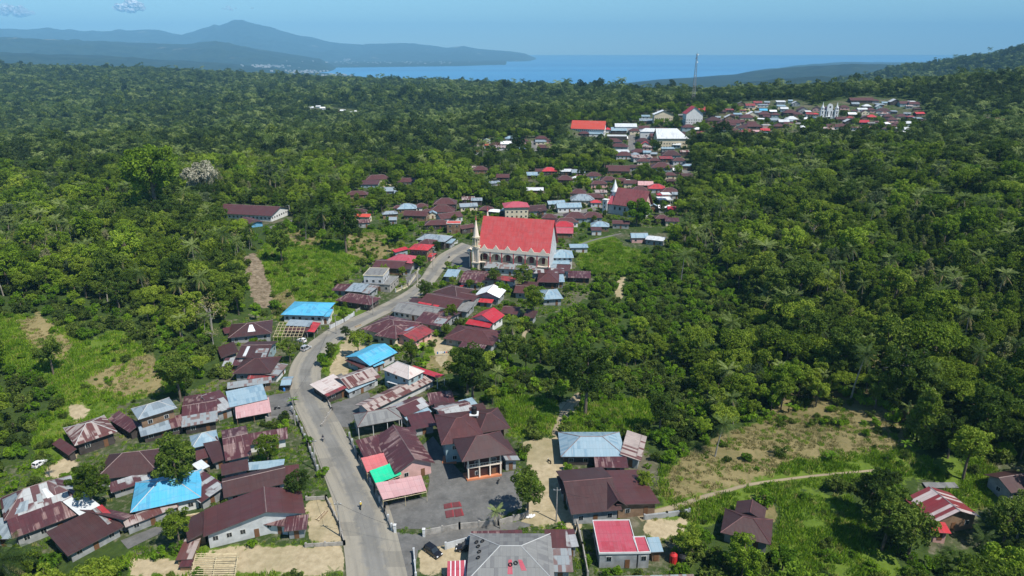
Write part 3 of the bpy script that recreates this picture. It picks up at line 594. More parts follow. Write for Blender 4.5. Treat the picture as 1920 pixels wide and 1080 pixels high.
def wing(root, base, A, B, C, h=3.2, typ='hip', roof='mar', wall='gry', rise=None, axis=0, ro=.5, hi='back', ov=.85, win=1, body=True, ridge='ridge', patches=(), open_=False, z0=0, parapet='wht', rawL=None, doors=1):
    if not isinstance(A, Vector) and h < 5.3: h = max(1.0, h * .84)
    zg = base.z; zc = zg + h
    a, b = (plane_pt(*A, zc), plane_pt(*B, zc)) if not isinstance(A, Vector) else (A, B)
    a.z = b.z = zc
    e1 = (b - a); e1.z = 0; L = e1.length; e1.normalize(); e2 = Vector((-e1.y, e1.x, 0))
    if isinstance(C, (int, float)): W_ = float(C)
    else:
        zC = zc + ((rise or 1.0) if typ == 'shed' and hi == 'back' else 0)
        c = plane_pt(*C, zC); W_ = max(1.2, (c - b).dot(e2))
    if not isinstance(A, Vector) and typ != 'flat' and body and h < 8 and L < 40:
        gx_, gy_ = L * .045 + .1, W_ * .045 + .1; a = a - e1 * gx_ - e2 * gy_; L += 2 * gx_; W_ += 2 * gy_
    span = W_ if axis == 0 else L
    if rise is None: rise = {'hip': .27, 'gable': .27, 'hipl': .27, 'hipr': .27, 'shed': .14, 'flat': 0}[typ] * span
    rise = min(rise, 14)
    off = a - base
    def w2(p): return off + e1 * p[0] + e2 * p[1] + Vector((0, 0, p[2] if len(p) > 2 else 0))
    fs = roof_faces(0, 0, W_, L, typ, rise, axis, ro, hi, ov)
    mb = MB(); ou, ovv = random.uniform(0, 50), random.uniform(0, 50); edges = {}
    for f in fs:
        P = [w2(p) for p in f]; n = (P[1] - P[0]).cross(P[2] - P[0])
        if n.z < 0: P = P[::-1]; n = -n
        n.normalize(); ud = (P[1] - P[0]).normalized() if abs((P[1] - P[0]).z) < .01 else Vector((0, 0, 1)).cross(n)
        if ud.length < 1e-4: ud = e1
        ud = ud.normalized(); vd = n.cross(ud)
        mb.face(P, 0, [(p.dot(ud) + ou, p.dot(vd) + ovv) for p in P]); Dn = [p - Vector((0, 0, .12)) for p in P]; mb.face(Dn[::-1], 1)
        for i in range(len(P)):
            k = frozenset((tuple(round(x, 3) for x in P[i]), tuple(round(x, 3) for x in P[(i + 1) % len(P)]))); edges.setdefault(k, []).append((P[i], P[(i + 1) % len(P)]))
    caps = MB(); nc = 0
    for k, l in edges.items():
        p, q = l[0]
        if len(l) == 1: mb.face([q, p, p - Vector((0, 0, .14)), q - Vector((0, 0, .14))], 1)
        elif typ != 'flat':
            caps.bar(p + Vector((0, 0, .03)), q + Vector((0, 0, .03)), .15); nc += 1
    ro_ = mb.build('roof', [RM[roof], MX['fascia']], root)
    if nc and ridge: caps.build('ridge_cap', MX[ridge], ro_)
    for (fi, u0, u1, v0, v1, m) in patches:
        f = [w2(p) for p in fs[fi]]; q = f if len(f) == 4 else f + [f[2]]
        def bl(s, t): return q[0].lerp(q[1], s).lerp(q[3].lerp(q[2], s), t) + Vector((0, 0, .035))
        pb = MB(); P = [bl(u0, v0), bl(u1, v0), bl(u1, v1), bl(u0, v1)]
        pb.face(P, 0, [((u0 if i in (0, 3) else u1) * L + ou, (v0 if i < 2 else v1) * W_) for i in range(4)]); pb.face([p - Vector((0, 0, .03)) for p in P][::-1], 0)
        pb.build('roof_sheet', RM[m], ro_)
    if typ == 'flat':
        pr = MB(); t = .13; hh = .22
        for (x0, x1, y0, y1) in ((-t, L + t, -t, 0), (-t, L + t, W_, W_ + t), (-t, 0, 0, W_), (L, L + t, 0, W_)):
            pr.box(w2((x0, y0, -.25)), e1 * (x1 - x0), e2 * (y1 - y0), (0, 0, hh + .25 if parapet else .2))
        pr.build('parapet', WM[parapet or 'conc'], root); ov = .1
    FOOT.append((base + w2((L / 2, W_ / 2)), e1.copy(), L / 2, W_ / 2))
    if not body: return w2, L, W_, e1, e2
    ov = min(ov, L * .2, W_ * .2); ins = rise / (span * .5) * ov - .14 if typ != 'flat' else -.1; ins = max(ins, -.14) if typ != 'shed' else -.14
    zb = -h - 2.0 + z0
    if open_:
        nx = max(2, int(L / 3.2) + 1); ny = max(2, int(W_ / 3.5) + 1)
        for i in range(nx):
            for j in range(ny):
                if 0 < i < nx - 1 and 0 < j < ny - 1: continue
                x = .25 + (L - .5) * i / (nx - 1); y = .25 + (W_ - .5) * j / (ny - 1); pb = MB(); zt = -.1
                if typ == 'shed': zt = rise * {'back': y / W_, 'front': 1 - y / W_, 'left': 1 - x / L, 'right': x / L}[hi] - .12
                pb.box(w2((x - .07, y - .07, -h - .5)), e1 * .14, e2 * .14, (0, 0, h + .5 + zt)); pb.build('post', WM[wall], root)
        return w2, L, W_, e1, e2
    bw = MB(); x0, x1, y0, y1 = ov, L - ov, ov, W_ - ov
    cs = [(x0, y0), (x1, y0), (x1, y1), (x0, y1)]
    def top(x, y):
        if typ == 'shed': return rise * {'back': y / W_, 'front': 1 - y / W_, 'left': 1 - x / L, 'right': x / L}[hi] - .13
        if typ == 'gable':
            s = y / W_ if axis == 0 else 1 - x / L
            return rise * (s / ro if s < ro else (1 - s) / (1 - ro)) - .13
        if typ in ('hipl', 'hipr'): return min(ins, .6)
        return ins
    for i in range(4):
        (xa, ya), (xb, yb) = cs[i], cs[(i + 1) % 4]
        P = [w2((xa, ya, zb)), w2((xb, yb, zb)), w2((xb, yb, top(xb, yb)))]
        if typ == 'gable' and ((axis == 0 and i in (1, 3)) or (axis == 1 and i in (0, 2))):
            rx, ry = ((xa, W_ * ro) if axis == 0 else (L * (1 - ro), ya)); P.append(w2((rx, ry, rise - .14)))
        if typ in ('hipl', 'hipr') and axis == 0 and i == (3 if typ == 'hipr' else 1): P.append(w2((xa, W_ * ro, rise - .14)))
        P.append(w2((xa, ya, top(xa, ya)))); bw.face(P)
    bw.build('wall', WM[wall], root)
    if win:
        yaw0 = math.atan2(e1.y, e1.x); storeys = 2 if h > 5.2 else 1
        for i, yaw in ((0, yaw0), (1, yaw0 + math.pi / 2), (3, yaw0 - math.pi / 2)):
            (xa, ya), (xb, yb) = cs[i], cs[(i + 1) % 4]; ln = math.hypot(xb - xa, yb - ya)
            if i == 3 and e1.y > -.05 and False: continue
            nw = max(1, int(ln / (3.0 if win < 2 else 2.4)))
            for s in range(storeys):
                for j in range(nw):
                    t = (j + .5) / nw; x, y = xa + (xb - xa) * t, ya + (yb - ya) * t; zz = -h + 1.55 + 2.9 * s + (h - 3.1 if storeys == 1 and h > 3.4 else 0)
                    n = e2 * -1 if i == 0 else (e1 if i == 1 else e1 * -1)
                    if i == 0 and s == 0 and j == nw // 2 and doors:
                        put_window(root, w2((x, y, -h - .05)) + n * .02, yaw, 1.0, 2.1, True)
                    else: put_window(root, w2((x, y, zz)) + n * .02, yaw, 1.2, 1.15)
    return w2, L, W_, e1, e2
def house(name, label, cat, wings, group=None, basepx=None):
    A, B, C = wings[0][0], wings[0][1], wings[0][2]; kw = wings[0][3] if len(wings[0]) > 3 else {}
    h = kw.get('h', 3.2)
    if basepx: c = at(*basepx)
    elif isinstance(C, (int, float)): c = at((A[0] + B[0]) / 2, (A[1] + B[1]) / 2, h)
    else: c = at((A[0] + C[0]) / 2, (A[1] + C[1]) / 2, h)
    base = Vector((c.x, c.y, gz(c.x, c.y)))
    root = empty(name, base, label, cat, group)
    for w_ in wings: wing(root, base, w_[0], w_[1], w_[2], **(w_[3] if len(w_) > 3 else {}))
    return root, base
D = dict
HS = [
 ('house','open stilt house with striped rust-and-white roof at the far left',[((143,833),(215,809),(187,783),D(h=4.2,roof='rst',wall='drk',rise=2.2,ridge='ridgew')),((128,852),(142,846),(127,822),D(h=2.4,typ='shed',roof='mar',wall='drk',hi='right',rise=.8,win=0))]),
 ('house','two-tier house with pale grey metal roof above rusty side roofs',[((262,785),(328,765),(313,748),D(h=6.4,roof='galv',wall='wood',rise=1.7,ridge='ridgew')),((268,817),(343,797),(337,778),D(h=3,typ='shed',roof='galv',wall='drk',rise=1,patches=[(0,.68,1,0,1,'mars')])),((242,809),(261,801),(249,769),D(h=3.2,typ='shed',hi='right',roof='mars',wall='drk',rise=1.2,win=0))]),
 ('house','house with large dark maroon hip roof behind the big round tree',[((184,897),(292,884),(303,843),D(h=3.4,roof='mard',rise=3.2,ridge='ridge')),((212,922),(280,900),(274,884),D(h=2.5,typ='shed',roof='pat',rise=.8,wall='gry'))]),
 ('house','house with bright sky-blue hip roof at the lower left',[((251,957),(371,931),(327,892),D(h=4,roof='blue',wall='wht',rise=2.6,ridge='ridgew')),((240,986),(330,951),(324,938),D(h=2.8,typ='shed',roof='rst',wall='gry',rise=.6)),((230,981),(249,966),(215,922),D(h=3,typ='shed',hi='left',roof='mars',rise=1.2,win=0)),((342,922),(373,926),(360,893),D(h=3,typ='shed',roof='mars',rise=.8,patches=[(0,.1,.8,.2,.7,'red')]))]),
 ('house','large patchwork-roofed house at the lower left corner',[((14,972),(140,929),(104,903),D(h=5.2,roof='pat',wall='wht',rise=3.2,patches=[(0,.12,.3,.1,.5,'galv'),(0,.45,.55,.2,.6,'galr'),(0,.62,.74,.3,.75,'whig'),(3,.1,.8,.1,.7,'galv'),(2,.3,.7,.2,.9,'pink')])),((30,1006),(158,958),(142,930),D(h=3.6,typ='shed',roof='mars',rise=1.5)),((150,965),(183,947),(136,912),D(h=4,typ='gable',roof='whig',rise=1.4)),((-30,1010),(30,1008),(15,972),D(h=3,typ='shed',roof='galv',rise=1))]),
 ('house','long plain maroon shed roof with a red end sheet at lower left',[((130,1038),(226,988),(184,952),D(h=3,typ='shed',roof='mard',rise=1.4,patches=[(0,.9,1,.4,1,'red'),(0,.82,.89,.3,1,'galr')]))]),
 ('market_shed','long row building with maroon sheets and pale blue metal end',[((344,798),(405,787),(392,738),D(h=3.4,typ='gable',roof='mars',wall='drk',rise=1.6,patches=[(0,.0,1,0,.5,'galr')])),((405,773),(437,762),(428,727),D(h=3.6,typ='shed',roof='pat',rise=1.4)),((434,762),(498,748),(495,720),D(h=3.8,typ='shed',roof='blug',wall='gry',rise=1.3)),((430,728),(506,717),(503,707),D(h=3,typ='shed',roof='galr',rise=.5,wall='wood'))]),
 ('canopy','faded pink canopy on thin posts beside the paved yard',[((446,783),(505,772),(498,747),D(h=2.9,typ='shed',roof='lpnk',wall='wood',rise=.9,open_=True))]),
 ('kiosk','small kiosk with pale blue roof at the edge of the road',[((527,722),(544,721),(541,707),D(h=2.6,typ='gable',roof='blug',wall='drk',rise=.6,win=0))]),
 ('house','rambling maroon-roofed house with small pale blue hip roof at its left',[((425,861),(469,851),(460,800),D(h=3.8,typ='gable',roof='mars',rise=1.8,wall='teal')),((464,834),(536,822),(533,803),D(h=3.4,typ='shed',roof='mars',rise=1,wall='wht')),((362,839),(408,828),(404,808),D(h=3.6,roof='blug',rise=1.9,ridge='ridgew')),((400,866),(425,858),(418,816),D(h=3,typ='shed',roof='mard',rise=1)),((370,862),(398,854),(396,838),D(h=2.6,typ='shed',roof='mar',rise=.6))]),
 ('awning','small white metal awning beside the maroon-roofed house',[((375,882),(391,874),(387,858),D(h=2.4,typ='shed',roof='whig',rise=.5,open_=True,wall='wood'))]),
 ('house','wide low house with plain dark maroon roof left of the round bush',[((425,930),(534,904),(527,874),D(h=3.4,typ='gable',roof='mard',rise=1.6,wall='wht')),((530,893),(558,889),(552,872),D(h=3,typ='shed',roof='mar',rise=.7)),((418,890),(464,880),(460,862),D(h=3.8,typ='shed',roof='mard',rise=.8)),((466,881),(528,875),(527,862),D(h=2.6,typ='shed',roof='blug',rise=.4)),((376,940),(420,917),(416,872),D(h=3,typ='shed',roof='pat',rise=1,hi='right'))]),
 ('house','big maroon gabled house with whitewashed front facing the sandy yard',[((390,1002),(564,962),(562,919),D(h=4.4,typ='gable',axis=1,roof='mar',wall='lgry',rise=2.6,ro=.38,win=2)),((477,981),(538,986),(540,966),D(h=3.2,typ='shed',roof='mars',wall='wht',rise=.5)),((535,995),(573,991),(572,966),D(h=3.2,typ='shed',roof='mars',wall='gry',rise=.7)),((354,1012),(389,1001),(398,962),D(h=2.9,typ='shed',roof='mard',rise=1,hi='right',wall='wood'))]),
 ('lean_to','rusty sheet-covered woodpile shelter beside the bamboo frame',[((332,1048),(359,1046),(375,1010),D(h=1.7,typ='shed',roof='rst',wall='wood',rise=.5,win=0,ov=.3)),((337,1062),(357,1061),(360,1050),D(h=1.1,typ='shed',roof='mars',wall='wood',rise=.2,win=0,ov=.2))]),
 ('house','rusty striped gabled house with bleached lean-to at the road bend',[((655,727),(710,707),(686,690),D(h=3.6,typ='gable',roof='rst',wall='lgry',rise=1.6,ridge='ridgew')),((614,742),(655,727),(634,704),D(h=3,typ='shed',roof='crm',wall='drk',rise=.8,hi='right',patches=[(0,0,1,0,.18,'redd')])),((656,735),(702,715),(700,708),D(h=2.7,typ='shed',roof='blug',wall='gry',rise=.5))]),
 ('house','flat-sided grey house with bleached pyramid hip roof',[((721,693),(765,710),(797,698),D(h=5.6,roof='crm',wall='teal',rise=2.4,ridge='ridgew',ov=.4)),((727,716),(744,722),(752,715),D(h=2.8,typ='shed',roof='whig',wall='wht',rise=.3,open_=True,hi='right'))]),
 ('carport','bright crimson canopy roof beside the pyramid-roofed house',[((818,711),(831,703),(791,679),D(h=4,typ='shed',roof='crim',wall='wht',rise=.8,open_=True,hi='left'))]),
 ('shed','long narrow rust-striped shed below the crimson canopy',[((697,769),(812,713),(792,701),D(h=3,typ='gable',roof='rst',wall='lgry',rise=1,win=0))]),
 ('house','bright cyan-blue gabled house with brown porch beside the sandy lane',[((694,684),(741,661),(706,644),D(h=4,typ='gable',roof='blue',wall='lgry',rise=1.8,ridge=None)),((702,687),(720,680),(715,672),D(h=3,typ='shed',roof='blue',wall='gry',rise=.5)),((678,690),(693,684),(675,666),D(h=2.8,typ='shed',roof='mar',wall='teal',rise=.6,hi='right'))]),
 ('house','wide streaked-maroon house with blue skylight sheet beside the road',[((682,616),(740,630),(752,598),D(h=3.8,roof='mars',wall='crm',rise=2.4)),((706,628),(742,634),(775,612),D(h=3.6,roof='mars',wall='crm',rise=2)),((778,639),(811,621),(781,606),D(h=3.4,typ='gable',roof='redd',wall='pnk',rise=1.4,patches=[(1,.2,.6,.2,.7,'blug')]))]),
 ('house','long grey asbestos-roofed house beside the road',[((738,583),(810,595),(818,575),D(h=3.4,typ='gable',roof='gray',wall='wht',rise=1.7,win=2)),((780,603),(829,611),(829,582),D(h=3.2,typ='gable',roof='mars',wall='gry',rise=1.3,patches=[(0,.6,.95,.2,.7,'galr')]))]),
 ('house','broad maroon roof with red edge strip behind the grey roof',[((788,568),(852,580),(866,559),D(h=4,typ='gable',roof='mar',rise=2,patches=[(0,0,.35,0,.15,'red'),(0,.4,.55,0,.15,'red')])),((767,567),(791,569),(795,560),D(h=3,typ='shed',roof='mard',rise=.4)),((850,581),(876,584),(880,566),D(h=3.4,typ='shed',roof='gray',rise=.6))]),
 ('house','maroon hip roof between the road tree and white gable',[((815,547),(856,557),(872,540),D(h=3.6,roof='mard',rise=2)),((855,560),(885,566),(893,552),D(h=3.3,typ='gable',roof='mar',rise=1.3))]),
 ('house','small house with brilliant white gable roof below the church',[((892,554),(935,558),(949,545),D(h=4,typ='gable',axis=1,roof='whit',wall='gry',rise=2.2,ro=.5)),((898,566),(921,568),(918,561),D(h=2.6,typ='shed',roof='red',rise=.4,wall='gry'))]),
 ('house','pure red cross-gabled house standing alone amid trees',[((885,597),(924,605),(942,591),D(h=4.2,typ='gable',axis=1,roof='crim',wall='wht',rise=2.4,ridge=None)),((875,607),(916,614),(921,605),D(h=3,typ='shed',roof='crim',wall='gry',rise=.8))]),
 ('house','low faded-maroon house with porch below the red house',[((836,634),(920,646),(915,618),D(h=3.4,typ='hip',roof='mar',wall='gry',rise=1.9,ridge='ridgem')),((862,650),(905,655),(910,640),D(h=2.9,typ='shed',roof='mars',wall='wood',rise=.5,open_=True))]),
 ('house','sky-blue hipped house above the road bend',[((531,589),(604,591),(613,568),D(h=4.4,roof='blue',wall='wht',rise=2,win=2,ridge=None)),((600,593),(617,593),(622,580),D(h=3.8,typ='shed',roof='blue',wall='wht',rise=.6))]),
 ('house','grey-topped two-tier shed roof before the sky-blue house',[((538,610),(578,612),(581,601),D(h=4,typ='shed',roof='galv',wall='gry',rise=.8)),((536,620),(573,622),(575,612),D(h=3.1,typ='shed',roof='mar',wall='drk',rise=.5))]),
 ('carport','red carport roof at the roadside beside the blue house',[((576,622),(589,622),(604,606),D(h=3,typ='shed',roof='red',wall='gry',rise=.4,open_=True,hi='left'))]),
 ('house','dark maroon hip roof with a white sheet patch on the left slope',[((432,632),(506,624),(520,600),D(h=3.4,roof='mard',rise=2.2,patches=[(0,.42,.66,.3,.85,'whit')])),((422,625),(438,622),(438,612),D(h=2.6,typ='shed',roof='mars',rise=.5))]),
 ('house','long maroon roof patched with grey sheets beside the dark tree',[((446,669),(499,668),(510,641),D(h=4.4,typ='gable',roof='mard',wall='teal',rise=1.5,patches=[(0,.2,.3,.1,.9,'whig'),(0,.55,.95,.35,.7,'galr'),(0,.8,.95,0,.4,'galr')])),((416,670),(446,664),(449,644),D(h=3,typ='shed',roof='mard',rise=1,hi='right')),((418,686),(452,684),(455,670),D(h=2.8,typ='shed',roof='pat',rise=.6))]),
 ('house','plain maroon hip roof at the inside of the road bend',[((440,699),(505,698),(506,670),D(h=3.8,roof='mard',rise=2.2,ridge='ridgem')),((502,692),(516,691),(518,673),D(h=3,typ='shed',roof='mar',rise=.4)),((520,704),(538,684),(523,675),D(h=2.8,typ='shed',roof='galr',wall='wht',rise=.5)),((466,710),(512,707),(508,698),D(h=2.5,typ='shed',roof='redd',rise=.4))]),
 ('house','low spreading maroon hip house beside the small green lawn',[((633,563),(692,571),(702,558),D(h=3.3,roof='mars',wall='drk',rise=2.2))]),
 ('house','grey and maroon sheds behind the spreading hip house',[((649,545),(677,547),(682,532),D(h=3.6,typ='shed',roof='galv',wall='wood',rise=.6)),((676,548),(692,550),(699,535),D(h=3.2,typ='shed',roof='galr',wall='gry',rise=.6)),((623,544),(648,545),(650,533),D(h=3.2,typ='shed',roof='mars',rise=.5))]),
 ('concrete_house','unfinished two-storey concrete house with flat terraces',[((681,516),(718,517),(727,503),D(h=7,typ='flat',roof='gray',wall='lgry',parapet='crm',win=2)),((677,531),(731,534),(742,518),D(h=3.8,typ='flat',roof='gray',wall='conc',parapet='conc'))]),
 ('house','house with flat-topped rosy red roof on the uphill roadside',[((727,487),(770,493),(778,480),D(h=4.2,roof='pink',wall='gry',rise=1.8,ridge=None)),((700,501),(752,503),(756,488),D(h=3.6,typ='gable',roof='mar',wall='wood',rise=1.4)),((752,504),(770,504),(772,494),D(h=3.2,typ='shed',roof='mard',rise=.4))]),
 ('house','two-storey timber house with bright red roof at the bend',[((767,467),(801,469),(808,459),D(h=6,roof='red',wall='wood',rise=1.6,win=2,ridge=None)),((742,473),(765,467),(769,460),D(h=4.6,typ='shed',roof='crim',wall='teal',rise=.8)),((783,457),(806,459),(812,450),D(h=6,roof='mar',rise=1.6))]),
 ('house','wide pale grey metal hip roof opposite the church towers',[((783,449),(832,453),(842,443),D(h=5,roof='galv',wall='drk',rise=1.9,ridge='ridgew')),((832,455),(846,456),(850,448),D(h=3.2,typ='shed',roof='blug',rise=.4))]),
 ('kiosk','tiny red-roofed roadside kiosk below the wide grey roof',[((797,481),(809,482),(811,475),D(h=2.8,roof='red',wall='pnk',rise=.8,ridge=None,win=0))]),
 ('house','maroon gabled house directly below the church towers',[((863,528),(901,530),(908,509),D(h=4,typ='gable',roof='mars',wall='lgry',rise=1.6)),((902,525),(938,524),(943,512),D(h=3.6,typ='shed',roof='mars',rise=.8)),((833,518),(855,519),(864,506),D(h=3.2,typ='shed',roof='blug',rise=.6)),((862,536),(866,537),(866,531),D(h=2,typ='shed',roof='red',rise=.2,win=0))]),
 ('hall_annex','long low grey metal annex along the foot of the church',[((911,502),(1001,506),(1004,495),D(h=4.2,typ='shed',roof='galr',wall='lgry',rise=.9))]),
 ('house','patched grey and maroon shed right of the church annex',[((1002,512),(1056,512),(1057,503),D(h=3.8,typ='shed',roof='pat',wall='gry',rise=.6))]),
 ('house','small red-roofed kitchen shed behind the bright green bush',[((936,524),(961,528),(962,520),D(h=3,typ='shed',roof='redd',wall='wht',rise=.5))]),
 ('house','dark maroon hip house in the row below the church',[((1009,528),(1046,529),(1047,513),D(h=3.6,roof='mar',rise=2,ridge='ridgem',wall='drk')),((1045,528),(1058,528),(1060,515),D(h=3.2,typ='shed',roof='blug',rise=.4))]),
 ('house','two-step maroon roof behind the garden trees',[((965,548),(1002,550),(1007,535),D(h=3.4,typ='gable',roof='mar',rise=1.2)),((979,536),(1004,538),(1006,529),D(h=4.2,typ='shed',roof='mard',rise=.4))]),
 ('house','pale blue metal roof half hidden by trees below the church row',[((1018,561),(1054,559),(1057,542),D(h=3.6,typ='hip',roof='blug',rise=2,ridge='ridgew'))]),
 ('shed','small striped maroon shed at the edge of the green slope',[((1067,520),(1106,521),(1107,509),D(h=3,typ='shed',roof='mars',wall='drk',rise=.6))]),
 ('house','pale blue hip-roofed house against the right church wall',[((1034,483),(1074,483),(1079,471),D(h=5.4,roof='blug',wall='wht',rise=2.4,ridge='ridgew',win=2)),((1026,506),(1066,508),(1067,497),D(h=3.6,typ='shed',roof='mar',wall='wht',rise=.6,patches=[(0,0,.4,.4,1,'galv')])),((1030,494),(1066,495),(1067,488),D(h=4.4,typ='shed',roof='blug',rise=.4))]),
 ('house','low weathered maroon roof among the trees right of the red house',[((940,586),(968,589),(984,577),D(h=3.2,typ='gable',roof='mar',rise=1.2)),((982,594),(1001,596),(1006,583),D(h=3,typ='shed',roof='mard',rise=.8))]),
 ('house','pale blue-grey hip house beside the sandy drive',[((1057,854),(1168,854),(1150,812),D(h=3.6,roof='blug',wall='drk',rise=2.2,ridge='ridge')),((1165,856),(1200,862),(1184,816),D(h=3.1,typ='shed',roof='rst',rise=1,hi='left',wall='gry')),((1119,875),(1175,876),(1174,855),D(h=3,typ='shed',roof='mars',rise=.6,wall='gry'))]),
 ('house','very large plain maroon house right of the sandy drive',[((1074,960),(1160,952),(1150,877),D(h=4,typ='gable',roof='mard',wall='gry',rise=2.6,ridge='ridgem')),((1158,951),(1232,941),(1208,882),D(h=3.6,typ='shed',roof='mar',rise=1.2,hi='left',wall='wood')),((1138,956),(1178,950),(1166,905),D(h=4.1,typ='gable',axis=1,roof='mard',rise=2.2,ridge='ridgem',body=False)),((1054,924),(1069,923),(1067,893),D(h=3,typ='shed',roof='mard',rise=.4,hi='right'))]),
 ('house','boxy grey house with flat pinkish-red roof and white parapet',[((1124,1037),(1196,1036),(1187,976),D(h=4.6,typ='flat',roof='pink',wall='gry')),((1197,1036),(1219,1035),(1210,1007),D(h=4.5,typ='flat',roof='pink',wall='gry',doors=0)),((1222,1034),(1242,1033),(1237,1008),D(h=3,typ='shed',roof='blug',wall='wood',rise=.6))]),
 ('house','big grey hip roof with tyres lying on it at the bottom',[((882,1086),(1032,1086),(1019,1004),D(h=4.6,roof='gray',wall='lgry',rise=2.6,ridge='ridgew',patches=[(0,.46,.53,.2,.6,'pink'),(0,.66,.74,.3,.6,'pink')])),((888,1011),(975,1008),(975,994),D(h=4,typ='shed',roof='mars',rise=.5)),((1025,1027),(1060,1027),(1051,994),D(h=4,typ='shed',roof='mar',rise=.8)),((1030,1070),(1072,1070),(1060,1030),D(h=3.6,typ='shed',roof='galr',rise=.6)),((1060,1025),(1083,1023),(1077,993),D(h=3.4,typ='shed',roof='pat',rise=.4))]),
 ('carport','red-tiled carport with pale battens beside the parked cars',[((841,1084),(878,1082),(877,1052),D(h=2.8,typ='shed',roof='pink',wall='wood',rise=.4,open_=True,patches=[(0,.14,.18,0,1,'whit'),(0,.34,.38,0,1,'whit'),(0,.55,.59,0,1,'whit'),(0,.78,.82,0,1,'whit')]))]),
 ('pavilion','open pavilion with smooth grey hip roof left of the mansion',[((674,799),(750,785),(738,764),D(h=4.8,roof='gray',wall='wht',rise=2,open_=True,ridge='ridgem'))]),
 ('house','rust-patched workshop roof with grey lower edge',[((760,779),(803,760),(782,742),D(h=4,typ='gable',roof='pat',wall='gry',rise=1.2)),((765,787),(807,772),(804,760),D(h=3.3,typ='shed',roof='blug',rise=.5))]),
 ('house','rust-streaked cross-gabled house behind the coloured tarps',[((743,884),(810,866),(778,806),D(h=3.8,typ='gable',axis=1,roof='mars',wall='pnk',rise=2.6,ridge='ridge')),((687,859),(748,842),(732,810),D(h=3.3,typ='shed',roof='mars',rise=1,wall='gry')),((720,824),(778,813),(774,800),D(h=3.8,typ='shed',roof='mars',rise=.4)),((776,804),(816,796),(805,771),D(h=3.2,typ='shed',roof='mars',rise=.6))]),
 ('mansion','two-storey dark maroon mansion with columned porch on the paved court',[((870,863),(956,848),(934,811),D(h=6.8,roof='mard',wall='mah',rise=3,ridge='ridgem',ov=2.2)),((831,831),(905,822),(886,772),D(h=6.4,roof='mar',wall='teal',rise=2.6,ridge='ridgem',ov=1.2)),((900,810),(953,801),(932,766),D(h=6.2,roof='mard',wall='mah',ov=1.4,rise=2,ridge='ridgem')),((945,866),(972,861),(958,824),D(h=3.4,typ='shed',roof='mard',rise=.8,hi='left',patches=[(0,0,1,0,.2,'galr')]))]),
 ('house','cluster of rust and grey sheet roofs behind the mansion',[((832,786),(887,772),(873,750),D(h=3.8,typ='gable',roof='pat',rise=1.2)),((808,758),(850,753),(836,734),D(h=3.4,typ='shed',roof='mars',rise=.8)),((873,766),(896,760),(888,745),D(h=3.6,typ='shed',roof='blug',rise=.4)),((822,772),(842,768),(838,752),D(h=3.2,typ='shed',roof='mard',rise=.5)),((886,775),(912,770),(905,756),D(h=4,typ='shed',roof='mard',rise=.6))]),
 ('house','dark maroon house with cross roof in the lower right garden',[((1356,997),(1441,1018),(1430,972),D(h=3.4,roof='mard',rise=2.2,ridge='ridgem')),((1380,962),(1430,975),(1420,950),D(h=3.6,typ='gable',axis=1,roof='mard',rise=1.4,ridge='ridgem'))]),
 ('house','red-and-white striped gabled house at the lower right',[((1752,979),(1833,968),(1797,924),D(h=3.8,typ='gable',axis=1,roof='rsr',wall='wood',rise=2.6,ridge='ridgew')),((1752,997),(1781,999),(1780,981),D(h=2.8,typ='shed',roof='red',wall='red' if 0 else 'pnk',rise=.5)),((1740,914),(1795,914),(1792,905),D(h=2.8,typ='shed',roof='gray',wall='wood',rise=.2,win=0))]),
 ('house','maroon-roofed house cut by the right edge beyond the grass track',[((1896,922),(1945,914),(1920,880),D(h=3.8,typ='gable',roof='mard',wall='gry',rise=1.6))]),
 ('shed','pale grey shed roof at the bottom edge by the red tank',[((1150,1104),(1300,1100),(1290,1078),D(h=2.6,typ='shed',roof='galr',wall='gry',rise=.5))]),
 ('school','long maroon-roofed schoolhouse on the wooded left hill',[((407,399),(506,404),(522,389),D(h=3.8,typ='gable',roof='mar',wall='wht',rise=3,win=2)),((447,412),(470,420),(476,410),D(h=3,typ='gable',roof='mar',wall='blu',rise=1,win=0))]),
 ('house','cream two-storey house with rosy hip roof behind the church',[((947,389),(991,388),12,D(h=7.4,roof='pink',wall='crm',rise=2.4,win=2,ridge=None)),((938,395),(950,396),6,D(h=3.2,typ='shed',roof='blug',rise=.6)),((992,396),(1025,394),12,D(h=4.2,typ='gable',roof='mard',rise=2.2))]),
 ('meeting_hall','long hall with tall bright red roof at the far village edge',[((1070,241),(1134,243),15,D(h=6,typ='gable',roof='orng',wall='wht',rise=9,win=2,ridge=None)),((1134,243),(1146,243),9,D(h=5,typ='hip',roof='red',wall='wht',rise=2,ridge=None))]),
 ('assembly_hall','large white-roofed hall on columns in the far village',[((1232,260),(1292,260),20,D(h=9,typ='hipr',roof='whig',wall='crm',rise=8,win=2,ridge=None))]),
 ('office','white pedimented two-storey building before the forest',[((1226,215),(1264,215),12,D(h=9,typ='gable',axis=1,roof='whit',wall='crm',rise=5,win=2,ridge=None))]),
 ('guesthouse','three-storey building with red gable and white front below the mast',[((1286,214),(1320,214),18,D(h=11,typ='gable',axis=1,roof='red',wall='wht',rise=8,win=2,ridge=None)),((1310,209),(1325,209),8,D(h=11,typ='gable',roof='red',wall='wht',rise=3,ridge=None))]),
 ('building_frame','unfinished white concrete frame right of the steeple church',[((1236,375),(1262,375),10,D(h=3.5,typ='flat',roof='whit',wall='wht',open_=True)),((1242,365),(1259,365),7,D(h=7,typ='flat',roof='whit',wall='wht',open_=True))]),
]
BASE = {}
for nm, lab, wg in HS:
    r_, b_ = house(nm, lab, nm.replace('_', ' '), wg); BASE[lab] = (r_, b_)
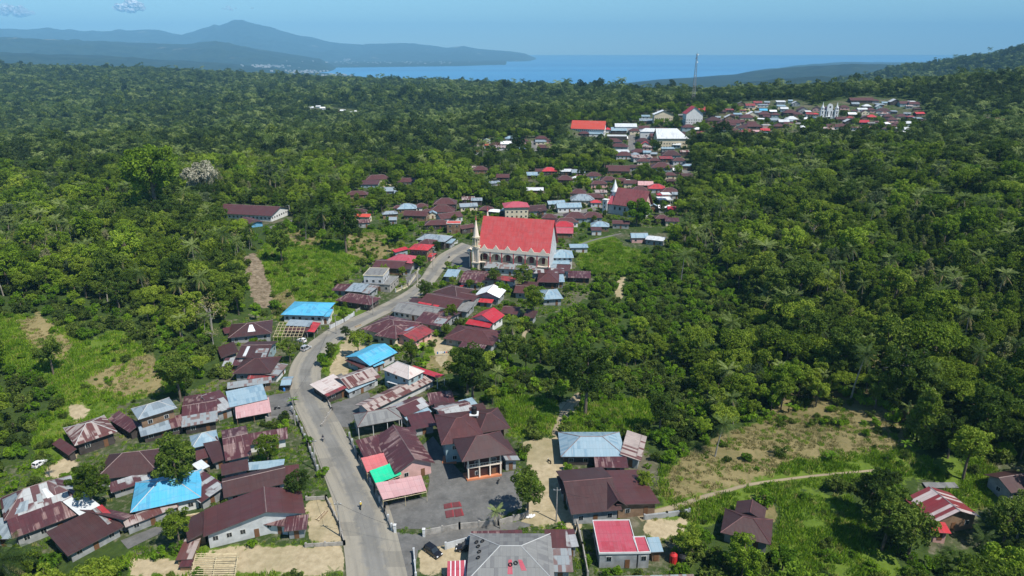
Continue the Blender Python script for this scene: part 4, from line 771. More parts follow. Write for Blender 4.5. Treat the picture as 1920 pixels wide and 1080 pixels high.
# houses farther off: (px, py of the roof, width px, yaw, type, roof, wall, eave height)
FH = '''708,333,42,8,hip,mar;765,338,36,-5,hip,mar;670,362,36,5,hip,mar;728,355,26,0,gable,galv;747,359,14,0,shed,galv;672,394,28,-5,hip,mard;682,403,26,-15,gable,orng;731,398,28,10,hip,galv;737,409,14,0,gable,galv;763,387,34,0,hip,blug
746,387,16,0,hip,mar;790,385,24,0,hip,mar;835,378,38,0,hip,mar,6;829,392,42,0,hip,mar;781,400,42,-15,gable,mar;800,394,16,0,hip,mar;811,398,16,10,gable,blug;842,404,46,30,gable,mar;820,417,42,5,hip,mar;851,415,22,0,flat,orng,6;874,424,30,30,gable,mar
878,371,22,0,shed,rst;894,373,18,0,gable,galv,5;878,384,32,10,gable,galv;928,394,22,-20,shed,whit;912,390,24,0,hip,mar;900,316,26,0,hip,mar;887,312,10,0,shed,rst;943,330,22,0,gable,mar;927,341,24,20,shed,galv;890,283,14,0,gable,red
1030,318,26,0,hip,red;1013,319,16,0,gable,mar;995,326,22,0,gable,blug;1061,319,20,0,shed,whig;1084,321,22,0,gable,galv;1059,334,28,0,hip,mar;1079,332,14,0,hip,whig;1113,327,26,0,hip,mar;1158,317,40,0,gable,mar;1141,335,26,0,hip,mar;1162,337,20,0,gable,mar;1122,342,30,10,hip,mar;1003,354,28,-5,gable,whig
1084,359,28,0,hip,mar;1112,367,36,-5,hip,mar;1127,358,20,0,shed,rst;1042,379,32,15,gable,blug;1092,371,40,0,hip,galv;1066,385,42,5,gable,blug;1117,377,18,0,hip,red;1078,404,38,0,hip,mar;1110,403,34,0,hip,mar;1060,413,42,10,hip,mar;1056,420,34,0,hip,crim;1056,432,34,0,gable,pink
1125,420,32,0,hip,blug;1118,428,18,0,shed,mar;1085,460,30,5,shed,blug;1198,355,32,0,hip,mar;1231,350,30,0,hip,red;1255,357,30,0,hip,mar;1241,363,18,0,hip,crim;1210,344,26,0,gable,lpnk;1181,341,22,0,gable,mar;1178,338,8,0,shed,whit;1268,362,16,0,gable,galv;1240,311,36,0,hip,mar
1227,299,20,0,hip,mar;1273,299,22,0,hip,mar;1258,288,32,0,hip,mard;1270,317,16,0,gable,whit;1256,326,20,0,hip,mar;1334,319,14,0,shed,galv;1245,387,20,0,gable,whit;1259,389,14,0,gable,crim;1240,406,22,0,hip,mar;1260,411,24,0,shed,mars;1198,441,28,0,gable,blug;1229,446,34,-15,shed,whig
1190,312,18,0,gable,mard;1206,300,22,0,hip,mar;1258,337,16,0,hip,mard;1225,385,16,0,gable,blug;1015,393,18,30,gable,mard;1150,349,12,0,hip,mar;1030,405,26,0,hip,mar
1095,249,18,0,hip,mar;1117,249,24,0,shed,blug;1173,236,36,0,gable,whig,6;1160,243,26,0,gable,blug;1157,253,32,0,flat,whig,6;1212,225,24,0,shed,galv;1210,217,16,0,shed,blug;1207,239,18,0,gable,mar;1220,245,36,0,hip,whig,6;1150,264,28,0,hip,mar;1160,273,34,-15,hip,mar;1168,258,16,0,gable,whit;1205,263,24,0,hip,mard
1210,269,16,0,gable,red;1167,283,22,0,shed,whig;1170,289,28,0,hip,mar;1196,283,24,0,hip,mar;1213,284,14,0,gable,blug;1203,293,34,10,shed,rst;1226,287,12,0,gable,galv;1290,237,22,0,hip,mar;1308,241,14,0,hip,whit;1072,264,16,0,hip,mar;1190,244,18,0,hip,mar;1240,243,20,0,gable,mar
957,258,18,0,hip,blug;968,263,16,10,hip,red;950,268,20,0,gable,whit;930,270,22,0,hip,mar;912,263,14,0,gable,galv;914,271,12,0,hip,red;905,267,20,0,hip,mar;983,263,14,0,hip,mar;1015,258,20,0,hip,mar;1014,264,18,0,shed,galv;978,278,20,0,shed,blug;979,288,20,0,hip,mar;1022,275,22,0,gable,mar;880,268,10,0,gable,mar;940,275,22,0,shed,rst;1027,262,10,0,hip,mar
1291,198,14,0,gable,mar;1321,202,12,0,hip,redd;1338,224,26,0,hip,mard;1346,219,10,0,gable,galv;1368,219,18,0,gable,whig;1372,229,24,0,gable,mar;1400,219,26,0,hip,mar;1410,214,20,0,gable,whit;1431,206,14,0,gable,blue;1421,210,12,0,gable,galv;1427,222,14,-30,shed,whit;1449,208,12,0,gable,whit;1406,197,16,0,gable,redd;1438,191,10,0,gable,galv
1464,190,16,0,shed,whig;1482,188,8,0,gable,blug;1492,193,14,0,gable,whig;1433,213,22,0,hip,mar;1452,224,16,0,gable,galv;1469,227,18,0,gable,whig;1481,210,24,0,hip,mar;1484,222,22,0,hip,whig;1511,222,12,0,gable,whit;1410,235,28,0,hip,mar;1391,238,18,0,hip,mard;1437,233,14,0,flat,crm;1434,243,16,0,gable,red;1400,246,26,0,hip,redd;1384,247,18,0,gable,mar
1420,245,16,0,shed,lpnk;1470,203,14,0,gable,whig;1505,205,18,0,gable,mar;1515,208,10,0,shed,whit;1529,213,10,0,hip,red;1525,221,10,0,gable,blug;1553,241,18,0,gable,rst;1505,237,10,0,gable,whit;1355,229,16,0,hip,mar;1387,227,16,0,gable,mar;1454,214,16,0,hip,mar;1495,213,16,0,hip,mar;1460,235,20,0,hip,mar;1478,231,16,0,gable,mar
1614,187,38,0,gable,mar;1649,195,14,0,shed,galv;1658,192,10,0,gable,blug;1677,190,18,0,gable,whig;1695,193,18,0,gable,mar;1713,194,18,0,gable,mar;1632,205,16,0,hip,mar;1655,207,26,0,hip,mard;1675,208,12,0,shed,galv;1597,213,14,0,gable,whit;1634,218,18,0,hip,red;1622,220,14,0,gable,mar;1619,228,18,0,gable,crim;1575,222,16,0,gable,mar
1591,227,16,0,gable,whig;1593,220,14,0,hip,redd;1577,235,20,0,hip,mar;1637,239,14,0,gable,redd;1662,231,14,0,hip,whit;1672,223,18,0,hip,mar;1681,231,14,0,hip,mar;1690,217,20,0,hip,mar;1664,217,16,0,hip,mar;1723,212,18,20,gable,red;1721,221,14,0,shed,galv;1682,240,10,0,gable,whig;1701,241,16,0,gable,whig;1694,247,12,0,gable,whit;1742,246,10,0,gable,redd;1560,236,20,0,gable,mar
1849,222,16,0,hip,mar;1878,224,24,15,gable,redd;583,201,9,0,gable,whit;597,199,8,0,gable,whig;605,202,9,0,gable,whit;616,204,8,0,gable,mar;634,210,9,0,gable,redd;643,207,9,0,gable,whit;648,212,8,0,gable,red;656,210,8,0,gable,whig;669,208,8,0,gable,whig;545,205,8,0,gable,whig;533,206,6,0,gable,whit;590,205,7,0,gable,mar'''
CN = {'mar': 'maroon', 'mard': 'dark maroon', 'mars': 'streaked maroon', 'galv': 'grey metal', 'whig': 'pale grey', 'blug': 'pale blue', 'whit': 'white', 'red': 'red', 'crim': 'crimson', 'orng': 'orange-red', 'pink': 'rosy', 'lpnk': 'faded pink', 'redd': 'rusty red', 'rst': 'rust-striped', 'crm': 'bleached', 'blue': 'sky-blue', 'gray': 'grey', 'pat': 'patchwork'}
ORD = ['leftmost', 'second', 'third', 'fourth', 'fifth', 'sixth', 'seventh', 'eighth', 'ninth', 'tenth', 'eleventh', 'twelfth', 'thirteenth', 'fourteenth', 'fifteenth', 'sixteenth', 'seventeenth', 'eighteenth', 'nineteenth', 'twentieth']
for _t in ('twenty', 'thirty', 'forty'):
    ORD += [_t + '-' + u for u in ('first', 'second', 'third', 'fourth', 'fifth', 'sixth', 'seventh', 'eighth', 'ninth')] + [{'twenty': 'thirtieth', 'thirty': 'fortieth', 'forty': 'fiftieth'}[_t]]
def cluster(x, y):
    if x < 700 and y < 230: return 'in the distant forest hamlet'
    if y < 255 and x >= 1760: return 'in the far right forest'
    if y < 255 and x >= 1500: return 'around the twin-towered white church'
    if y < 255 and x >= 1325: return 'on the far slope right of the mast'
    if y < 300 and x >= 1060: return 'around the far white-roofed hall'
    if y < 300: return 'in the hamlet left of the far red hall'
    if x < 960 and y < 370: return 'in the woods uphill of the village'
    if x < 960: return 'in the quarter left behind the big red church'
    if x < 1140 and y < 350: return 'on the wooded rise behind the village'
    if x < 1140: return 'between the big red church and the steeple church'
    return 'around the steeple church'
FHL = []
for ln in FH.replace('\n', ';').split(';'):
    q = ln.split(','); FHL.append((float(q[0]), float(q[1]), float(q[2]), float(q[3]), q[4], q[5], q[6] if len(q) > 6 else None))
_r = random.Random(11); _n = 0
for _ in range(9000):
    pz = _r.choice([0, 0, 1, 2, 2]); pl = VILL[pz]; x_ = _r.uniform(min(p[0] for p in pl), max(p[0] for p in pl)); y_ = _r.uniform(min(p[1] for p in pl), max(p[1] for p in pl))
    if _n >= 64 or (pz == 0 and not 322 < y_ < 425) or not inpoly(np.array([x_]), np.array([y_]), pl)[0] or (1120 < x_ < 1235 and 335 < y_ < 402) or (880 < x_ < 1050 and y_ > 392): continue
    w_ = _r.uniform(20, 30) if pz == 0 else (_r.uniform(15, 22) if pz == 1 else _r.uniform(11, 17))
    if any(abs(x_ - q[0]) < (w_ + q[2]) * .46 and abs(y_ - q[1]) < w_ * .3 for q in FHL) or (1535 < x_ < 1572 and y_ < 232) or (1065 < x_ < 1325 and y_ < 262 and pz == 1 and _r.random() < .7): continue
    FHL.append((round(x_), round(y_), w_, _r.choice([0, 0, 8, -8]), _r.choice(['hip', 'gable', 'gable', 'shed']), _r.choice(['mar', 'mar', 'mard', 'mars', 'mars', 'rst', 'galv', 'whig', 'blug', 'redd', 'gray']), None)); _n += 1
groups = {}
for i, q in enumerate(FHL): groups.setdefault((cluster(q[0], q[1]), CN[q[5]]), []).append(i)
LBL = {}
for (cl, cn), ids in groups.items():
    ids.sort(key=lambda i: FHL[i][0])
    for k_, i in enumerate(ids):
        LBL[i] = (f'only {cn}-roofed house {cl}' if len(ids) == 1 else (f'leftmost {cn}-roofed house {cl}' if k_ == 0 else f'{ORD[k_]} {cn}-roofed house from left, {cl}'))
walls = ['wht', 'crm', 'gry', 'drk', 'wood', 'teal', 'lgry', 'pnk', 'drk', 'wood']
HTL = []
for i, (cx, cy, wp, yaw, typ, rf, hh) in enumerate(FHL):
    h = float(hh) if hh else 3.0; c = at(cx, cy, h + .6); g = Vector((c.x, c.y, gz(c.x, c.y)))
    dep = c.y * cP - (c.z - CAMZ) * sP; L = wp * dep / F * 1.18; W_ = min(L * .72, 13) if yaw == 0 else L * .5
    W_ = max(W_, 5); yw = R(yaw + random.uniform(-4, 4)) + math.atan2(-c.x, c.y) * .3
    e1 = Vector((math.cos(yw), math.sin(yw), 0)); e2 = Vector((-e1.y, e1.x, 0)); Lr = (L - abs(math.sin(yw)) * W_) / max(.3, math.cos(yw)); Lr = max(Lr, L * .6)
    a = g + Vector((0, 0, h)) - e1 * Lr / 2 - e2 * W_ / 2; b = a + e1 * Lr
    root = empty('house', g, LBL[i], 'house', 'houses ' + cluster(cx, cy))
    ax = 1 if (typ == 'gable' and random.random() < .2 and wp < 24) else 0
    wing(root, g, a, b, W_, h=h, typ=typ, roof=rf, wall=random.choice(walls), axis=ax, win=(1 if c.y < 620 else 0), rise=(None if typ != 'flat' else 0), ov=.5, ridge=('ridge' if c.y < 600 else None), parapet='wht')
    if c.y >= 620:
        for t in (.3, .7): put_window(root, a - g + e1 * Lr * t + e2 * (.5 - .03) - Vector((0, 0, h - 1.5)), yw, 1.6, 1.3)
# ---------------------------------------------------------------- roads, paths, paved yards
def stations(pts, step=1.4):
    """pts: ((lx,ly),(rx,ry)) pixel pairs -> smooth left/right world points"""
    Lw = [at(*p[0]) for p in pts]; Rw = [at(*p[1]) for p in pts]; out = []
    n = len(pts)
    def cr(P, i, t):
        p0, p1, p2, p3 = P[max(i - 1, 0)], P[i], P[min(i + 1, n - 1)], P[min(i + 2, n - 1)]
        return .5 * ((2 * p1) + (p2 - p0) * t + (2 * p0 - 5 * p1 + 4 * p2 - p3) * t * t + (3 * p1 - p0 - 3 * p2 + p3) * t ** 3)
    for i in range(n - 1):
        m = max(1, int(((Lw[i + 1] - Lw[i]).length + (Rw[i + 1] - Rw[i]).length) / 2 / step))
        for j in range(m): out.append((cr(Lw, i, j / m), cr(Rw, i, j / m)))
    out.append((Lw[-1], Rw[-1])); return out
def ribbon(name, pts, mat, z=.07, nx=6, step=1.4):
    st = stations(pts, step); V = []; U = []; d = 0; Fc = []; prev = None
    for a, b in st:
        c = (a + b) / 2; d += (c - prev).length if prev else 0; prev = c
        for k in range(nx + 1): p = a.lerp(b, k / nx); V.append((p.x, p.y)); U.append((k / nx, d))
    A = np.array(V); Zs = Hgt(A[:, 0], A[:, 1]) + z; V = np.c_[A, Zs]; w_ = nx + 1; n = len(st)
    Fc = [(i * w_ + k, i * w_ + k + 1, (i + 1) * w_ + k + 1, (i + 1) * w_ + k) for i in range(n - 1) for k in range(nx)]
    uv = [U[i] for f in Fc for i in f]; o = mesh_obj(name, V, Fc, mat, uv=uv); 
    for p in o.data.polygons: pass
    me = o.data; me.update(); 
    if me.polygons[0].normal.z < 0: me.flip_normals()
    return tag(o, kind='structure')
def cl(*q): return [((x - w_ / 2 * nx_, y - w_ / 2 * ny_), (x + w_ / 2 * nx_, y + w_ / 2 * ny_)) for (x, y, w_, nx_, ny_) in q]
def pathpts(pts):
    """centre line (px, py, world width m) -> pairs in pixels"""
    out = []; P = [at(p[0], p[1]) for p in pts]
    for i, p in enumerate(P):
        d = (P[min(i + 1, len(P) - 1)] - P[max(i - 1, 0)]); d.z = 0; d.normalize(); s = Vector((d.y, -d.x, 0)) * pts[i][2] / 2
        r = []
        for q in (p - s, p + s):
            x, y = project(np.array([q.x]), np.array([q.y]), Hgt(np.array([q.x]), np.array([q.y]))); r.append((float(x[0]), float(y[0])))
        out.append(tuple(r))
    return out
def roadmat(name, mid, edge, dust, es=.22):
    k = NT(name); uvn = k.n('ShaderNodeUVMap').outputs[0]; sp = k.n('ShaderNodeSeparateXYZ'); k.l(uvn, sp.inputs[0]); p = k.pos()
    n = k.noise(p, .45, 6, .65); n2 = k.noise(p, 2.2, 4, .6); n3 = k.noise(p, .12, 3)
    e = k.math('ABSOLUTE', k.math('SUBTRACT', sp.outputs[0], .5)); e = k.math('ADD', e, k.math('MULTIPLY_ADD', n, .34, -.17))
    c = k.mix(k.ramp(n3, .35, .65), [x * .85 for x in mid], [x * 1.15 for x in mid]); c = k.mix(k.math('MULTIPLY', k.ramp(n2, .45, .75), .3), c, dust)
    c = k.mix(k.ramp(e, .5 - es - .06, .5 - es + .04), c, edge); c = k.mix(k.math('MULTIPLY', k.ramp(n, .55, .72), .45), c, dust)
    tr = k.noise(k.scalev(uvn, 9, .035, 1), 1, 4, .6); c = k.mix(k.math('MULTIPLY', k.ramp(tr, .45, .7), .5), c, [x * .62 for x in mid])
    fl = k.n('ShaderNodeVectorMath', operation='FLOOR'); k.l(k.scalev(uvn, 3, .21, 1), fl.inputs[0]); wn = k.n('ShaderNodeTexWhiteNoise', noise_dimensions='2D'); k.l(fl.outputs[0], wn.inputs['Vector'])
    c = k.mix(k.math('MULTIPLY', k.math('GREATER_THAN', wn.outputs[0], .84), .35), c, [x * .6 for x in mid])
    vo = k.n('ShaderNodeTexVoronoi', feature='DISTANCE_TO_EDGE'); vo.inputs['Scale'].default_value = .22; k.l(p, vo.inputs['Vector']); c = k.mix(k.math('MULTIPLY', k.math('LESS_THAN', vo.outputs['Distance'], .005), .3), c, [x * .45 for x in mid])
    c = k.mix(k.math('MULTIPLY', k.ramp(k.noise(p, .9, 5, .7), .58, .72), .6), c, (.27, .24, .18))
    k.l(c, k.b.inputs['Base Color']); k.b.inputs['Roughness'].default_value = .9; k.b.inputs['Specular IOR Level'].default_value = .2
    return k.m
M['road'] = roadmat('asphalt_worn', (.195, .188, .17), (.28, .255, .205), (.21, .195, .16), .3)
M['lane'] = roadmat('lane_concrete', (.155, .15, .14), (.21, .19, .155), (.21, .19, .16), .1)
M['path'] = roadmat('dirt_path', (.30, .245, .16), (.22, .18, .10), (.36, .30, .2), .14)
k = NT('yard_concrete'); p = k.pos(); n = k.noise(p, .25, 6, .7); n2 = k.noise(p, 1.6, 5, .7)
c = k.mix(k.ramp(n, .35, .65), (.085, .083, .078), (.15, .145, .135)); c = k.mix(k.math('MULTIPLY', k.ramp(n2, .55, .75), .6), c, (.21, .20, .185)); c = k.mix(k.math('MULTIPLY', k.ramp(n2, .42, .3), .5), c, (.055, .06, .05))
k.l(c, k.b.inputs['Base Color']); k.b.inputs['Roughness'].default_value = .85; M['yard'] = k.m
MAIN = [((652,1130),(772,1130)),((650,1085),(765,1085)),((645,1030),(752,1030)),((636,985),(741,988)),((626,945),(727,945)),((612,905),(705,902)),((598,868),(680,860)),((585,835),(655,825)),((570,800),(637,793)),((554,768),(620,763)),((544,738),(608,735)),((540,714),(602,712)),((544,690),(603,692)),((556,668),(612,671)),((576,646),(626,651)),
 ((600,628),(645,634)),((627,611),(670,618)),((658,597),(698,603)),((690,583),(728,588)),((722,568),(758,573)),((752,552),(785,557)),((775,536),(805,540)),((790,520),(820,523)),((801,503),(833,505)),((811,490),(845,491)),((824,478),(858,480)),((843,467),(876,472)),((866,455),(886,462))]
ribbon('road', MAIN, M['road'])
ROADP.append([(((a[0] + b[0]) / 2, (a[1] + b[1]) / 2), abs(b[0] - a[0])) for a, b in MAIN]) if 'ROADP' in globals() else None
ROADP = [[(((a[0] + b[0]) / 2, (a[1] + b[1]) / 2), abs(b[0] - a[0])) for a, b in MAIN]]
for nm, mt, q in [('lane', 'lane', [(1224,292,5),(1250,303,5.5),(1275,315,6),(1290,325,6),(1303,340,6)]), ('lane', 'lane', [(1185,283,7),(1185,250,8)]), ('lane', 'lane', [(1286,243,6),(1290,222,6)]), ('lane', 'lane', [(1000,283,7),(1002,264,8)]),
  ('lane', 'lane', [(1030,406,6),(1062,401,7),(1095,396,7),(1132,386,6)]), ('path', 'path', [(1038,817,1.6),(1044,798,1.4),(1058,768,1.5),(1072,752,2),(1090,738,2.4)]), ('path', 'path', [(1196,970,3.2),(1230,961,2.2),(1280,946,1.6),(1325,930,1.4),(1365,920,1.2),(1410,908,1.1),(1520,893,.8),(1640,882,.8)]),
  ('path', 'lane', [(505,428,4),(532,419,4),(560,411,4)]), ('path', 'path', [(981,642,1.5),(984,624,1.5),(1003,614,1.2)]), ('path', 'lane', [(1072,466,1.6),(1110,451,1.6),(1165,438,1.6)]), ('lane', 'lane', [(1350,233,5),(1354,222,5)]), ('lane', 'lane', [(1617,224,5),(1624,198,5)]), ('lane', 'lane', [(910,337,3),(930,318,3)])]:
    pp = pathpts(q); ribbon(nm, pp, M[mt], .06, 3, 3.0); ROADP.append([((x[0], x[1]), 8) for x in q])
YARDS = [[(738,992),(726,950),(742,940),(800,932),(806,900),(792,835),(812,818),(850,870),(872,895),(972,882),(968,955),(935,975),(800,992)],
 [(740,998),(795,1004),(880,988),(972,977),(1002,985),(888,1012),(784,1032),(774,1084),(764,1084)],[(500,742),(543,736),(554,785),(500,787)],[(610,762),(690,735),(702,760),(672,776),(652,802),(638,800)],
 [(850,472),(886,462),(888,510),(862,508),(846,500)],[(226,1014),(300,985),(310,996),(240,1030)],[(618,722),(650,712),(640,700),(612,712)],[(760,520),(782,508),(790,518),(764,540)],[(975,880),(985,880),(978,955),(968,955)]]
from mathutils.geometry import delaunay_2d_cdt
def yard(poly, mat, z=.05):
    W2 = [at(*p) for p in poly]; B = []
    for i, p in enumerate(W2):
        q = W2[(i + 1) % len(W2)]; m = max(1, int((q - p).length / 1.5)); B += [Vector((p.x + (q.x - p.x) * t / m, p.y + (q.y - p.y) * t / m)) for t in range(m)]
    n = len(B); xs = [v.x for v in B]; ys = [v.y for v in B]; gx, gy = np.meshgrid(np.arange(min(xs), max(xs), 1.5), np.arange(min(ys), max(ys), 1.5)); gx, gy = gx.ravel(), gy.ravel()
    k = inpoly(gx, gy, [(v.x, v.y) for v in B]); P = B + [Vector((x, y)) for x, y in zip(gx[k], gy[k])]
    r = delaunay_2d_cdt(P, [], [list(range(n))], 1, 1e-4); v = np.array([(a.x, a.y) for a in r[0]]); o = mesh_obj('paved_yard', np.c_[v, Hgt(v[:, 0], v[:, 1]) + z], [tuple(f) for f in r[2]], mat)
    if o.data.polygons[0].normal.z < 0: o.data.flip_normals()
    return tag(o, kind='structure')
for i, y_ in enumerate(YARDS): yard(y_, M['yard'], .05 + .004 * i)
# ---------------------------------------------------------------- big church with the red roof
def frame_px(A, B, zg, h):
    a, b = plane_pt(*A, zg + h), plane_pt(*B, zg + h); e1 = b - a; e1.z = 0; L = e1.length; e1.normalize(); return a - Vector((0, 0, h)), e1, Vector((-e1.y, e1.x, 0)), L
def church_big():
    g = at(962, 505); zg = g.z; H1 = 10.6
    o, e1, e2, L = frame_px((898, 465), (1030, 475), zg, H1); W_ = 18.0; rise = 13.6
    root = empty('church', o, 'big cream church with vast steep red roof and arched windows', 'church', rz=math.atan2(e1.y, e1.x))
    FOOT.append((o + e1 * L / 2 + e2 * W_ / 2, e1.copy(), L / 2 + 3, W_ / 2 + 1))
    IV, OL, RP = MX['ivory'], MX['olive'], MX['redpl']
    b = MB(); b.bx(1.2, L - .3, 1.6, W_ - .4, -2, H1 - .2)
    for x in (1.2, L - .3):
        b.face([(x, .6, H1 - .2), (x, W_ - .6, H1 - .2), (x, W_ / 2, H1 + rise - 1.0)]); b.face([(x + .25 * (1 if x > 5 else -1) * -1, .6, H1 - .2), (x, W_ / 2, H1 + rise - 1.0), (x, W_ - .6, H1 - .2)])
    b.build('wall', [WM['lgry']], root)
    w_ = MB(); w_.bx(1.25, L - .35, .75, .85, 4.0, H1 - .2); w_.build('arcade_wall', OL, root)
    r = MB(); T = .25
    for s in (0, 1):
        y0, y1 = (-.5, W_ / 2) if s == 0 else (W_ + .5, W_ / 2)
        P = [Vector((-.4, y0, H1 + .2)), Vector((L + .4, y0, H1 + .2)), Vector((L + .4, y1, H1 + rise)), Vector((-.4, y1, H1 + rise))]
        if s: P = P[::-1]
        ln = (P[2] - P[1]).length; r.face(P, 0, [(p.x, (p - Vector((p.x, P[0].y if not s else y0, H1))).length) for p in P]); r.face([p - Vector((0, 0, T)) for p in P][::-1], 0)
        for i in range(4): q, t = P[i], P[(i + 1) % 4]; r.face([q, q - Vector((0, 0, T)), t - Vector((0, 0, T)), t], 0)
    r.build('roof', [RM['chur']], root)
    # base storey, ledge, parapet with triangles
    q = MB(); q.bx(1.3, L - .4, .2, 1.6, -2, 3.6); q.build('base_wall', OL, root)
    q = MB(); q.bx(-.2, L + .2, -.5, 1.7, 3.6, 4.05); q.build('ledge', IV, root)
    pr = MB(); pr.bx(-.1, L + .1, -.75, -.45, H1 - 1.3, H1 + .1); n = 6; bay = L / n
    for i in range(n):
        x = (i + .5) * bay; pr.face([(x - 1.5, -.76, H1 + .1), (x + 1.5, -.76, H1 + .1), (x, -.76, H1 + 2.2)]); pr.face([(x + 1.5, -.5, H1 + .1), (x - 1.5, -.5, H1 + .1), (x, -.5, H1 + 2.2)])
        pr.face([(x - 1.5, -.5, H1 + .1), (x - 1.5, -.76, H1 + .1), (x, -.76, H1 + 2.2), (x, -.5, H1 + 2.2)]); pr.face([(x + 1.5, -.76, H1 + .1), (x + 1.5, -.5, H1 + .1), (x, -.5, H1 + 2.2), (x, -.76, H1 + 2.2)])
    pr.build('parapet', IV, root)
    for i in range(n):
        x0, x1 = i * bay, (i + 1) * bay; m = MB(); N = 12; r_ = bay / 2 - .7; cx = (x0 + x1) / 2; zt = H1 - 1.3; zc = H1 - 3.6
        P = [(cx - r_ * math.cos(math.pi * k / N), zc + 1.5 * math.sin(math.pi * k / N)) for k in range(N + 1)]; P = [(x0 + .25, zc - .2)] + P + [(x1 - .25, zc - .2)]
        for a, c in zip(P[:-1], P[1:]):
            for y in (-.55, -.3): m.face([(a[0], y, a[1]), (c[0], y, c[1]), (c[0], y, zt), (a[0], y, zt)][::(1 if y < -.5 else -1)])
            m.face([(a[0], -.3, a[1]), (c[0], -.3, c[1]), (c[0], -.55, c[1]), (a[0], -.55, a[1])])
        m.build('arch', IV, root)
        wd = MB(); ww = 1.05 if i in (0, 2, 3, 4) else .75; F_ = [(cx - ww, 4.9), (cx + ww, 4.9)] + [(cx + ww * math.cos(math.pi * k / 8), 7.2 + ww * .85 * math.sin(math.pi * k / 8)) for k in range(9)]
        wd.face([(a, .71, c) for a, c in F_]); wo = wd.build('window', MX['glass'], root)
        mu = MB()
        for t in (-.5, 0, .5): mu.bx(cx + t * ww - .05, cx + t * ww + .05, 0.63, 0.70, 4.9, 8.0 if t == 0 else 7.9)
        mu.bx(cx - ww, cx + ww, 0.63, 0.70, 7.0, 7.12); mu.build('mullion', MX['redpl'], wo)
    for i in range(n + 1):
        x = min(max(i * bay, .2), L - .2); m = MB(); m.bx(x - .22, x + .22, -.62, -.2, 4.05, H1 - 1.2); m.build('pilaster', [RP if 0 < i else IV], root)
    # corner tower with spire
    def tower(x, y, full):
        m = MB(); cz = H1 + 5.6
        if full:
            for dx in (-1.3, 1.3):
                for dy in (-1.3, 1.3):
                    m.bx(x + dx - .35, x + dx + .35, y + dy - .35, y + dy + .35, -1.5, H1 + .6)
            m.bx(x - 1.9, x + 1.9, y - 1.9, y + 1.9, 3.6, 4.1); m.bx(x - 1.9, x + 1.9, y - 1.9, y + 1.9, H1 + .3, H1 + .9); m.bx(x - .8, x + .8, y - .8, y + .8, 4.1, H1 + .3)
        else: m.bx(x - 1.5, x + 1.5, y - 1.5, y + 1.5, -1.5, H1 + .9)
        m.build('tower_shaft', IV, root)
        m = MB(); m.tub([(x, y, H1 + .9), (x, y, H1 + 1.3)], [2.3, 2.3], 8); m.tub([(x, y, H1 + 1.3), (x, y, cz - .8)], [1.15, 1.15], 8); m.tub([(x, y, cz - .8), (x, y, cz)], [1.9, 2.0], 8); m.build('belfry', OL, root)
        m = MB()
        for k in range(8): a = k * math.pi / 4; m.tub([(x + 1.7 * math.cos(a), y + 1.7 * math.sin(a), H1 + 1.2), (x + 1.7 * math.cos(a), y + 1.7 * math.sin(a), cz - .7)], [.13, .13], 5)
        m.build('colonnette', IV, root)
        m = MB(); m.tub([(x, y, cz), (x, y, cz + 6.5), (x, y, cz + 9.2)], [1.45, .42, .06], 8); sp_ = m.build('spire', IV, root)
        m = MB(); m.tub([(x, y, cz + 8.0), (x, y, cz + 9.0)], [.36, .3], 8); m.bar((x, y, cz + 9), (x, y, cz + 10.3), .12); m.bar((x - .4, y, cz + 9.8), (x + .4, y, cz + 9.8), .12); m.build('finial', MX['redpl'], sp_)
    tower(-1.2, -.3, True); tower(-1.2, W_ + .3, False)
    cols = ['ivory', 'redpl', 'yel', 'white']
    m = MB()
    for k in range(9):
        x0 = -5.2 + k * .42; m.bx(x0, x0 + .42, .8, 1.2, .4, 9.2 - .12 * k, k % 4)
    m.bx(-5.3, -1.3, 1.2, W_ - 1.2, -2, 8.2, 0); m.build('front_panel', [MX[c] for c in cols], root)
    m = MB(); m.bx(-6.2, -5.2, .2, W_ - .2, 8.3, 8.8); m.bx(-5.2, -1.2, .2, W_ - .2, 8.3, 8.6); m.build('porch_roof', MX['ivory'], root)
    return root
church_big()
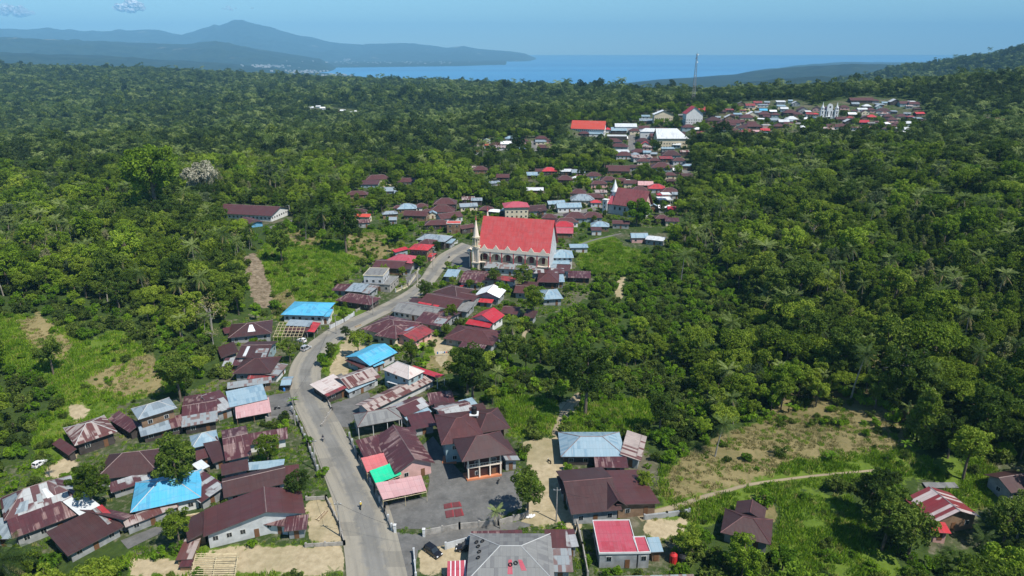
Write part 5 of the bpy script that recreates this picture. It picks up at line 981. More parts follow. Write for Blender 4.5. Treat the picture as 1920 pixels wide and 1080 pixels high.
def church_steeple():
    g = at(1175, 402); zg = g.z; H1 = 6.6; o, e1, e2, L = frame_px((1139, 381), (1206, 390), zg, H1); W_ = 13.; rise = 9.5
    root = empty('church', o, 'church with weathered red roof and white cone steeple', 'church', rz=math.atan2(e1.y, e1.x) )
    FOOT.append((o + e1 * L / 2 + e2 * W_ / 2, e1.copy(), L / 2 + 2, W_ / 2 + 1))
    b = MB(); b.bx(.3, L - .3, .5, W_ - .5, -2, H1); x = L - .3; b.face([(x, .5, H1), (x, W_ - .5, H1), (x, W_ / 2, H1 + rise - .8)], 1); b.face([(.3, W_ - .5, H1), (.3, .5, H1), (.3, W_ / 2, H1 + rise - .8)]); b.build('wall', [WM['lgry'], WM['pnk']], root)
    m = MB()
    for k in (-2, -1, 0, 1, 2): hh = 5.6 - abs(k) * 1.9; m.bx(L - .3, L - .24, W_ / 2 + k * 1.9 - .5, W_ / 2 + k * 1.9 + .5, H1 - 2, H1 - 1 + hh)
    m.build('gable_window', WM['crm'], root)
    r = MB()
    for s in (0, 1):
        y0 = -.5 if s == 0 else W_ + .5; P = [Vector((3.5, y0, H1 - .2)), Vector((L + .9, y0, H1 - .2)), Vector((L + .9, W_ / 2, H1 + rise)), Vector((3.5, W_ / 2, H1 + rise))]
        if s: P = P[::-1]
        r.face(P, 0, [(p.x, (abs(p.y - y0) ** 2 + (p.z - H1) ** 2) ** .5) for p in P]); r.face([p - Vector((0, 0, .2)) for p in P][::-1], 0)
        for i in range(4): q, t = P[i], P[(i + 1) % 4]; r.face([q, q - Vector((0, 0, .2)), t - Vector((0, 0, .2)), t], 1)
    P = [Vector((-1, -.5, H1 - .2)), Vector((3.5, -.5, H1 - .2)), Vector((3.5, W_ / 2, H1 + rise * .62)), Vector((-1, W_ / 2, H1 + rise * .62))]; r.face(P, 2, [(p.x, p.z) for p in P]); r.face([p - Vector((0, 0, .2)) for p in P][::-1], 2)
    P = [Vector((3.5, W_ + .5, H1 - .2)), Vector((-1, W_ + .5, H1 - .2)), Vector((-1, W_ / 2, H1 + rise * .62)), Vector((3.5, W_ / 2, H1 + rise * .62))]; r.face(P, 2, [(p.x, p.z) for p in P])
    r.build('roof', [RM['ch2'], MX['fascia'], RM['pink']], root)
    for j in range(6): put_window(root, (5 + j * (L - 7) / 5, .46, H1 - 2.6), 0, 1.5, 2.4)
    m = MB(); m.bx(-2.8, .2, -1.2, 1.8, -2, 8.6); m.bx(-3.1, .5, -1.5, 2.1, 8.6, 9); tw = m.build('tower', WM['wht'], root)
    for z in (1.5, 4.2, 6.6): put_window(root, (-1.3, -1.24, z), 0, .9, 1.4)
    m = MB(); m.tub([(1.6, W_ / 2, H1 + 2), (1.6, W_ / 2, H1 + rise * .62 + .8)], [2.0, 2.0], 10); m.tub([(1.6, W_ / 2, H1 + rise * .62 + .8), (1.6, W_ / 2, H1 + rise * .62 + 1.3)], [2.7, 2.7], 10); m.build('steeple_drum', MX['white'], root)
    m = MB(); m.tub([(1.6, W_ / 2, H1 + rise * .62 + 1.3), (1.6, W_ / 2, H1 + rise * .62 + 6), (1.6, W_ / 2, H1 + rise * .62 + 8.6)], [2.3, .7, .05], 10); m.build('steeple_cone', MX['white'], root)
church_steeple()
def church_twin():
    c = at(1553, 224); o = Vector((c.x, c.y, gz(c.x, c.y))); s = (c.y * cP - (c.z - CAMZ) * sP) / F; W_ = 31 * s; sc_ = W_ / 20
    root = empty('church', o, 'white church with twin pointed towers and round-topped centre gable', 'church', rz=math.atan2(-c.x, c.y) * .25); root.scale = (sc_, sc_, sc_)
    FOOT.append((o.copy(), Vector((1, 0, 0)), 12, 10)); Wt = MX['white']; GL = MX['glass']
    b = MB(); b.bx(-6.2, 6.2, 0, 16, -2, 10.5); b.build('wall', Wt, root)
    r = MB(); r.face([(-6.8, 0, 10.3), (0, 0, 14), (0, 16, 14), (-6.8, 16, 10.3)][::-1]); r.face([(6.8, 0, 10.3), (6.8, 16, 10.3), (0, 16, 14), (0, 0, 14)][::-1]); r.build('roof', RM['mar'], root)
    for sx in (-1, 1):
        m = MB(); x = sx * 8.3; m.bx(x - 1.9, x + 1.9, -1.5, 2.3, -2, 11); m.bx(x - 2.1, x + 2.1, -1.7, 2.5, 10.2, 10.6); m.bx(x - 2.1, x + 2.1, -1.7, 2.5, 5.9, 6.2); m.bx(x - 1.6, x + 1.6, -1.2, 2.0, 11, 13.4); m.build('tower', Wt, root)
        m = MB(); m.tub([(x, .4, 13.4), (x, .4, 14.6)], [2.2, 2.0], 8); m.tub([(x, .4, 14.6), (x, .4, 17), (x, .4, 20.6)], [1.3, .6, .08], 8); m.build('spire', Wt, root)
        for z0, z1 in ((.6, 4.8), (6.6, 9.8)): m = MB(); m.bx(x - .55, x + .55, -1.56, -1.5, z0, z1); m.build('window', GL, root)
        m = MB(); m.bx(x - .6, x + .6, -1.26, -1.2, 11.5, 12.9); m.build('window', GL, root)
    g = MB(); N = 10; P = [(-3.2, 10.5), (3.2, 10.5), (3.2, 14.5)] + [(3.2 * math.cos(math.pi * k / N), 14.5 + 4 * math.sin(math.pi * k / N)) for k in range(1, N)] + [(-3.2, 14.5)]
    g.face([(a, -.8, z) for a, z in P]); g.face([(a, 1.2, z) for a, z in P][::-1])
    for a, c2 in zip(P, P[1:] + P[:1]): g.face([(a[0], -.8, a[1]), (a[0], 1.2, a[1]), (c2[0], 1.2, c2[1]), (c2[0], -.8, c2[1])])
    g.bx(-3.2, 3.2, -.8, 0, -2, 10.5); g.build('centre_gable', Wt, root)
    m = MB(); m.face([(1.1 * math.cos(t * .628), -.86, 14.6 + 1.1 * math.sin(t * .628)) for t in range(10)]); m.build('rose_window', GL, root)
    for x in (-4.7, -2.1, 2.1, 4.7): m = MB(); y = -.05 if abs(x) > 3.2 else -.86; m.bx(x - .6, x + .6, y - .02, y, 3.2, 9.8); m.build('window', GL, root)
    m = MB(); m.bx(-1.4, 1.4, -.9, -.82, -.2, 3); m.build('door', GL, root); m = MB(); m.bx(-4, 4, -2.4, -.8, 3.2, 3.6)
    for x in (-3.6, -1.8, 1.8, 3.6): m.bx(x - .2, x + .2, -2.3, -1.9, -1, 3.2)
    m.build('portico', Wt, root)
church_twin()
# ---------------------------------------------------------------- mast
def mast():
    c = at(1299, 197, 0); o = Vector((c.x, c.y, gz(c.x, c.y))); top = zray(1304.5, 101, c.y)[2]; Ht = top - o.z
    root = empty('telecom_mast', o, 'tall slender lattice telecom mast rising above the far village', 'mast'); m = MB()
    def leg(z): return 2.1 * (1 - z / Ht) + .55
    n = 22; mt = MX['metal']
    for i in range(n):
        z0, z1 = Ht * i / n, Ht * (i + 1) / n; a, b = leg(z0), leg(z1); P = [(-1, -1), (1, -1), (1, 1), (-1, 1)]
        for k in range(4):
            (x, y), (u, v) = P[k], P[(k + 1) % 4]; m.bar((x * a, y * a, z0 - (2 if i == 0 else 0)), (x * b, y * b, z1), .22); m.bar((x * a, y * a, z0), (u * b, v * b, z1), .12); m.bar((x * b, y * b, z1), (u * b, v * b, z1), .12)
    m.build('lattice', mt, root)
    for z, s, mm in ((Ht - 1, 1, 'white'), (Ht - 6, -1, 'metal'), (Ht - 11, 1, 'white'), (Ht * .58, -1, 'white'), (Ht * .42, 1, 'metal')):
        q = MB(); q.tub([(s * .9, -.5, z), (s * 1.2, -1.0, z)], [.9, .9], 10); q.build('antenna', MX[mm], root)
    q = MB(); q.bx(-1, 1, -1, 1, Ht - .2, Ht); q.bar((0, 0, Ht), (0, 0, Ht + 3), .12); q.build('platform', mt, root)
mast()
# ---------------------------------------------------------------- poles, wires, walls
POLES = [(554,797,9,'electricity pole between the roadside wall and paved yard'), (593,882,9,'electricity pole at the roadside above the round clipped bush'), (639,1006,9,'electricity pole beside the sandy lot at the road'), (1043,978,9,'pole standing on the sandy drive'), (631,626,8,'thin pole at the road bend by the hedge'), (783,541,8.5,'yellowish pole beside the yard wall below the church'), (700,590,8,'pole at the roadside by the streaked maroon house'), (812,505,8,'pole on the road shoulder opposite the church')]
PT = []
for i, (x, y, h, lb) in enumerate(POLES):
    c = at(x, y); root = empty('utility_pole', c, lb, 'pole'); m = MB(); m.tub([(0, 0, -1), (0, 0, h * .5), (0, 0, h)], [.17, .14, .10], 7); m.build('shaft', WM['conc'] if i != 5 else WM['crm'], root)
    m = MB(); m.bx(-.8, .8, -.06, .06, h - .7, h - .55); m.build('crossarm', MX['metal'], root)
    for dx in (-.7, 0, .7): m = MB(); m.tub([(dx, 0, h - .55), (dx, 0, h - .35)], [.06, .05], 6); m.build('insulator', MX['white'], root)
    PT.append(c + Vector((0, 0, h - .35)))
def wire(a, b, lb, sag=1.0):
    m = MB(); P = [a.lerp(b, t / 12) - Vector((0, 0, sag * 4 * (t / 12) * (1 - t / 12))) for t in range(13)]; o = a.copy(); m.tub([p - o for p in P], [.025] * 13, 4, cap=False); w_ = m.build('power_cable', MX['black'], loc=o); tag(w_, lb, 'cable')
wire(PT[0], PT[1], 'overhead cable between the two upper roadside poles'); wire(PT[1], PT[2], 'overhead cable running down to the lowest roadside pole'); wire(PT[0], PT[4], 'long cable from the paved yard pole up to the bend', 2); wire(PT[2], at(800, 1004, 4), 'service cable crossing the road to the court gate', .8); wire(PT[3], at(1140, 930, 4), 'cable from the sandy drive pole to the large maroon house', 1.2); wire(PT[7], PT[5], 'cable over the road below the church', .8); wire(PT[6], PT[4], 'cable along the roadside above the bend', .8)
def lowwall(pts, h, lb, mat='conc', cat='wall', name='boundary_wall', th=.2, post=3.0, rail=False):
    W2 = [at(*p) for p in pts]; o = W2[0].copy(); root = empty(name, o, lb, cat); m = MB(); pm = []
    for a, b in zip(W2[:-1], W2[1:]):
        n = max(1, int((b - a).length / 1.5)); d = (b - a); d.z = 0; d.normalize(); s = Vector((-d.y, d.x, 0)) * th / 2
        for i in range(n):
            p, q = a.lerp(b, i / n), a.lerp(b, (i + 1) / n); p.z = gz(p.x, p.y); q.z = gz(q.x, q.y); p -= o; q -= o; hh = h * (.35 if rail else 1)
            lo = Vector((0, 0, -.6)); hi = Vector((0, 0, hh)); c = [p - s + lo, q - s + lo, q + s + lo, p + s + lo, p - s + hi, q - s + hi, q + s + hi, p + s + hi]
            for f in BOXF: m.face([c[j] for j in f])
            if rail:
                for z in (.6, .95): m.bar(p + Vector((0, 0, h * z)), q + Vector((0, 0, h * z)), .06)
                for t in range(4): r = p.lerp(q, t / 4); m.bar(r + Vector((0, 0, hh)), r + Vector((0, 0, h * 1.0)), .05)
        L = (b - a).length; k = max(1, int(L / post))
        for i in range(k + 1):
            p = a.lerp(b, i / k); p.z = gz(p.x, p.y); pm.append(p - o)
    m.build('panel' if rail else 'wall_body', WM[mat], root)
    for p in pm: q = MB(); q.bx(-.2, .2, -.2, .2, -.6, h + .25); q.build('pillar', WM['lgry' if rail else mat], root, loc=p)
lowwall([(735,995),(722,962),(703,925),(688,893),(672,862),(656,822)], 1.7, 'weathered roadside fence wall along the left edge of the paved court', rail=True, cat='fence', name='fence_wall')
lowwall([(797,1004),(862,992),(935,985),(990,970)], 1.5, 'old grey wall closing the paved court at the bottom')
lowwall([(548,772),(562,800),(578,838),(596,884)], 1.6, 'pillared fence wall left of the road beside the rambling house', rail=True, cat='fence', name='fence_wall')
lowwall([(575,938),(612,936),(636,985),(646,1022),(574,1026)], .9, 'low wall enclosing the sandy lot left of the road')
lowwall([(500,790),(552,786)], 1.3, 'short wall between the paved yard and the rambling house')
lowwall([(1082,988),(1092,1030),(1102,1084)], 1.6, 'long wall between the big grey roof and boxy pink-roofed house')
lowwall([(1208,974),(1250,969),(1292,963)], 1.2, 'stone retaining wall below the dirt path', 'gry', post=40, th=.5)
lowwall([(836,1030),(880,1018)], 1.6, 'short wall behind the parked black vehicles', 'lgry', post=6)
lowwall([(776,1038),(780,1084)], 1.2, 'white-capped wall left of the parked black car', 'lgry')
lowwall([(619,617),(645,604),(664,592)], 1.5, 'grey fence in front of the sky-blue hipped house', 'lgry', cat='fence', name='fence_wall')
lowwall([(668,585),(700,566),(712,560)], 1.0, 'low wall beside the small green lawn', 'conc')
lowwall([(742,548),(765,538),(780,518),(790,498)], 1.5, 'yellowish rail fence in front of the concrete house', 'crm', rail=True, cat='fence', name='fence_wall')
lowwall([(832,461),(858,456)], 1.5, 'white slatted fence before the wide pale grey roof', 'wht', rail=True, cat='fence', name='fence_wall')
lowwall([(604,800),(622,770),(612,745)], .8, 'low wall at the right road edge before the rusty gabled house')
# ---------------------------------------------------------------- vehicles
def car(px, py, yaw, paint, label, L=4.2, W_=1.7, Ht=1.6, van=True):
    c = at(px, py); root = empty('parked_car', c + Vector((0, 0, .08)), label, 'car', rz=yaw); b = MB(); h0, h1 = .28, .92
    prof = [(-L/2, h0), (-L/2 - .02, h1 * .95), (-L/2 + .12, h1), (L/2 - 1.15, h1), (L/2 - .25, .78), (L/2, .62), (L/2, h0)]
    def ext(bm, P, w0, w1=None):
        w1 = w1 or w0
        n = len(P); bm.face([(x, -w0, z) for x, z in P][::-1]); bm.face([(x, w0, z) for x, z in P])
        for i in range(n): (a, c_), (d, e) = P[i], P[(i + 1) % n]; bm.face([(a, -w0, c_), (d, -w0, e), (d, w0, e), (a, w0, c_)])
    ext(b, prof, W_ / 2); body = b.build('body', MX[paint], root)
    md = body.modifiers.new('bevel', 'BEVEL'); md.width = .07; md.segments = 2; md.limit_method = 'ANGLE'
    cab = MB(); x0, x1, x2, x3 = -L/2 + .1, -L/2 + .35, L/2 - 1.9, L/2 - 1.2; wi, wo = W_/2 - .17, W_/2 - .03; z0, z1 = h1, Ht
    P = [Vector((x0, -wo, z0)), Vector((x3, -wo, z0)), Vector((x3, wo, z0)), Vector((x0, wo, z0)), Vector((x1, -wi, z1)), Vector((x2, -wi, z1)), Vector((x2, wi, z1)), Vector((x1, wi, z1))]
    for f in BOXF: cab.face([P[i] for i in f])
    cab.build('windows', MX['glass'], root)
    rf = MB(); rf.bx(x1 - .02, x2 + .04, -wi - .02, wi + .02, z1 - .03, z1 + .05); rf.build('roof', MX[paint], root)
    pl = MB()
    for s in (-1, 1):
        for a, d in ((P[0], P[4]), (P[1], P[5])): pl.bar((a.x, a.y * s * -1, a.z), (d.x, d.y * s * -1, d.z), .08)
        xm = (x1 + x2) / 2; pl.bar((xm, s * wo, z0), (xm, s * wi, z1), .1)
    pl.build('pillar', MX[paint], root)
    for x in (-L/2 + .8, L/2 - .85):
        for s in (-1, 1):
            t = MB(); t.tub([(x, s * (W_/2 - .2), .3), (x, s * (W_/2 + .02), .3)], [.33, .33], 14); w_ = t.build('wheel', MX['black'], root)
            t = MB(); t.tub([(x, s * (W_/2 - .1), .3), (x, s * (W_/2 + .04), .3)], [.19, .19], 10); t.build('rim', MX['metal'], w_)
    for s in (-1, 1):
        t = MB(); t.bx(L/2 - .16, L/2 + .02, s * W_/2 * .72 - .18, s * W_/2 * .72 + .18, .58, .72); t.build('headlight', MX['white'], root)
        t = MB(); t.bx(-L/2 - .04, -L/2 + .04, s * W_/2 * .78 - .12, s * W_/2 * .78 + .12, .65, .9); t.build('tail_light', MX['redlt'], root)
        t = MB(); t.bx(L/2 - 1.35, L/2 - 1.15, s * (W_/2 + .08) - .09, s * (W_/2 + .08) + .09, .95, 1.1); t.build('mirror', MX[paint], root)
    return root
car(812, 1038, R(-42), 'blackp', 'black people carrier parked on the sandy forecourt', 4.3)
car(873, 1031, R(178), 'blackp', 'black off-roader half hidden under the wall beside the big grey roof', 3.9, 1.75, 1.75)
car(574, 656, R(64), 'silver', 'silver van driving through the upper road bend', 4.0, 1.65, 1.8)
car(75, 873, R(75), 'white', 'small white car parked under the palm at far left', 3.4, 1.5, 1.4)
car(566, 641, R(150), 'white', 'white vehicle by the yard entrance above the silver van', 3.6, 1.5, 1.4)
def person(parent_loc, yaw, label, shirt, pose='ride', hat='white'):
    J = {'ride': [(0,0,.82),(.02,0,1.05),(.06,0,1.32),(.07,0,1.45),(.09,0,1.62),(.05,.1,.80),(.42,.2,.78),(.38,.2,.38),(.46,.2,.34),(.05,-.1,.80),(.42,-.2,.78),(.38,-.2,.38),(.46,-.2,.34),(.06,.2,1.36),(.22,.27,1.12),(.46,.27,1.08),(.06,-.2,1.36),(.22,-.27,1.12),(.46,-.27,1.08)],
         'stand': [(0,0,.92),(0,0,1.12),(0,0,1.36),(0,0,1.48),(0,0,1.64),(0,.1,.9),(.02,.11,.5),(0,.11,.08),(.12,.11,.04),(0,-.1,.9),(.06,-.11,.5),(-.04,-.11,.08),(.08,-.11,.04),(0,.2,1.4),(0,.26,1.12),(.08,.26,.88),(0,-.2,1.4),(0,-.26,1.12),(.08,-.26,.88)]}[pose]
    E = [(0,1),(1,2),(2,3),(3,4),(0,5),(5,6),(6,7),(7,8),(0,9),(9,10),(10,11),(11,12),(2,13),(13,14),(14,15),(2,16),(16,17),(17,18)]
    rad = [.13,.13,.15,.06,.1,.1,.075,.05,.05,.1,.075,.05,.05,.07,.05,.04,.07,.05,.04]
    me = bpy.data.meshes.new('body'); me.from_pydata(J, E, []); o = bpy.data.objects.new('body_tmp', me); COL.objects.link(o); md = o.modifiers.new('skin', 'SKIN')
    for v, r_ in zip(me.skin_vertices[0].data, rad): v.radius = (r_, r_)
    me.skin_vertices[0].data[0].use_root = True; s = o.modifiers.new('sub', 'SUBSURF'); s.levels = s.render_levels = 1
    dg = bpy.context.evaluated_depsgraph_get(); m2 = bpy.data.meshes.new_from_object(o.evaluated_get(dg)); bpy.data.objects.remove(o); m2.name = 'body'; m2.materials.clear()
    for m_ in (shirt, 'dark', 'skin'): m2.materials.append(MX[m_])
    for p in m2.polygons:
        c = p.center; p.material_index = 2 if c.z > 1.44 or (abs(c.y) > .2 and (c.x > .34 if pose == 'ride' else c.z < .98) and c.z > .6) else (1 if c.z < (.92 if pose == 'ride' else .95) else 0); p.use_smooth = True
    root = bpy.data.objects.new('person', m2); COL.objects.link(root); root.location = parent_loc; root.rotation_euler = (0, 0, yaw); tag(root, label, 'person')
    h = MB(); x, y, z = J[4]; h.tub([(x, y, z - .02), (x, y, z + .07), (x, y, z + .13), (x, y, z + .16)], [.135, .13, .09, .03], 10); h.build('helmet' if pose == 'ride' else 'hair', MX[hat], root, smooth=True)
    return root
def bike(px, py, yaw, label, rider, shirt, hat):
    c = at(px, py) + Vector((0, 0, .08)); root = empty('motorcycle', c, label, 'motorcycle', rz=yaw)
    for x in (-.6, .62):
        n = 14; m = MB(); ring = [(x + .27 * math.cos(6.2832 * i / n), 0, .3 + .27 * math.sin(6.2832 * i / n)) for i in range(n + 1)]; m.tub(ring, [.05] * (n + 1), 6, cap=False); m.tub([(x, -.03, .3), (x, .03, .3)], [.2, .2], 10); m.build('wheel', MX['black'], root)
    m = MB(); m.tub([(-.75, 0, .72), (-.3, 0, .62), (.1, 0, .45), (.35, 0, .55), (.5, 0, .85)], [.06, .13, .12, .1, .07], 8); m.build('frame', MX['blackp'], root)
    m = MB(); m.tub([(-.8, 0, .78), (-.3, 0, .78), (.05, 0, .74)], [.08, .12, .06], 8); m.build('seat', MX['black'], root)
    m = MB(); m.bar((.45, -.32, 1.02), (.45, .32, 1.02), .04); m.bar((.62, 0, .3), (.45, 0, 1.02), .06); m.build('handlebar', MX['metal'], root); m = MB(); m.tub([(.5, 0, .85), (.62, 0, .86)], [.1, .08], 8); m.build('headlight', MX['white'], root)
    if rider: person(c, yaw, rider, shirt, 'ride', hat)
bike(677, 953, R(100), 'motorcycle under the yellow-shirted rider on the lower road', 'person in a yellow shirt riding up the lower road', 'yel', 'white')
bike(606, 826, R(-75), 'dark motorcycle coming down the middle of the road', 'person in dark clothes riding down the road', 'dark', 'black')
bike(842, 484, R(65), 'small motorcycle on the road beside the church', 'person riding on the road beside the church', 'silver', 'redp')
bike(609, 752, R(10), 'dark motorcycle parked at the right road edge', None, 'dark', 'black')
person(at(614, 607), R(-90), 'person standing at the gate of the sky-blue hipped house', 'redp', 'stand', 'black')
# ---------------------------------------------------------------- tarps, mansion porch and other small things
def tarp(q, mat, name, label, h=2.9, slack=.25, posts=True):
    c = [plane_pt(*p, at(*q[0], h).z) for p in q]; o = sum(c, Vector()) / 4; root = empty(name, Vector((o.x, o.y, gz(o.x, o.y))), label, 'tarpaulin'); o = root.location; m = MB(); N = 8
    def S(u, v): p = c[0].lerp(c[1], u).lerp(c[3].lerp(c[2], u), v); p.z += -slack * math.sin(math.pi * u) * math.sin(math.pi * v) + .12 * math.sin(u * 19) * .4 + .5 * v; return p - o
    for i in range(N):
        for j in range(N):
            P = [S(i / N, j / N), S((i + 1) / N, j / N), S((i + 1) / N, (j + 1) / N), S(i / N, (j + 1) / N)]; uv = [((i + a) / N * 6, (j + b) / N * 6) for a, b in ((0, 0), (1, 0), (1, 1), (0, 1))]; m.face(P, 0, uv); m.face([p - Vector((0, 0, .03)) for p in P][::-1], 0, uv)
    m.build('sheet', RM[mat], root)
    for u in (0, .5, 1):
        for v in (0, 1): p = S(u, v); b = MB(); b.tub([(p.x, p.y, -.5), (p.x, p.y, p.z)], [.05, .05], 6); b.build('pole', MX['bamboo'], root)
    b = MB()
    for v in (0, .33, .66, 1): b.bar(S(0, v) - Vector((0, 0, .42)), S(1, v) - Vector((0, 0, .42)), .09)
    for u in (0, .33, .66, 1): b.bar(S(u, 0) - Vector((0, 0, .5)), S(u, 1) - Vector((0, 0, .5)), .09)
    b.build('bamboo_rafters', MX['bamboo'], root)
tarp([(688,886),(735,871),(724,851),(677,862)], 'tred', 'tarpaulin', 'salmon red tarpaulin nearest the road beside the streaked cross-gabled house')
tarp([(705,908),(753,889),(740,869),(693,886)], 'grn', 'tarpaulin', 'vivid green tarpaulin between the red and pale pink ones')
tarp([(718,937),(800,920),(790,894),(704,909)], 'lpnk', 'tarpaulin', 'large pale pink tarpaulin roof over the corner of the paved court', 3.0)
def bamboo_frame(A, B, C, label, h, n, m_, sag=0):
    a, b, c = at(*A, h), at(*B, h), at(*C, h); b.z = c.z = a.z; d = a + (c - b); o = Vector(((a.x + c.x) / 2, (a.y + c.y) / 2, gz((a.x + c.x) / 2, (a.y + c.y) / 2))); root = empty('bamboo_frame', o, label, 'bamboo frame'); r_ = random.Random(3)
    for i in range(n):
        t = i / (n - 1); m = MB(); m.bar(a.lerp(d, t) - o + Vector((r_.uniform(-.3, .3), 0, .1)), b.lerp(c, t) - o + Vector((r_.uniform(-.3, .3), r_.uniform(-.2, .2), .1)), .11); m.build('cross_pole', MX['bamboo'], root)
    for i in range(m_):
        t = i / (m_ - 1); m = MB(); p, q = a.lerp(b, t) - o, d.lerp(c, t) - o; m.bar(p, q, .12); m.build('long_pole', MX['bamboo'], root)
        for w_ in (p, q, p.lerp(q, .5)): m = MB(); m.tub([(w_.x, w_.y, -.5), (w_.x, w_.y, w_.z)], [.06, .05], 6); m.build('post', MX['bamboo'], root)
bamboo_frame((357,1082), (440,1080), (446,1036), 'low bamboo trellis frame on the sand at the bottom', 1.4, 13, 3)
bamboo_frame((512,632), (566,634), (575,606), 'bare bamboo shelter frame before the sky-blue hipped house', 3.0, 6, 8)
def mansion_extra():
    r, b = BASE['two-storey dark maroon mansion with columned porch on the paved court']; z = b.z
    P = [at(868, 890), at(876, 903), at(941, 893), at(935, 879)]; m = MB(); h = .45
    for p in P: p.z = z
    c = [p - b for p in P]; top = [p + Vector((0, 0, h)) for p in c]; m.face(top); 
    for i in range(4): j = (i + 1) % 4; m.face([c[i] - Vector((0, 0, .8)), c[j] - Vector((0, 0, .8)), top[j], top[i]])
    m.build('porch_floor', MX['terra'], r)
    for u in (.03, .35, .66, .97):
        p = c[1].lerp(c[2], u) * .985; q = MB(); q.tub([(p.x, p.y + .4, h), (p.x, p.y + .4, 3.6), (p.x, p.y + .4, 6.8)], [.22, .18, .18], 10); q.build('column', MX['ivory'], r)
    q = MB(); e = c[2] - c[1]; q.box(c[1] + Vector((0, .3, 3.3)), e, Vector((0, 2.0, 0)), (0, 0, .25)); q.build('balcony', MX['ivory'], r); q = MB(); q.box(c[1] + Vector((0, .3, 4.3)), e, Vector((0, .08, 0)), (0, 0, .1))
    for t in range(14): p = c[1] + e * (t / 13); q.bx(p.x - .04, p.x + .04, p.y + .3, p.y + .38, 3.5, 4.3)
    q.build('balustrade', MX['ivory'], r)
    p = at(843, 865) - b; q = MB(); q.bx(p.x - 1.8, p.x + 1.8, p.y - 1, p.y + 2, -.5, .4); q.build('side_step', MX['terra'], r)
    t = empty('water_tank', Vector((b.x, b.y, z)), 'black water tank on the roof behind the mansion', 'water tank'); tp = plane_pt(889, 778, z + 7.2); t.location = tp
    q = MB(); q.tub([(0, 0, .5), (0, 0, 2.2), (0, 0, 2.5), (0, 0, 2.6)], [.75, .75, .45, .2], 12); q.build('barrel', MX['black'], t); q = MB(); q.bx(-1.2, 1.2, -1.2, 1.2, .3, .5)
    for dx in (-.9, .9):
        for dy in (-.9, .9): q.bx(dx - .1, dx + .1, dy - .1, dy + .1, -7, .3)
    q.build('stand', WM['wht'], t)
mansion_extra()
r_, b_ = BASE['big grey hip roof with tyres lying on it at the bottom']
dg = bpy.context.evaluated_depsgraph_get(); dg.update()
for i, (x, y) in enumerate([(894,1017),(905,1015),(897,1025),(899,1035),(897,1046),(957,1059),(967,1056)]):
    a, yy, zz = ray(x, y); d = Vector((a, yy, zz)).normalized(); hit, loc, nrm, _, ob, _ = sc.ray_cast(dg, Vector((0, 0, CAMZ)), d)
    if not hit: continue
    n = 18; m = MB(); m.tub([(.33 * math.cos(6.2832 * k / n), .33 * math.sin(6.2832 * k / n), .12) for k in range(n + 1)], [.12] * (n + 1), 7, cap=False)
    o = m.build('tyre', MX['black'], smooth=True); o.location = loc; o.rotation_euler = nrm.to_track_quat('Z', 'Y').to_euler()
    tag(o, ['old black tyre on the grey roof, first of the upper pair', 'old black tyre on the grey roof, second of the upper pair', 'old tyre just below the upper pair on the grey roof', 'old tyre third down the column on the grey roof', 'lowest old tyre of the column on the grey roof', 'left old tyre beside the red roof patch', 'right old tyre beside the red roof patch'][i], 'tyre')
def tank(px, py, mat, label, h=2.2, r=.75, stand=0):
    c = at(px, py); t = empty('water_tank', c, label, 'water tank'); q = MB(); q.tub([(0, 0, stand - .1), (0, 0, stand + h * .8), (0, 0, stand + h * .95), (0, 0, stand + h)], [r, r, r * .6, r * .3], 12); q.build('barrel', MX[mat], t)
    if stand:
        q = MB(); q.bx(-1.1, 1.1, -1.1, 1.1, stand - .25, stand - .1)
        for dx in (-1, 1):
            for dy in (-1, 1): q.bar((dx, dy, -.5), (dx * .9, dy * .9, stand - .1), .18)
        q.build('stand', MX['white'], t)
tank(1262, 1054, 'redp', 'red water tank beside the boxy pink-roofed house', 2.4, .8); tank(1279, 1056, 'black', 'dark tank right of the red water tank', 2.2, .9); tank(541, 396, 'blup', 'blue water tank on a white stand beside the schoolhouse', 1.8, .9, 3.8); tank(533, 733, 'blup', 'small blue barrel beside the kiosk', 1.1, .35)
for i, (q, lb) in enumerate([([(833,955),(849,952),(847,943),(832,946)], 'upper left dark red sheet laid on the paved court'), ([(850,952),(866,950),(862,941),(848,943)], 'upper right dark red sheet laid on the paved court'), ([(837,972),(852,969),(850,956),(834,959)], 'lower left dark red sheet laid on the paved court'), ([(854,970),(870,967),(866,954),(851,956)], 'lower right dark red sheet laid on the paved court')]):
    P = [at(*p) for p in q]; zt = max(gz(p.x, p.y) for p in P) + .12; o = P[0].copy(); m = MB(); T = [Vector((p.x - o.x, p.y - o.y, zt - o.z)) for p in P]; m.face(T, 0, [(0, 0), (2, 0), (2, 2), (0, 2)])
    for a in range(4): b2 = (a + 1) % 4; m.face([T[a], T[a] - Vector((0, 0, .25)), T[b2] - Vector((0, 0, .25)), T[b2]])
    ob = m.build('drying_sheet', RM['redd'], loc=o); tag(ob, lb, 'sheet')
# rubble heap of white sacks beside the dark tree
for i in range(7):
    c = at(986 + 5 * (i % 4) + random.uniform(-1, 1), 968 + 3 * (i // 4)); m = MB(); m.tub([(-.45, 0, .22), (-.2, 0, .25), (.2, 0, .25), (.45, 0, .2)], [.12, .28, .27, .1], 8); o = m.build('sack', MX['white'], loc=c, smooth=True); o.rotation_euler = (0, 0, random.uniform(0, 3)); tag(o, 'white sack in the small heap beside the dense dark tree', 'sack', 'white sacks in the heap')
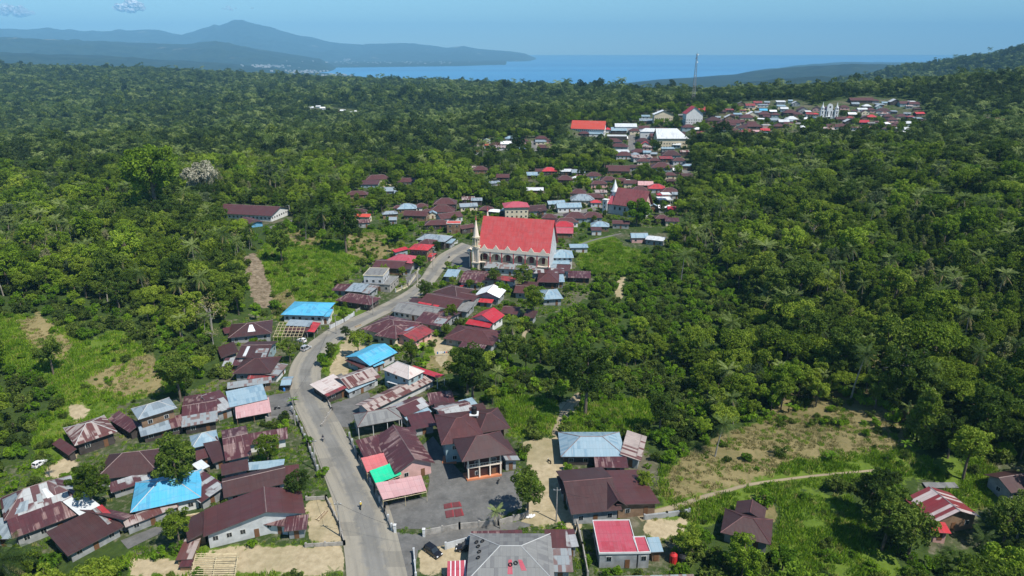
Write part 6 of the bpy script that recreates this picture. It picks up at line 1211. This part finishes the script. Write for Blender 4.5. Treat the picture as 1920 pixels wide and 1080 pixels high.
# gate posts of the court
for (x, y, lb) in [(741,998,'white gate pillar at the left side of the court entrance'), (795,1006,'white gate pillar at the right side of the court entrance')]:
    c = at(x, y); m = MB(); m.bx(-.25, .25, -.25, .25, -.5, 1.9); m.bx(-.33, .33, -.33, .33, 1.9, 2.05); m.tub([(0, 0, 2.05), (0, 0, 2.3)], [.2, .05], 8); o = m.build('gate_pillar', WM['wht'], loc=c); tag(o, lb, 'pillar')
# plank piles, parked motorcycles, barrels and a clothes line near the houses
def planks(px, py, yaw, label):
    c = at(px, py); root = empty('plank_pile', c, label, 'plank pile', rz=yaw); r_ = random.Random(px)
    for i in range(9):
        q = MB(); y = (i % 4) * .28 - .4; z = .05 + (i // 4) * .12; dx = r_.uniform(-.3, .3); q.bx(-1.5 + dx, 1.5 + dx, y, y + .2, z, z + .06); q.build('plank', MX['bamboo'] if r_.random() < .6 else WM['wood'], root)
planks(360, 968, .3, 'plank pile beside the wide low house'); planks(604, 968, 1.2, 'plank pile on the sandy lot left of the road'); planks(1105, 968, .1, 'plank pile below the very large maroon house'); planks(470, 778, .2, 'plank pile in front of the market row'); planks(672, 612, .9, 'plank pile beside the streaked maroon house'); planks(925, 800, .5, 'plank pile behind the mansion')
bike(520, 768, R(20), 'motorcycle parked on the paved yard by the pink canopy', None, 'dark', 'black'); bike(935, 905, R(80), 'motorcycle parked beside the mansion porch', None, 'dark', 'black'); bike(1030, 868, R(120), 'motorcycle parked on the sandy drive', None, 'dark', 'black')
def laundry(px, py, yaw, label):
    c = at(px, py); root = empty('clothes_line', c, label, 'clothes line', rz=yaw); r_ = random.Random(px)
    for x in (-2.2, 2.2): q = MB(); q.tub([(x, 0, -.3), (x, 0, 1.9)], [.05, .04], 6); q.build('post', MX['bamboo'], root)
    q = MB(); q.bar((-2.2, 0, 1.8), (2.2, 0, 1.8), .02); q.build('line', MX['white'], root)
    for i in range(7): x = -1.9 + i * .6; q = MB(); q.bx(x, x + .42, -.015, .015, 1.0 + r_.uniform(-.2, .3), 1.8); q.build('garment', MX[r_.choice(['redp', 'blup', 'white', 'yel', 'dark', 'white'])], root)
laundry(1078, 1012, 1.3, 'clothes line with washing right of the big grey roof'); laundry(396, 795, .2, 'clothes line with washing in front of the market row'); laundry(830, 668, .1, 'clothes line with washing below the faded maroon house')
# clouds
def cloud(px, py, wpx, hpx, D_, label, seed, amt, nb=34):
    a, y, z = ray(px, py); t = D_ / y; o = Vector((a * t, D_, CAMZ + z * t)); g = random.Random(seed); W2 = wpx * D_ / F; H2 = hpx * D_ / F; bmx = bmesh.new()
    for i in range(nb):
        u = g.uniform(-1, 1); s = math.sqrt(max(0, 1 - u * u)); r_ = H2 * g.uniform(.14, .34) * (.4 + .6 * s); x = u * W2 / 2 * .9; zz = (g.uniform(0, 1) ** 1.5 * .7 - .25) * H2 * s
        ret = bmesh.ops.create_icosphere(bmx, subdivisions=3, radius=r_)
        for v in ret['verts']: v.co = Vector((v.co.x * 1.3, v.co.y * 1.2, v.co.z * .9)) + Vector((x, g.uniform(-.05, .05) * W2 + i * 3, zz))
    co = np.array([v.co[:] for v in bmx.verts]); q = H2 * .35; d = fbm(co[:, 0] / q, co[:, 2] / q + co[:, 1] / q, seed, 3) * H2 * .05
    for v, k_ in zip(bmx.verts, d): v.co += v.normal * k_
    me = bpy.data.meshes.new('cloud'); bmx.to_mesh(me); bmx.free(); k = NT('cloud_' + str(seed)); k.b.inputs['Base Color'].default_value = (.93, .94, .95, 1); k.b.inputs['Roughness'].default_value = 1; k.b.inputs['Specular IOR Level'].default_value = 0
    tp = k.n('ShaderNodeBsdfTransparent'); lw = k.n('ShaderNodeLayerWeight'); lw.inputs[0].default_value = .5; mx = k.n('ShaderNodeMixShader'); f = k.ramp(lw.outputs['Facing'], 1.0, .1)
    f = k.math('MULTIPLY', k.math('MULTIPLY', f, f), k.math('MULTIPLY', k.ramp(k.noise(k.pos(), .004, 5, .7), .3, .62), amt)); k.l(f, mx.inputs[0]); k.l(tp.outputs[0], mx.inputs[1]); k.l(k.b.outputs[0], mx.inputs[2]); k.l(mx.outputs[0], k.out.inputs[0])
    me.materials.append(k.m); me.polygons.foreach_set('use_smooth', [True] * len(me.polygons)); ob = bpy.data.objects.new('cloud', me); COL.objects.link(ob); ob.location = o; tag(ob, label, 'cloud')
cloud(242, 14, 56, 20, 34000, 'small bright white puffy cloud high at the left', 1, 1.6); cloud(18, 22, 90, 20, 36000, 'pale cloud bank at the upper left edge', 2, .9); cloud(450, 16, 70, 12, 38000, 'faint thin cloud left of the picture centre', 3, .35, 9)
# towns on the far shore: far too small to count
m = MB(); g = random.Random(5)
for i in range(230):
    x, y = g.choice([(500 + g.gauss(0, 22), 125), (570 + g.gauss(0, 25), 135), (650, 113), (690 + g.gauss(0, 60), 117), (780 + g.gauss(0, 50), 118), (630 + g.gauss(0, 20), 142)]); p = at_far = None
    a, yy, zz = ray(x + g.uniform(-6, 6), y + g.uniform(-2.5, 2.5)); Y = np.geomspace(3500, 24000, 500); H_ = Hgt(a / yy * Y, Y); dd = CAMZ + zz / yy * Y - H_; i_ = int(np.argmax(dd < 0))
    if not (dd < 0).any() or H_[i_] < SEA + 1: continue
    X_, Y_ = a / yy * Y[i_], Y[i_]; s = g.uniform(8, 20); m.box((X_, Y_, H_[i_] - 5), (s * 1.6, 0, 0), (0, s, 0), (0, 0, 5 + g.uniform(8, 16)))
if m.F: tag(m.build('far_town', WM['lgry']), 'pale specks of a distant coastal town', 'town', kind='stuff')
# ---------------------------------------------------------------- the wood and single trees
FB = np.array([[f[0].x, f[0].y, f[1].x, f[1].y, f[2], f[3]] for f in FOOT])
def off_houses(x, y, m):
    k = np.ones(len(x), bool)
    for f in FB:
        dx = x - f[0]; dy = y - f[1]; u = np.abs(dx * f[2] + dy * f[3]); v = np.abs(-dx * f[3] + dy * f[2]); k &= ~((u < f[4] + m) & (v < f[5] + m))
    return k
def cand(r0, r1, sp, margin=120):
    """jittered grid of points in view between distances r0 and r1"""
    hx = r1 * .95; xs = np.arange(-hx, hx, sp); ys = np.arange(r0 * .8, r1, sp); X, Y = np.meshgrid(xs, ys); X = X + rng.uniform(-.48, .48, X.shape) * sp; Y = Y + rng.uniform(-.48, .48, Y.shape) * sp
    X = X.ravel(); Y = Y.ravel(); r = np.hypot(X, Y); k = (r >= r0) & (r < r1) & (np.abs(X) < .82 * Y + 25); X, Y = X[k], Y[k]; Z = Hgt(X, Y); px, py = project(X, Y, Z)
    k = (px > -margin) & (px < 1920 + margin) & (py < 1080 + margin * 2); return X[k], Y[k], Z[k], px[k], py[k]
def off_roads(px, py):
    k = np.ones(len(px), bool)
    for pts in ROADP:
        for (a, wa), (b, wb) in zip(pts[:-1], pts[1:]):
            ax, ay = a; bx, by = b; t = np.clip(((px - ax) * (bx - ax) + (py - ay) * (by - ay)) / ((bx - ax) ** 2 + (by - ay) ** 2 + 1e-6), 0, 1)
            d = np.hypot((px - ax - t * (bx - ax)), (py - ay - t * (by - ay)) * 1.5); k &= d > (wa + (wb - wa) * t) * .5 + 4
    return k
PROT = VILL + GRASS + ROCK + [[(880,400),(1060,400),(1060,510),(880,510)],[(1125,335),(1230,345),(1230,400),(1125,400)]] + DIRT
PROTF = VILL[1:3] + VILL[3:4] + VILL[11:]
kinds = {}
def add(kind, x, y, z, s, yaw, tint=0): kinds.setdefault(kind, []).append((x, y, z, s, yaw))
X, Y, Z, px, py = cand(95, 620, 5.4, 160)
h_ = 11.0
u1x, u1y = project(X, Y, Z + 5); u2x, u2y = project(X, Y, Z + 10)
inb = anyp(px, py, PROT); ok = ~inb & ~anyp(u1x, u1y, PROT) & ~anyp(u2x, u2y, PROT) & off_houses(X, Y, 3.0) & off_roads(px, py)
shr = anyp(px, py, SHR); shrt = anyp(u1x, u1y, SHR) | anyp(u2x, u2y, SHR); ok &= ~(shrt & ~shr & (np.random.default_rng(3).random(len(X)) < .95))
nz = vnoise(X / 38, Y / 38, 5); nz2 = vnoise(X / 24, Y / 24, 9); rr_ = rng.random(len(X))
for i in np.where(ok)[0]:
    q = nz[i] + .25 * (rr_[i] - .5); a = nz2[i]
    right = px[i] > 1100
    if shr[i]:
        if rr_[i] < .2: add('bright' if rr_[i] < .13 else ('feather' if rr_[i] < .34 else 'broad'), X[i], Y[i], Z[i], rng.uniform(.28, .6), rng.uniform(0, 6.28))
        continue
    if (right and py[i] > 520 and px[i] > 1560 and q > .42 and rr_[i] > .3) or (q > .84): kd = 'clove'
    elif (a > .62 and py[i] < 600 and rr_[i] < .5) or rr_[i] < .11: kd = 'palm'
    elif q < .30: kd = 'broaddk'
    elif q < .40 and rr_[i] > .5: kd = 'flat'
    elif rr_[i] > .985: kd = 'bare'
    elif rr_[i] > .93: kd = 'grey'
    elif rr_[i] > .88: kd = 'bright'
    elif q > .52 and rr_[i] > .25: kd = 'feather'
    else: kd = 'broad'
    add(kd, X[i], Y[i], Z[i], rng.uniform(.5, 1.1) + (.55 if rng.random() < .10 and kd != 'palm' else 0), rng.uniform(0, 6.28))
# second layer of low growth that closes the wood's floor
X, Y, Z, px, py = cand(95, 560, 3.6, 120)
inb = anyp(px, py, PROT); ux, uy = project(X, Y, Z + 3)
ok = ~inb & ~anyp(ux, uy, VILL) & off_houses(X, Y, 1.8) & off_roads(px, py)
for i in np.where(ok)[0]:
    if rng.random() < (.9 if anyp(px[i:i+1], py[i:i+1], SHR)[0] else .45): add('shrub' if rng.random() < .5 else 'shrubdk', X[i], Y[i], Z[i], rng.uniform(.7, 1.7), rng.uniform(0, 6.28))
ing = anyp(px, py, GRASS) & off_houses(X, Y, 1.5) & off_roads(px, py) & ~anyp(px, py, DIRT + ROCK); cl = vnoise(X / 9, Y / 9, 31)
for i in np.where(ing & (cl > .55))[0]:
    if rng.random() < .6: add('shrub' if rng.random() < .6 else 'shrubdk', X[i], Y[i], Z[i], rng.uniform(.35, 1.0), rng.uniform(0, 6.28))
inv = anyp(px, py, VILL[:1]) & off_houses(X, Y, 1.2) & off_roads(px, py) & ~anyp(px, py, DIRT) & ~anyp(px, py, YARDS)
for i in np.where(inv)[0]:
    v = rng.random()
    if v < .30: add('shrub' if rng.random() < .6 else 'shrubdk', X[i], Y[i], Z[i], rng.uniform(.4, 1.1), rng.uniform(0, 6.28))
    elif v < .36 and Y[i] > 190: add('banana', X[i], Y[i], Z[i], rng.uniform(.8, 1.2), rng.uniform(0, 6.28))
    elif v < .47 and Y[i] > 215: add('bright' if rng.random() < .5 else 'broad', X[i], Y[i], Z[i], rng.uniform(.3, .55), rng.uniform(0, 6.28))
X, Y, Z, px, py = cand(420, 1000, 5.2, 120)
inv = anyp(px, py, VILL) & off_houses(X, Y, 2.2) & off_roads(px, py)
onh = np.zeros(len(X), bool); big = np.zeros(len(X), bool)
for hz in (2, 5, 8, 11):
    ux, uy = project(X, Y, Z + hz)
    for q in FHL + [(1553, 210, 40, 0), (1303, 218, 38, 0), (1243, 214, 40, 0), (1262, 255, 62, 0), (1100, 238, 66, 0), (1178, 378, 100, 0)]:
        hit = (np.abs(ux - q[0]) < q[2] * .55) & (np.abs(uy - q[1]) < max(2.6, q[2] * .14)); big |= hit
        if hz < 6: onh |= hit
for i in np.where(inv & ~onh)[0]:
    if rng.random() < .9: add(('broad', 'broaddk', 'feather', 'bright')[int(rng.random() * 4)], X[i], Y[i], Z[i], rng.uniform(.35, .58) if big[i] else rng.uniform(.6, 1.0), rng.uniform(0, 6.28))
# single trees placed by eye: crown centre px, py, crown radius px, kind, label
ST = '''325,866,46,broaddk,big round dark tree beside the dark maroon hip roof
164,908,38,broad,leafy green tree above the patchwork-roofed house
330,985,30,broad,spreading tree below the sky-blue roofed house
558,906,25,broaddk,round clipped dark bush tree by the roadside wall
990,918,34,broaddk,dense dark tree between paved court and sandy drive
500,838,24,broad,garden tree in front of the rambling maroon roof
541,652,17,broaddk,dark upright tree beside the road above the bend
670,640,19,broad,open-crowned tree in the yard of the streaked maroon house
796,541,15,broaddk,small dark tree at the roadside below the church
788,490,13,bright,bright green roadside tree below the bend
819,463,10,broaddk,little dark tree beside the red two-storey house
940,540,14,bright,bright lime-green bush tree beside the white gable roof
926,515,13,broaddk,dark garden tree before the church annex
980,515,18,broaddk,dark tree pair in front of the church annex wall
285,340,56,feather,giant tree towering over the left forest
375,334,31,blossom,tree covered in whitish blossom above the schoolhouse
503,326,20,grey,greyish tree right of the white-blossomed one
524,452,24,broaddk,round dark tree on the bare slope below the schoolhouse
645,420,32,broaddk,tall dark tree right of the school hill
745,437,20,bright,bright green tree clump above the dry slope
1000,560,24,broad,garden tree between the two-step roof and pale blue roof
960,610,22,broad,leafy tree beside the weathered maroon roof
885,690,42,broaddk,big dark tree right of the crimson canopy
1100,700,50,broaddk,massive dark tree at the head of the footpath
1195,395,26,bright,bright green tree in front of the steeple church
1240,765,30,broaddk,dark tree above the pale blue-grey hip house
1668,965,46,broaddk,huge dark spreading tree left of the striped-roof house
1885,1062,48,feather,large feathery tree in the lower right corner
1395,1040,40,feather,dark tree in front of the lower right maroon house
1470,1045,26,bright,bright shrubby tree at the bottom right
1210,900,18,broad,small tree behind the very large maroon house
1290,1010,26,broad,leafy tree left of the lower right maroon house
1480,650,48,flat,layered light green tree in the right forest
1310,640,40,flat,flat-topped tree at the forest edge above the grass
1690,690,42,bare,pale leafless-looking grey tree in the right forest
1505,520,34,broaddk,dark shaded tree in the middle of the right forest
60,950,0,skip,x
1160,985,14,bright,slim young tree behind the boxy pink-roofed house
620,655,12,broaddk,garden hedge tree along the sandy roadside lane
648,622,10,broaddk,slim dark tree at the upper end of the roadside hedge
605,672,12,bright,bright tree at the lower end of the roadside hedge
770,660,20,broad,bushy tree behind the bright cyan-blue house
845,585,14,broad,dark small tree before the pure red house
1570,905,22,shrubdk,bush on the bank below the grass track
1465,845,14,shrubdk,narrow bush row crossing the dry field
1820,840,40,broad,dense green tree at the right end of the dry field
1740,770,44,clove,tall olive tree above the dry field
90,660,26,broaddk,dark shrubby tree on the left grass slope
1048,672,24,broaddk,dark crown left of the massive footpath tree
150,620,14,shrubdk,low shrub on the upper left slope
330,700,34,broaddk,wide dark bush on the slope above the market row
700,565,0,skip,x'''
PL = '''938,950,22,palm,.55,short coconut palm in the corner of the paved court
1348,790,30,palm,1,coconut palm with drooping fronds at the dry field edge
1612,655,32,tallpalm,1.1,tall leaning coconut palm with bare pale trunk
1750,362,26,palm,1,pale-fronded palm high in the right forest
1842,380,26,palm,1,palm near the right edge with wide pale fronds
1598,352,24,palm,1,star-shaped palm in the upper right forest
1280,490,24,palm,1,lone palm on the grassy forest edge
1470,540,30,palm,1.2,large palm with hanging dead fronds mid right forest
1650,440,26,palm,1,dark palm pair in the upper right forest
1775,520,28,palm,1,yellow-green palm in the right forest
570,412,20,palm,1,left one of the two palms below the water tower
606,402,20,palm,1,right one of the two palms below the water tower
22,1062,60,palm,1,large feathery palm in the lower left corner
245,440,24,palm,1,palm leaning over the left forest
85,860,14,palm,.5,small palm beside the white car at left
165,345,20,palm,1,thin palm in the left forest
630,1078,16,palm,.4,small palm at the bottom edge beside the road
1440,470,24,palm,1,palm with golden fronds at the forest edge
550,748,8,banana,1,banana plant beside the small kiosk
1480,760,10,banana,1,banana plant on the dry field
1560,850,12,banana,1,lone banana plant in the dry field
1700,830,14,banana,1,left banana plant of the clump by the grass track
1750,815,14,banana,1,right banana plant of the clump by the grass track
760,625,10,banana,1,banana plant beside the streaked maroon house
905,275,10,palm,1,pale palm in front of the far hamlet'''
cnt = {}
def tree_obj(kind, loc, s, yaw, label=None, group=None, sz=None):
    P = PROTO[kind]; it = P['items'][cnt.get(kind, 0) % len(P['items'])]; cnt[kind] = cnt.get(kind, 0) + 1
    nm = {'broad': 'broadleaf_tree', 'broaddk': 'dark_tree', 'flat': 'umbrella_tree', 'feather': 'feathery_tree', 'clove': 'clove_tree', 'bright': 'young_tree', 'palm': 'coconut_palm', 'tallpalm': 'coconut_palm', 'banana': 'banana_plant', 'shrub': 'shrub', 'shrubdk': 'shrub', 'blossom': 'blossoming_tree', 'bare': 'bare_tree', 'grey': 'grey_leaved_tree'}[kind]
    e = empty(nm, loc, label, {'palm': 'palm', 'tallpalm': 'palm', 'banana': 'banana plant', 'shrub': 'shrub', 'shrubdk': 'shrub'}.get(kind, 'tree'), group, yaw); e.scale = sz or (s, s, s)
    for pn, me in it:
        o = bpy.data.objects.new(pn, me); COL.objects.link(o); o.parent = e
    return e
SINGLE = []
for ln in ST.split('\n'):
    q = ln.split(',', 4); cx, cy, rp, kd = float(q[0]), float(q[1]), float(q[2]), q[3]
    if kd == 'skip': continue
    P = PROTO[kd]; hc = P['H'] * .6; s = 1.0
    for _ in range(3):
        c = at(cx, cy, hc * s); dep = c.y * cP - (c.z - CAMZ) * sP; s = rp * dep / F / P['R']
    tree_obj(kd, (c.x, c.y, gz(c.x, c.y)), s, random.uniform(0, 6), q[4]); SINGLE.append((c.x, c.y, P['R'] * s))
for ln in PL.split('\n'):
    q = ln.split(',', 5); cx, cy, rp, kd, hs = float(q[0]), float(q[1]), float(q[2]), q[3], float(q[4]); P = PROTO[kd]
    H0 = {'palm': 10.5, 'tallpalm': 15.5, 'banana': 2.4}[kd] * hs; c = at(cx, cy, H0); dep = c.y * cP - (c.z - CAMZ) * sP; s = rp * dep / F / P['R']
    if kd == 'banana': s = hs
    tree_obj(kd, (c.x, c.y, gz(c.x, c.y)), s, random.uniform(0, 6), q[5], sz=(s, s, (H0 / {'palm': 10.5, 'tallpalm': 15.5, 'banana': 2.4}[kd]))); SINGLE.append((c.x, c.y, 2.0))
SG = np.array(SINGLE)
# the 300 of each kind that show largest become objects, the rest of the wood is one mass
MASS = []; MASSIDX = []; massm = []
def massid(kind):
    P = PROTO[kind]; 
    if 'mass' not in P:
        P['mass'] = []
        for it in P['items']: P['mass'].append(len(massm)); massm.append(merged(it, 'tree'))
    return P['mass']
WORD = {'broad': 'green broadleaf tree', 'broaddk': 'dark dense-crowned tree', 'flat': 'layered flat-crowned tree', 'feather': 'fresh green feathery tree', 'clove': 'olive-green upright tree', 'bright': 'light green young tree', 'palm': 'slender coconut palm', 'shrub': 'bright low shrub', 'shrubdk': 'dark low shrub', 'bare': 'almost leafless pale tree', 'grey': 'grey-green fine-leaved tree', 'banana': 'broad-leaved banana plant'}
def place(px, py, kd):
    if inpoly(np.array([px]), np.array([py]), VILL[0])[0]: return 'between the houses of the village'
    if px > 1000 and py > 700: return 'around the dry field and lower right gardens'
    if px > 1000: return 'in the dense forest right of the village'
    if py > 560: return 'on the slope left of the village'
    return 'in the forest on the left hill'
sumn = 0
CAP = {'broad': 300, 'broaddk': 200, 'flat': 90, 'feather': 220, 'clove': 170, 'bright': 200, 'palm': 230, 'shrub': 150, 'shrubdk': 120, 'bare': 40, 'grey': 110, 'banana': 60}
for kd, L in kinds.items():
    P = PROTO[kd]; A = np.array(L)
    if kd not in ('shrub', 'shrubdk'):
        d = np.hypot(A[:, 0][:, None] - SG[:, 0], A[:, 1][:, None] - SG[:, 1]); A = A[(d > SG[:, 2] * .75 + 1.0).all(1)]
    dist = np.hypot(A[:, 0], A[:, 1]); qx, qy = project(A[:, 0], A[:, 1], A[:, 2] + 4)
    vis = (qx > 0) & (qx < 1920) & (qy < 1080); score = A[:, 3] / dist * np.where(vis, 1, .01); o_ = np.argsort(-score)
    for n_, i in enumerate(o_):
        x, y, z, s, yaw = A[i]
        if n_ < CAP[kd] and vis[i]: tree_obj(kd, (x, y, z - .1), s, yaw, WORD[kd] + ' ' + place(qx[i], qy[i], kd), WORD[kd] + 's ' + place(qx[i], qy[i], kd))
        else:
            m = massid(kd); MASS.append((x, y, z - .1, s, yaw)); MASSIDX.append(m[n_ % len(m)])
print('mass near', len(MASS))
M1 = np.array(MASS)
n = len(M1); scatter('forest', massm, M1[:, :3], np.stack([np.zeros(n), np.zeros(n), M1[:, 4]], -1), np.repeat(M1[:, 3:4], 3, 1), MASSIDX, 'dense green forest covering the hills around the village', 'forest')
# far wood
X, Y, Z, px, py = cand(620, 1500, 6.6, 60)
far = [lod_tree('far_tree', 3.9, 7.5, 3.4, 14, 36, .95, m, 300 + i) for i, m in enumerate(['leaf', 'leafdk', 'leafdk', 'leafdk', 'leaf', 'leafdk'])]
def spiky(seed):
    g = random.Random(seed); V = []; T = []
    for i in range(12): frond(V, T, (0, 0, 10.5), i * 2.4, 4.2, g.uniform(-.2, 1.1), .6, g, 1.1, 4, .55)
    return fastmesh('far_palm', V, np.arange(len(V)).reshape(-1, 4), [M['palm']], False, {'tint': ('POINT', T)})
far += [spiky(1), spiky(2)]
def farset(X, Y, Z, px, py, sc_, keep=1.0):
    u1x, u1y = project(X, Y, Z + 7); ok = ~anyp(px, py, PROTF) & ~anyp(px, py, [GRASS[11], GRASS[12]]) & ~anyp(u1x, u1y, PROTF) & off_houses(X, Y, 3)
    nn = vnoise(X / 90, Y / 90, 77); i = np.where(ok)[0]; r = rng.random(len(i)); s = sc_ * rng.uniform(.65, 1.3, len(i)) * (1 + .6 * (rng.random(len(i)) > .97)); nn = nn[i]
    k = np.where((r < .20 + .25 * (nn > .58)), 6 + (r * 1000).astype(int) % 2, (r * 1000).astype(int) % 6)
    return np.stack([X[i], Y[i], Z[i] - .3], -1), s, k
P1, s1, k1 = farset(X, Y, Z, px, py, 1.0)
X, Y, Z, px, py = cand(1500, 3900, 11, 30)
P2, s2, k2 = farset(X, Y, Z, px, py, 1.55)
P3 = np.concatenate([P1, P2]); s3 = np.concatenate([s1, s2]); k3 = np.concatenate([k1, k2]); n = len(P3); print('far trees', n)
scatter('distant_forest', far, P3, np.stack([np.zeros(n), np.zeros(n), rng.uniform(0, 6.28, n)], -1), np.stack([s3, s3, s3 * rng.uniform(.8, 1.2, n)], -1), k3, 'unbroken far forest reaching to the coast', 'forest')
# grass on the open slopes
X, Y, Z, px, py = cand(90, 470, 1.25, 30)
ing = anyp(px, py, GRASS) & ~anyp(px, py, DIRT) & off_houses(X, Y, .3) & off_roads(px, py)
dry = anyp(px, py, DRY); nz = vnoise(X / 5, Y / 5, 51) + rng.uniform(-.15, .15, len(X))
inv = anyp(px, py, VILL[:1]) & off_houses(X, Y, .3) & off_roads(px, py) & ~anyp(px, py, DIRT) & ~anyp(px, py, YARDS) & (nz > .45)
i = np.where((ing & (nz > np.where(dry, .42, .25)) & ~anyp(px, py, ROCK)) | inv)[0]
kk = np.where(dry[i] & (rng.random(len(i)) < .7), 2, (rng.random(len(i)) < .35).astype(int)); s = rng.uniform(.55, 1.15, len(i)) * np.where(dry[i], .7, 1) * np.where(inv[i], .5, 1)
n = len(i); print('grass', n)
scatter('grass', [tuft(1, 'grassl'), tuft(2, 'bright', 40, 1.1), tuft(3, 'dryl', 40, .7)], np.stack([X[i], Y[i], Z[i]], -1), np.stack([np.zeros(n), np.zeros(n), rng.uniform(0, 6.28, n)], -1), np.stack([s * 1.3, s * 1.3, s], -1), kk, 'tall grass covering the open slopes', 'grass')
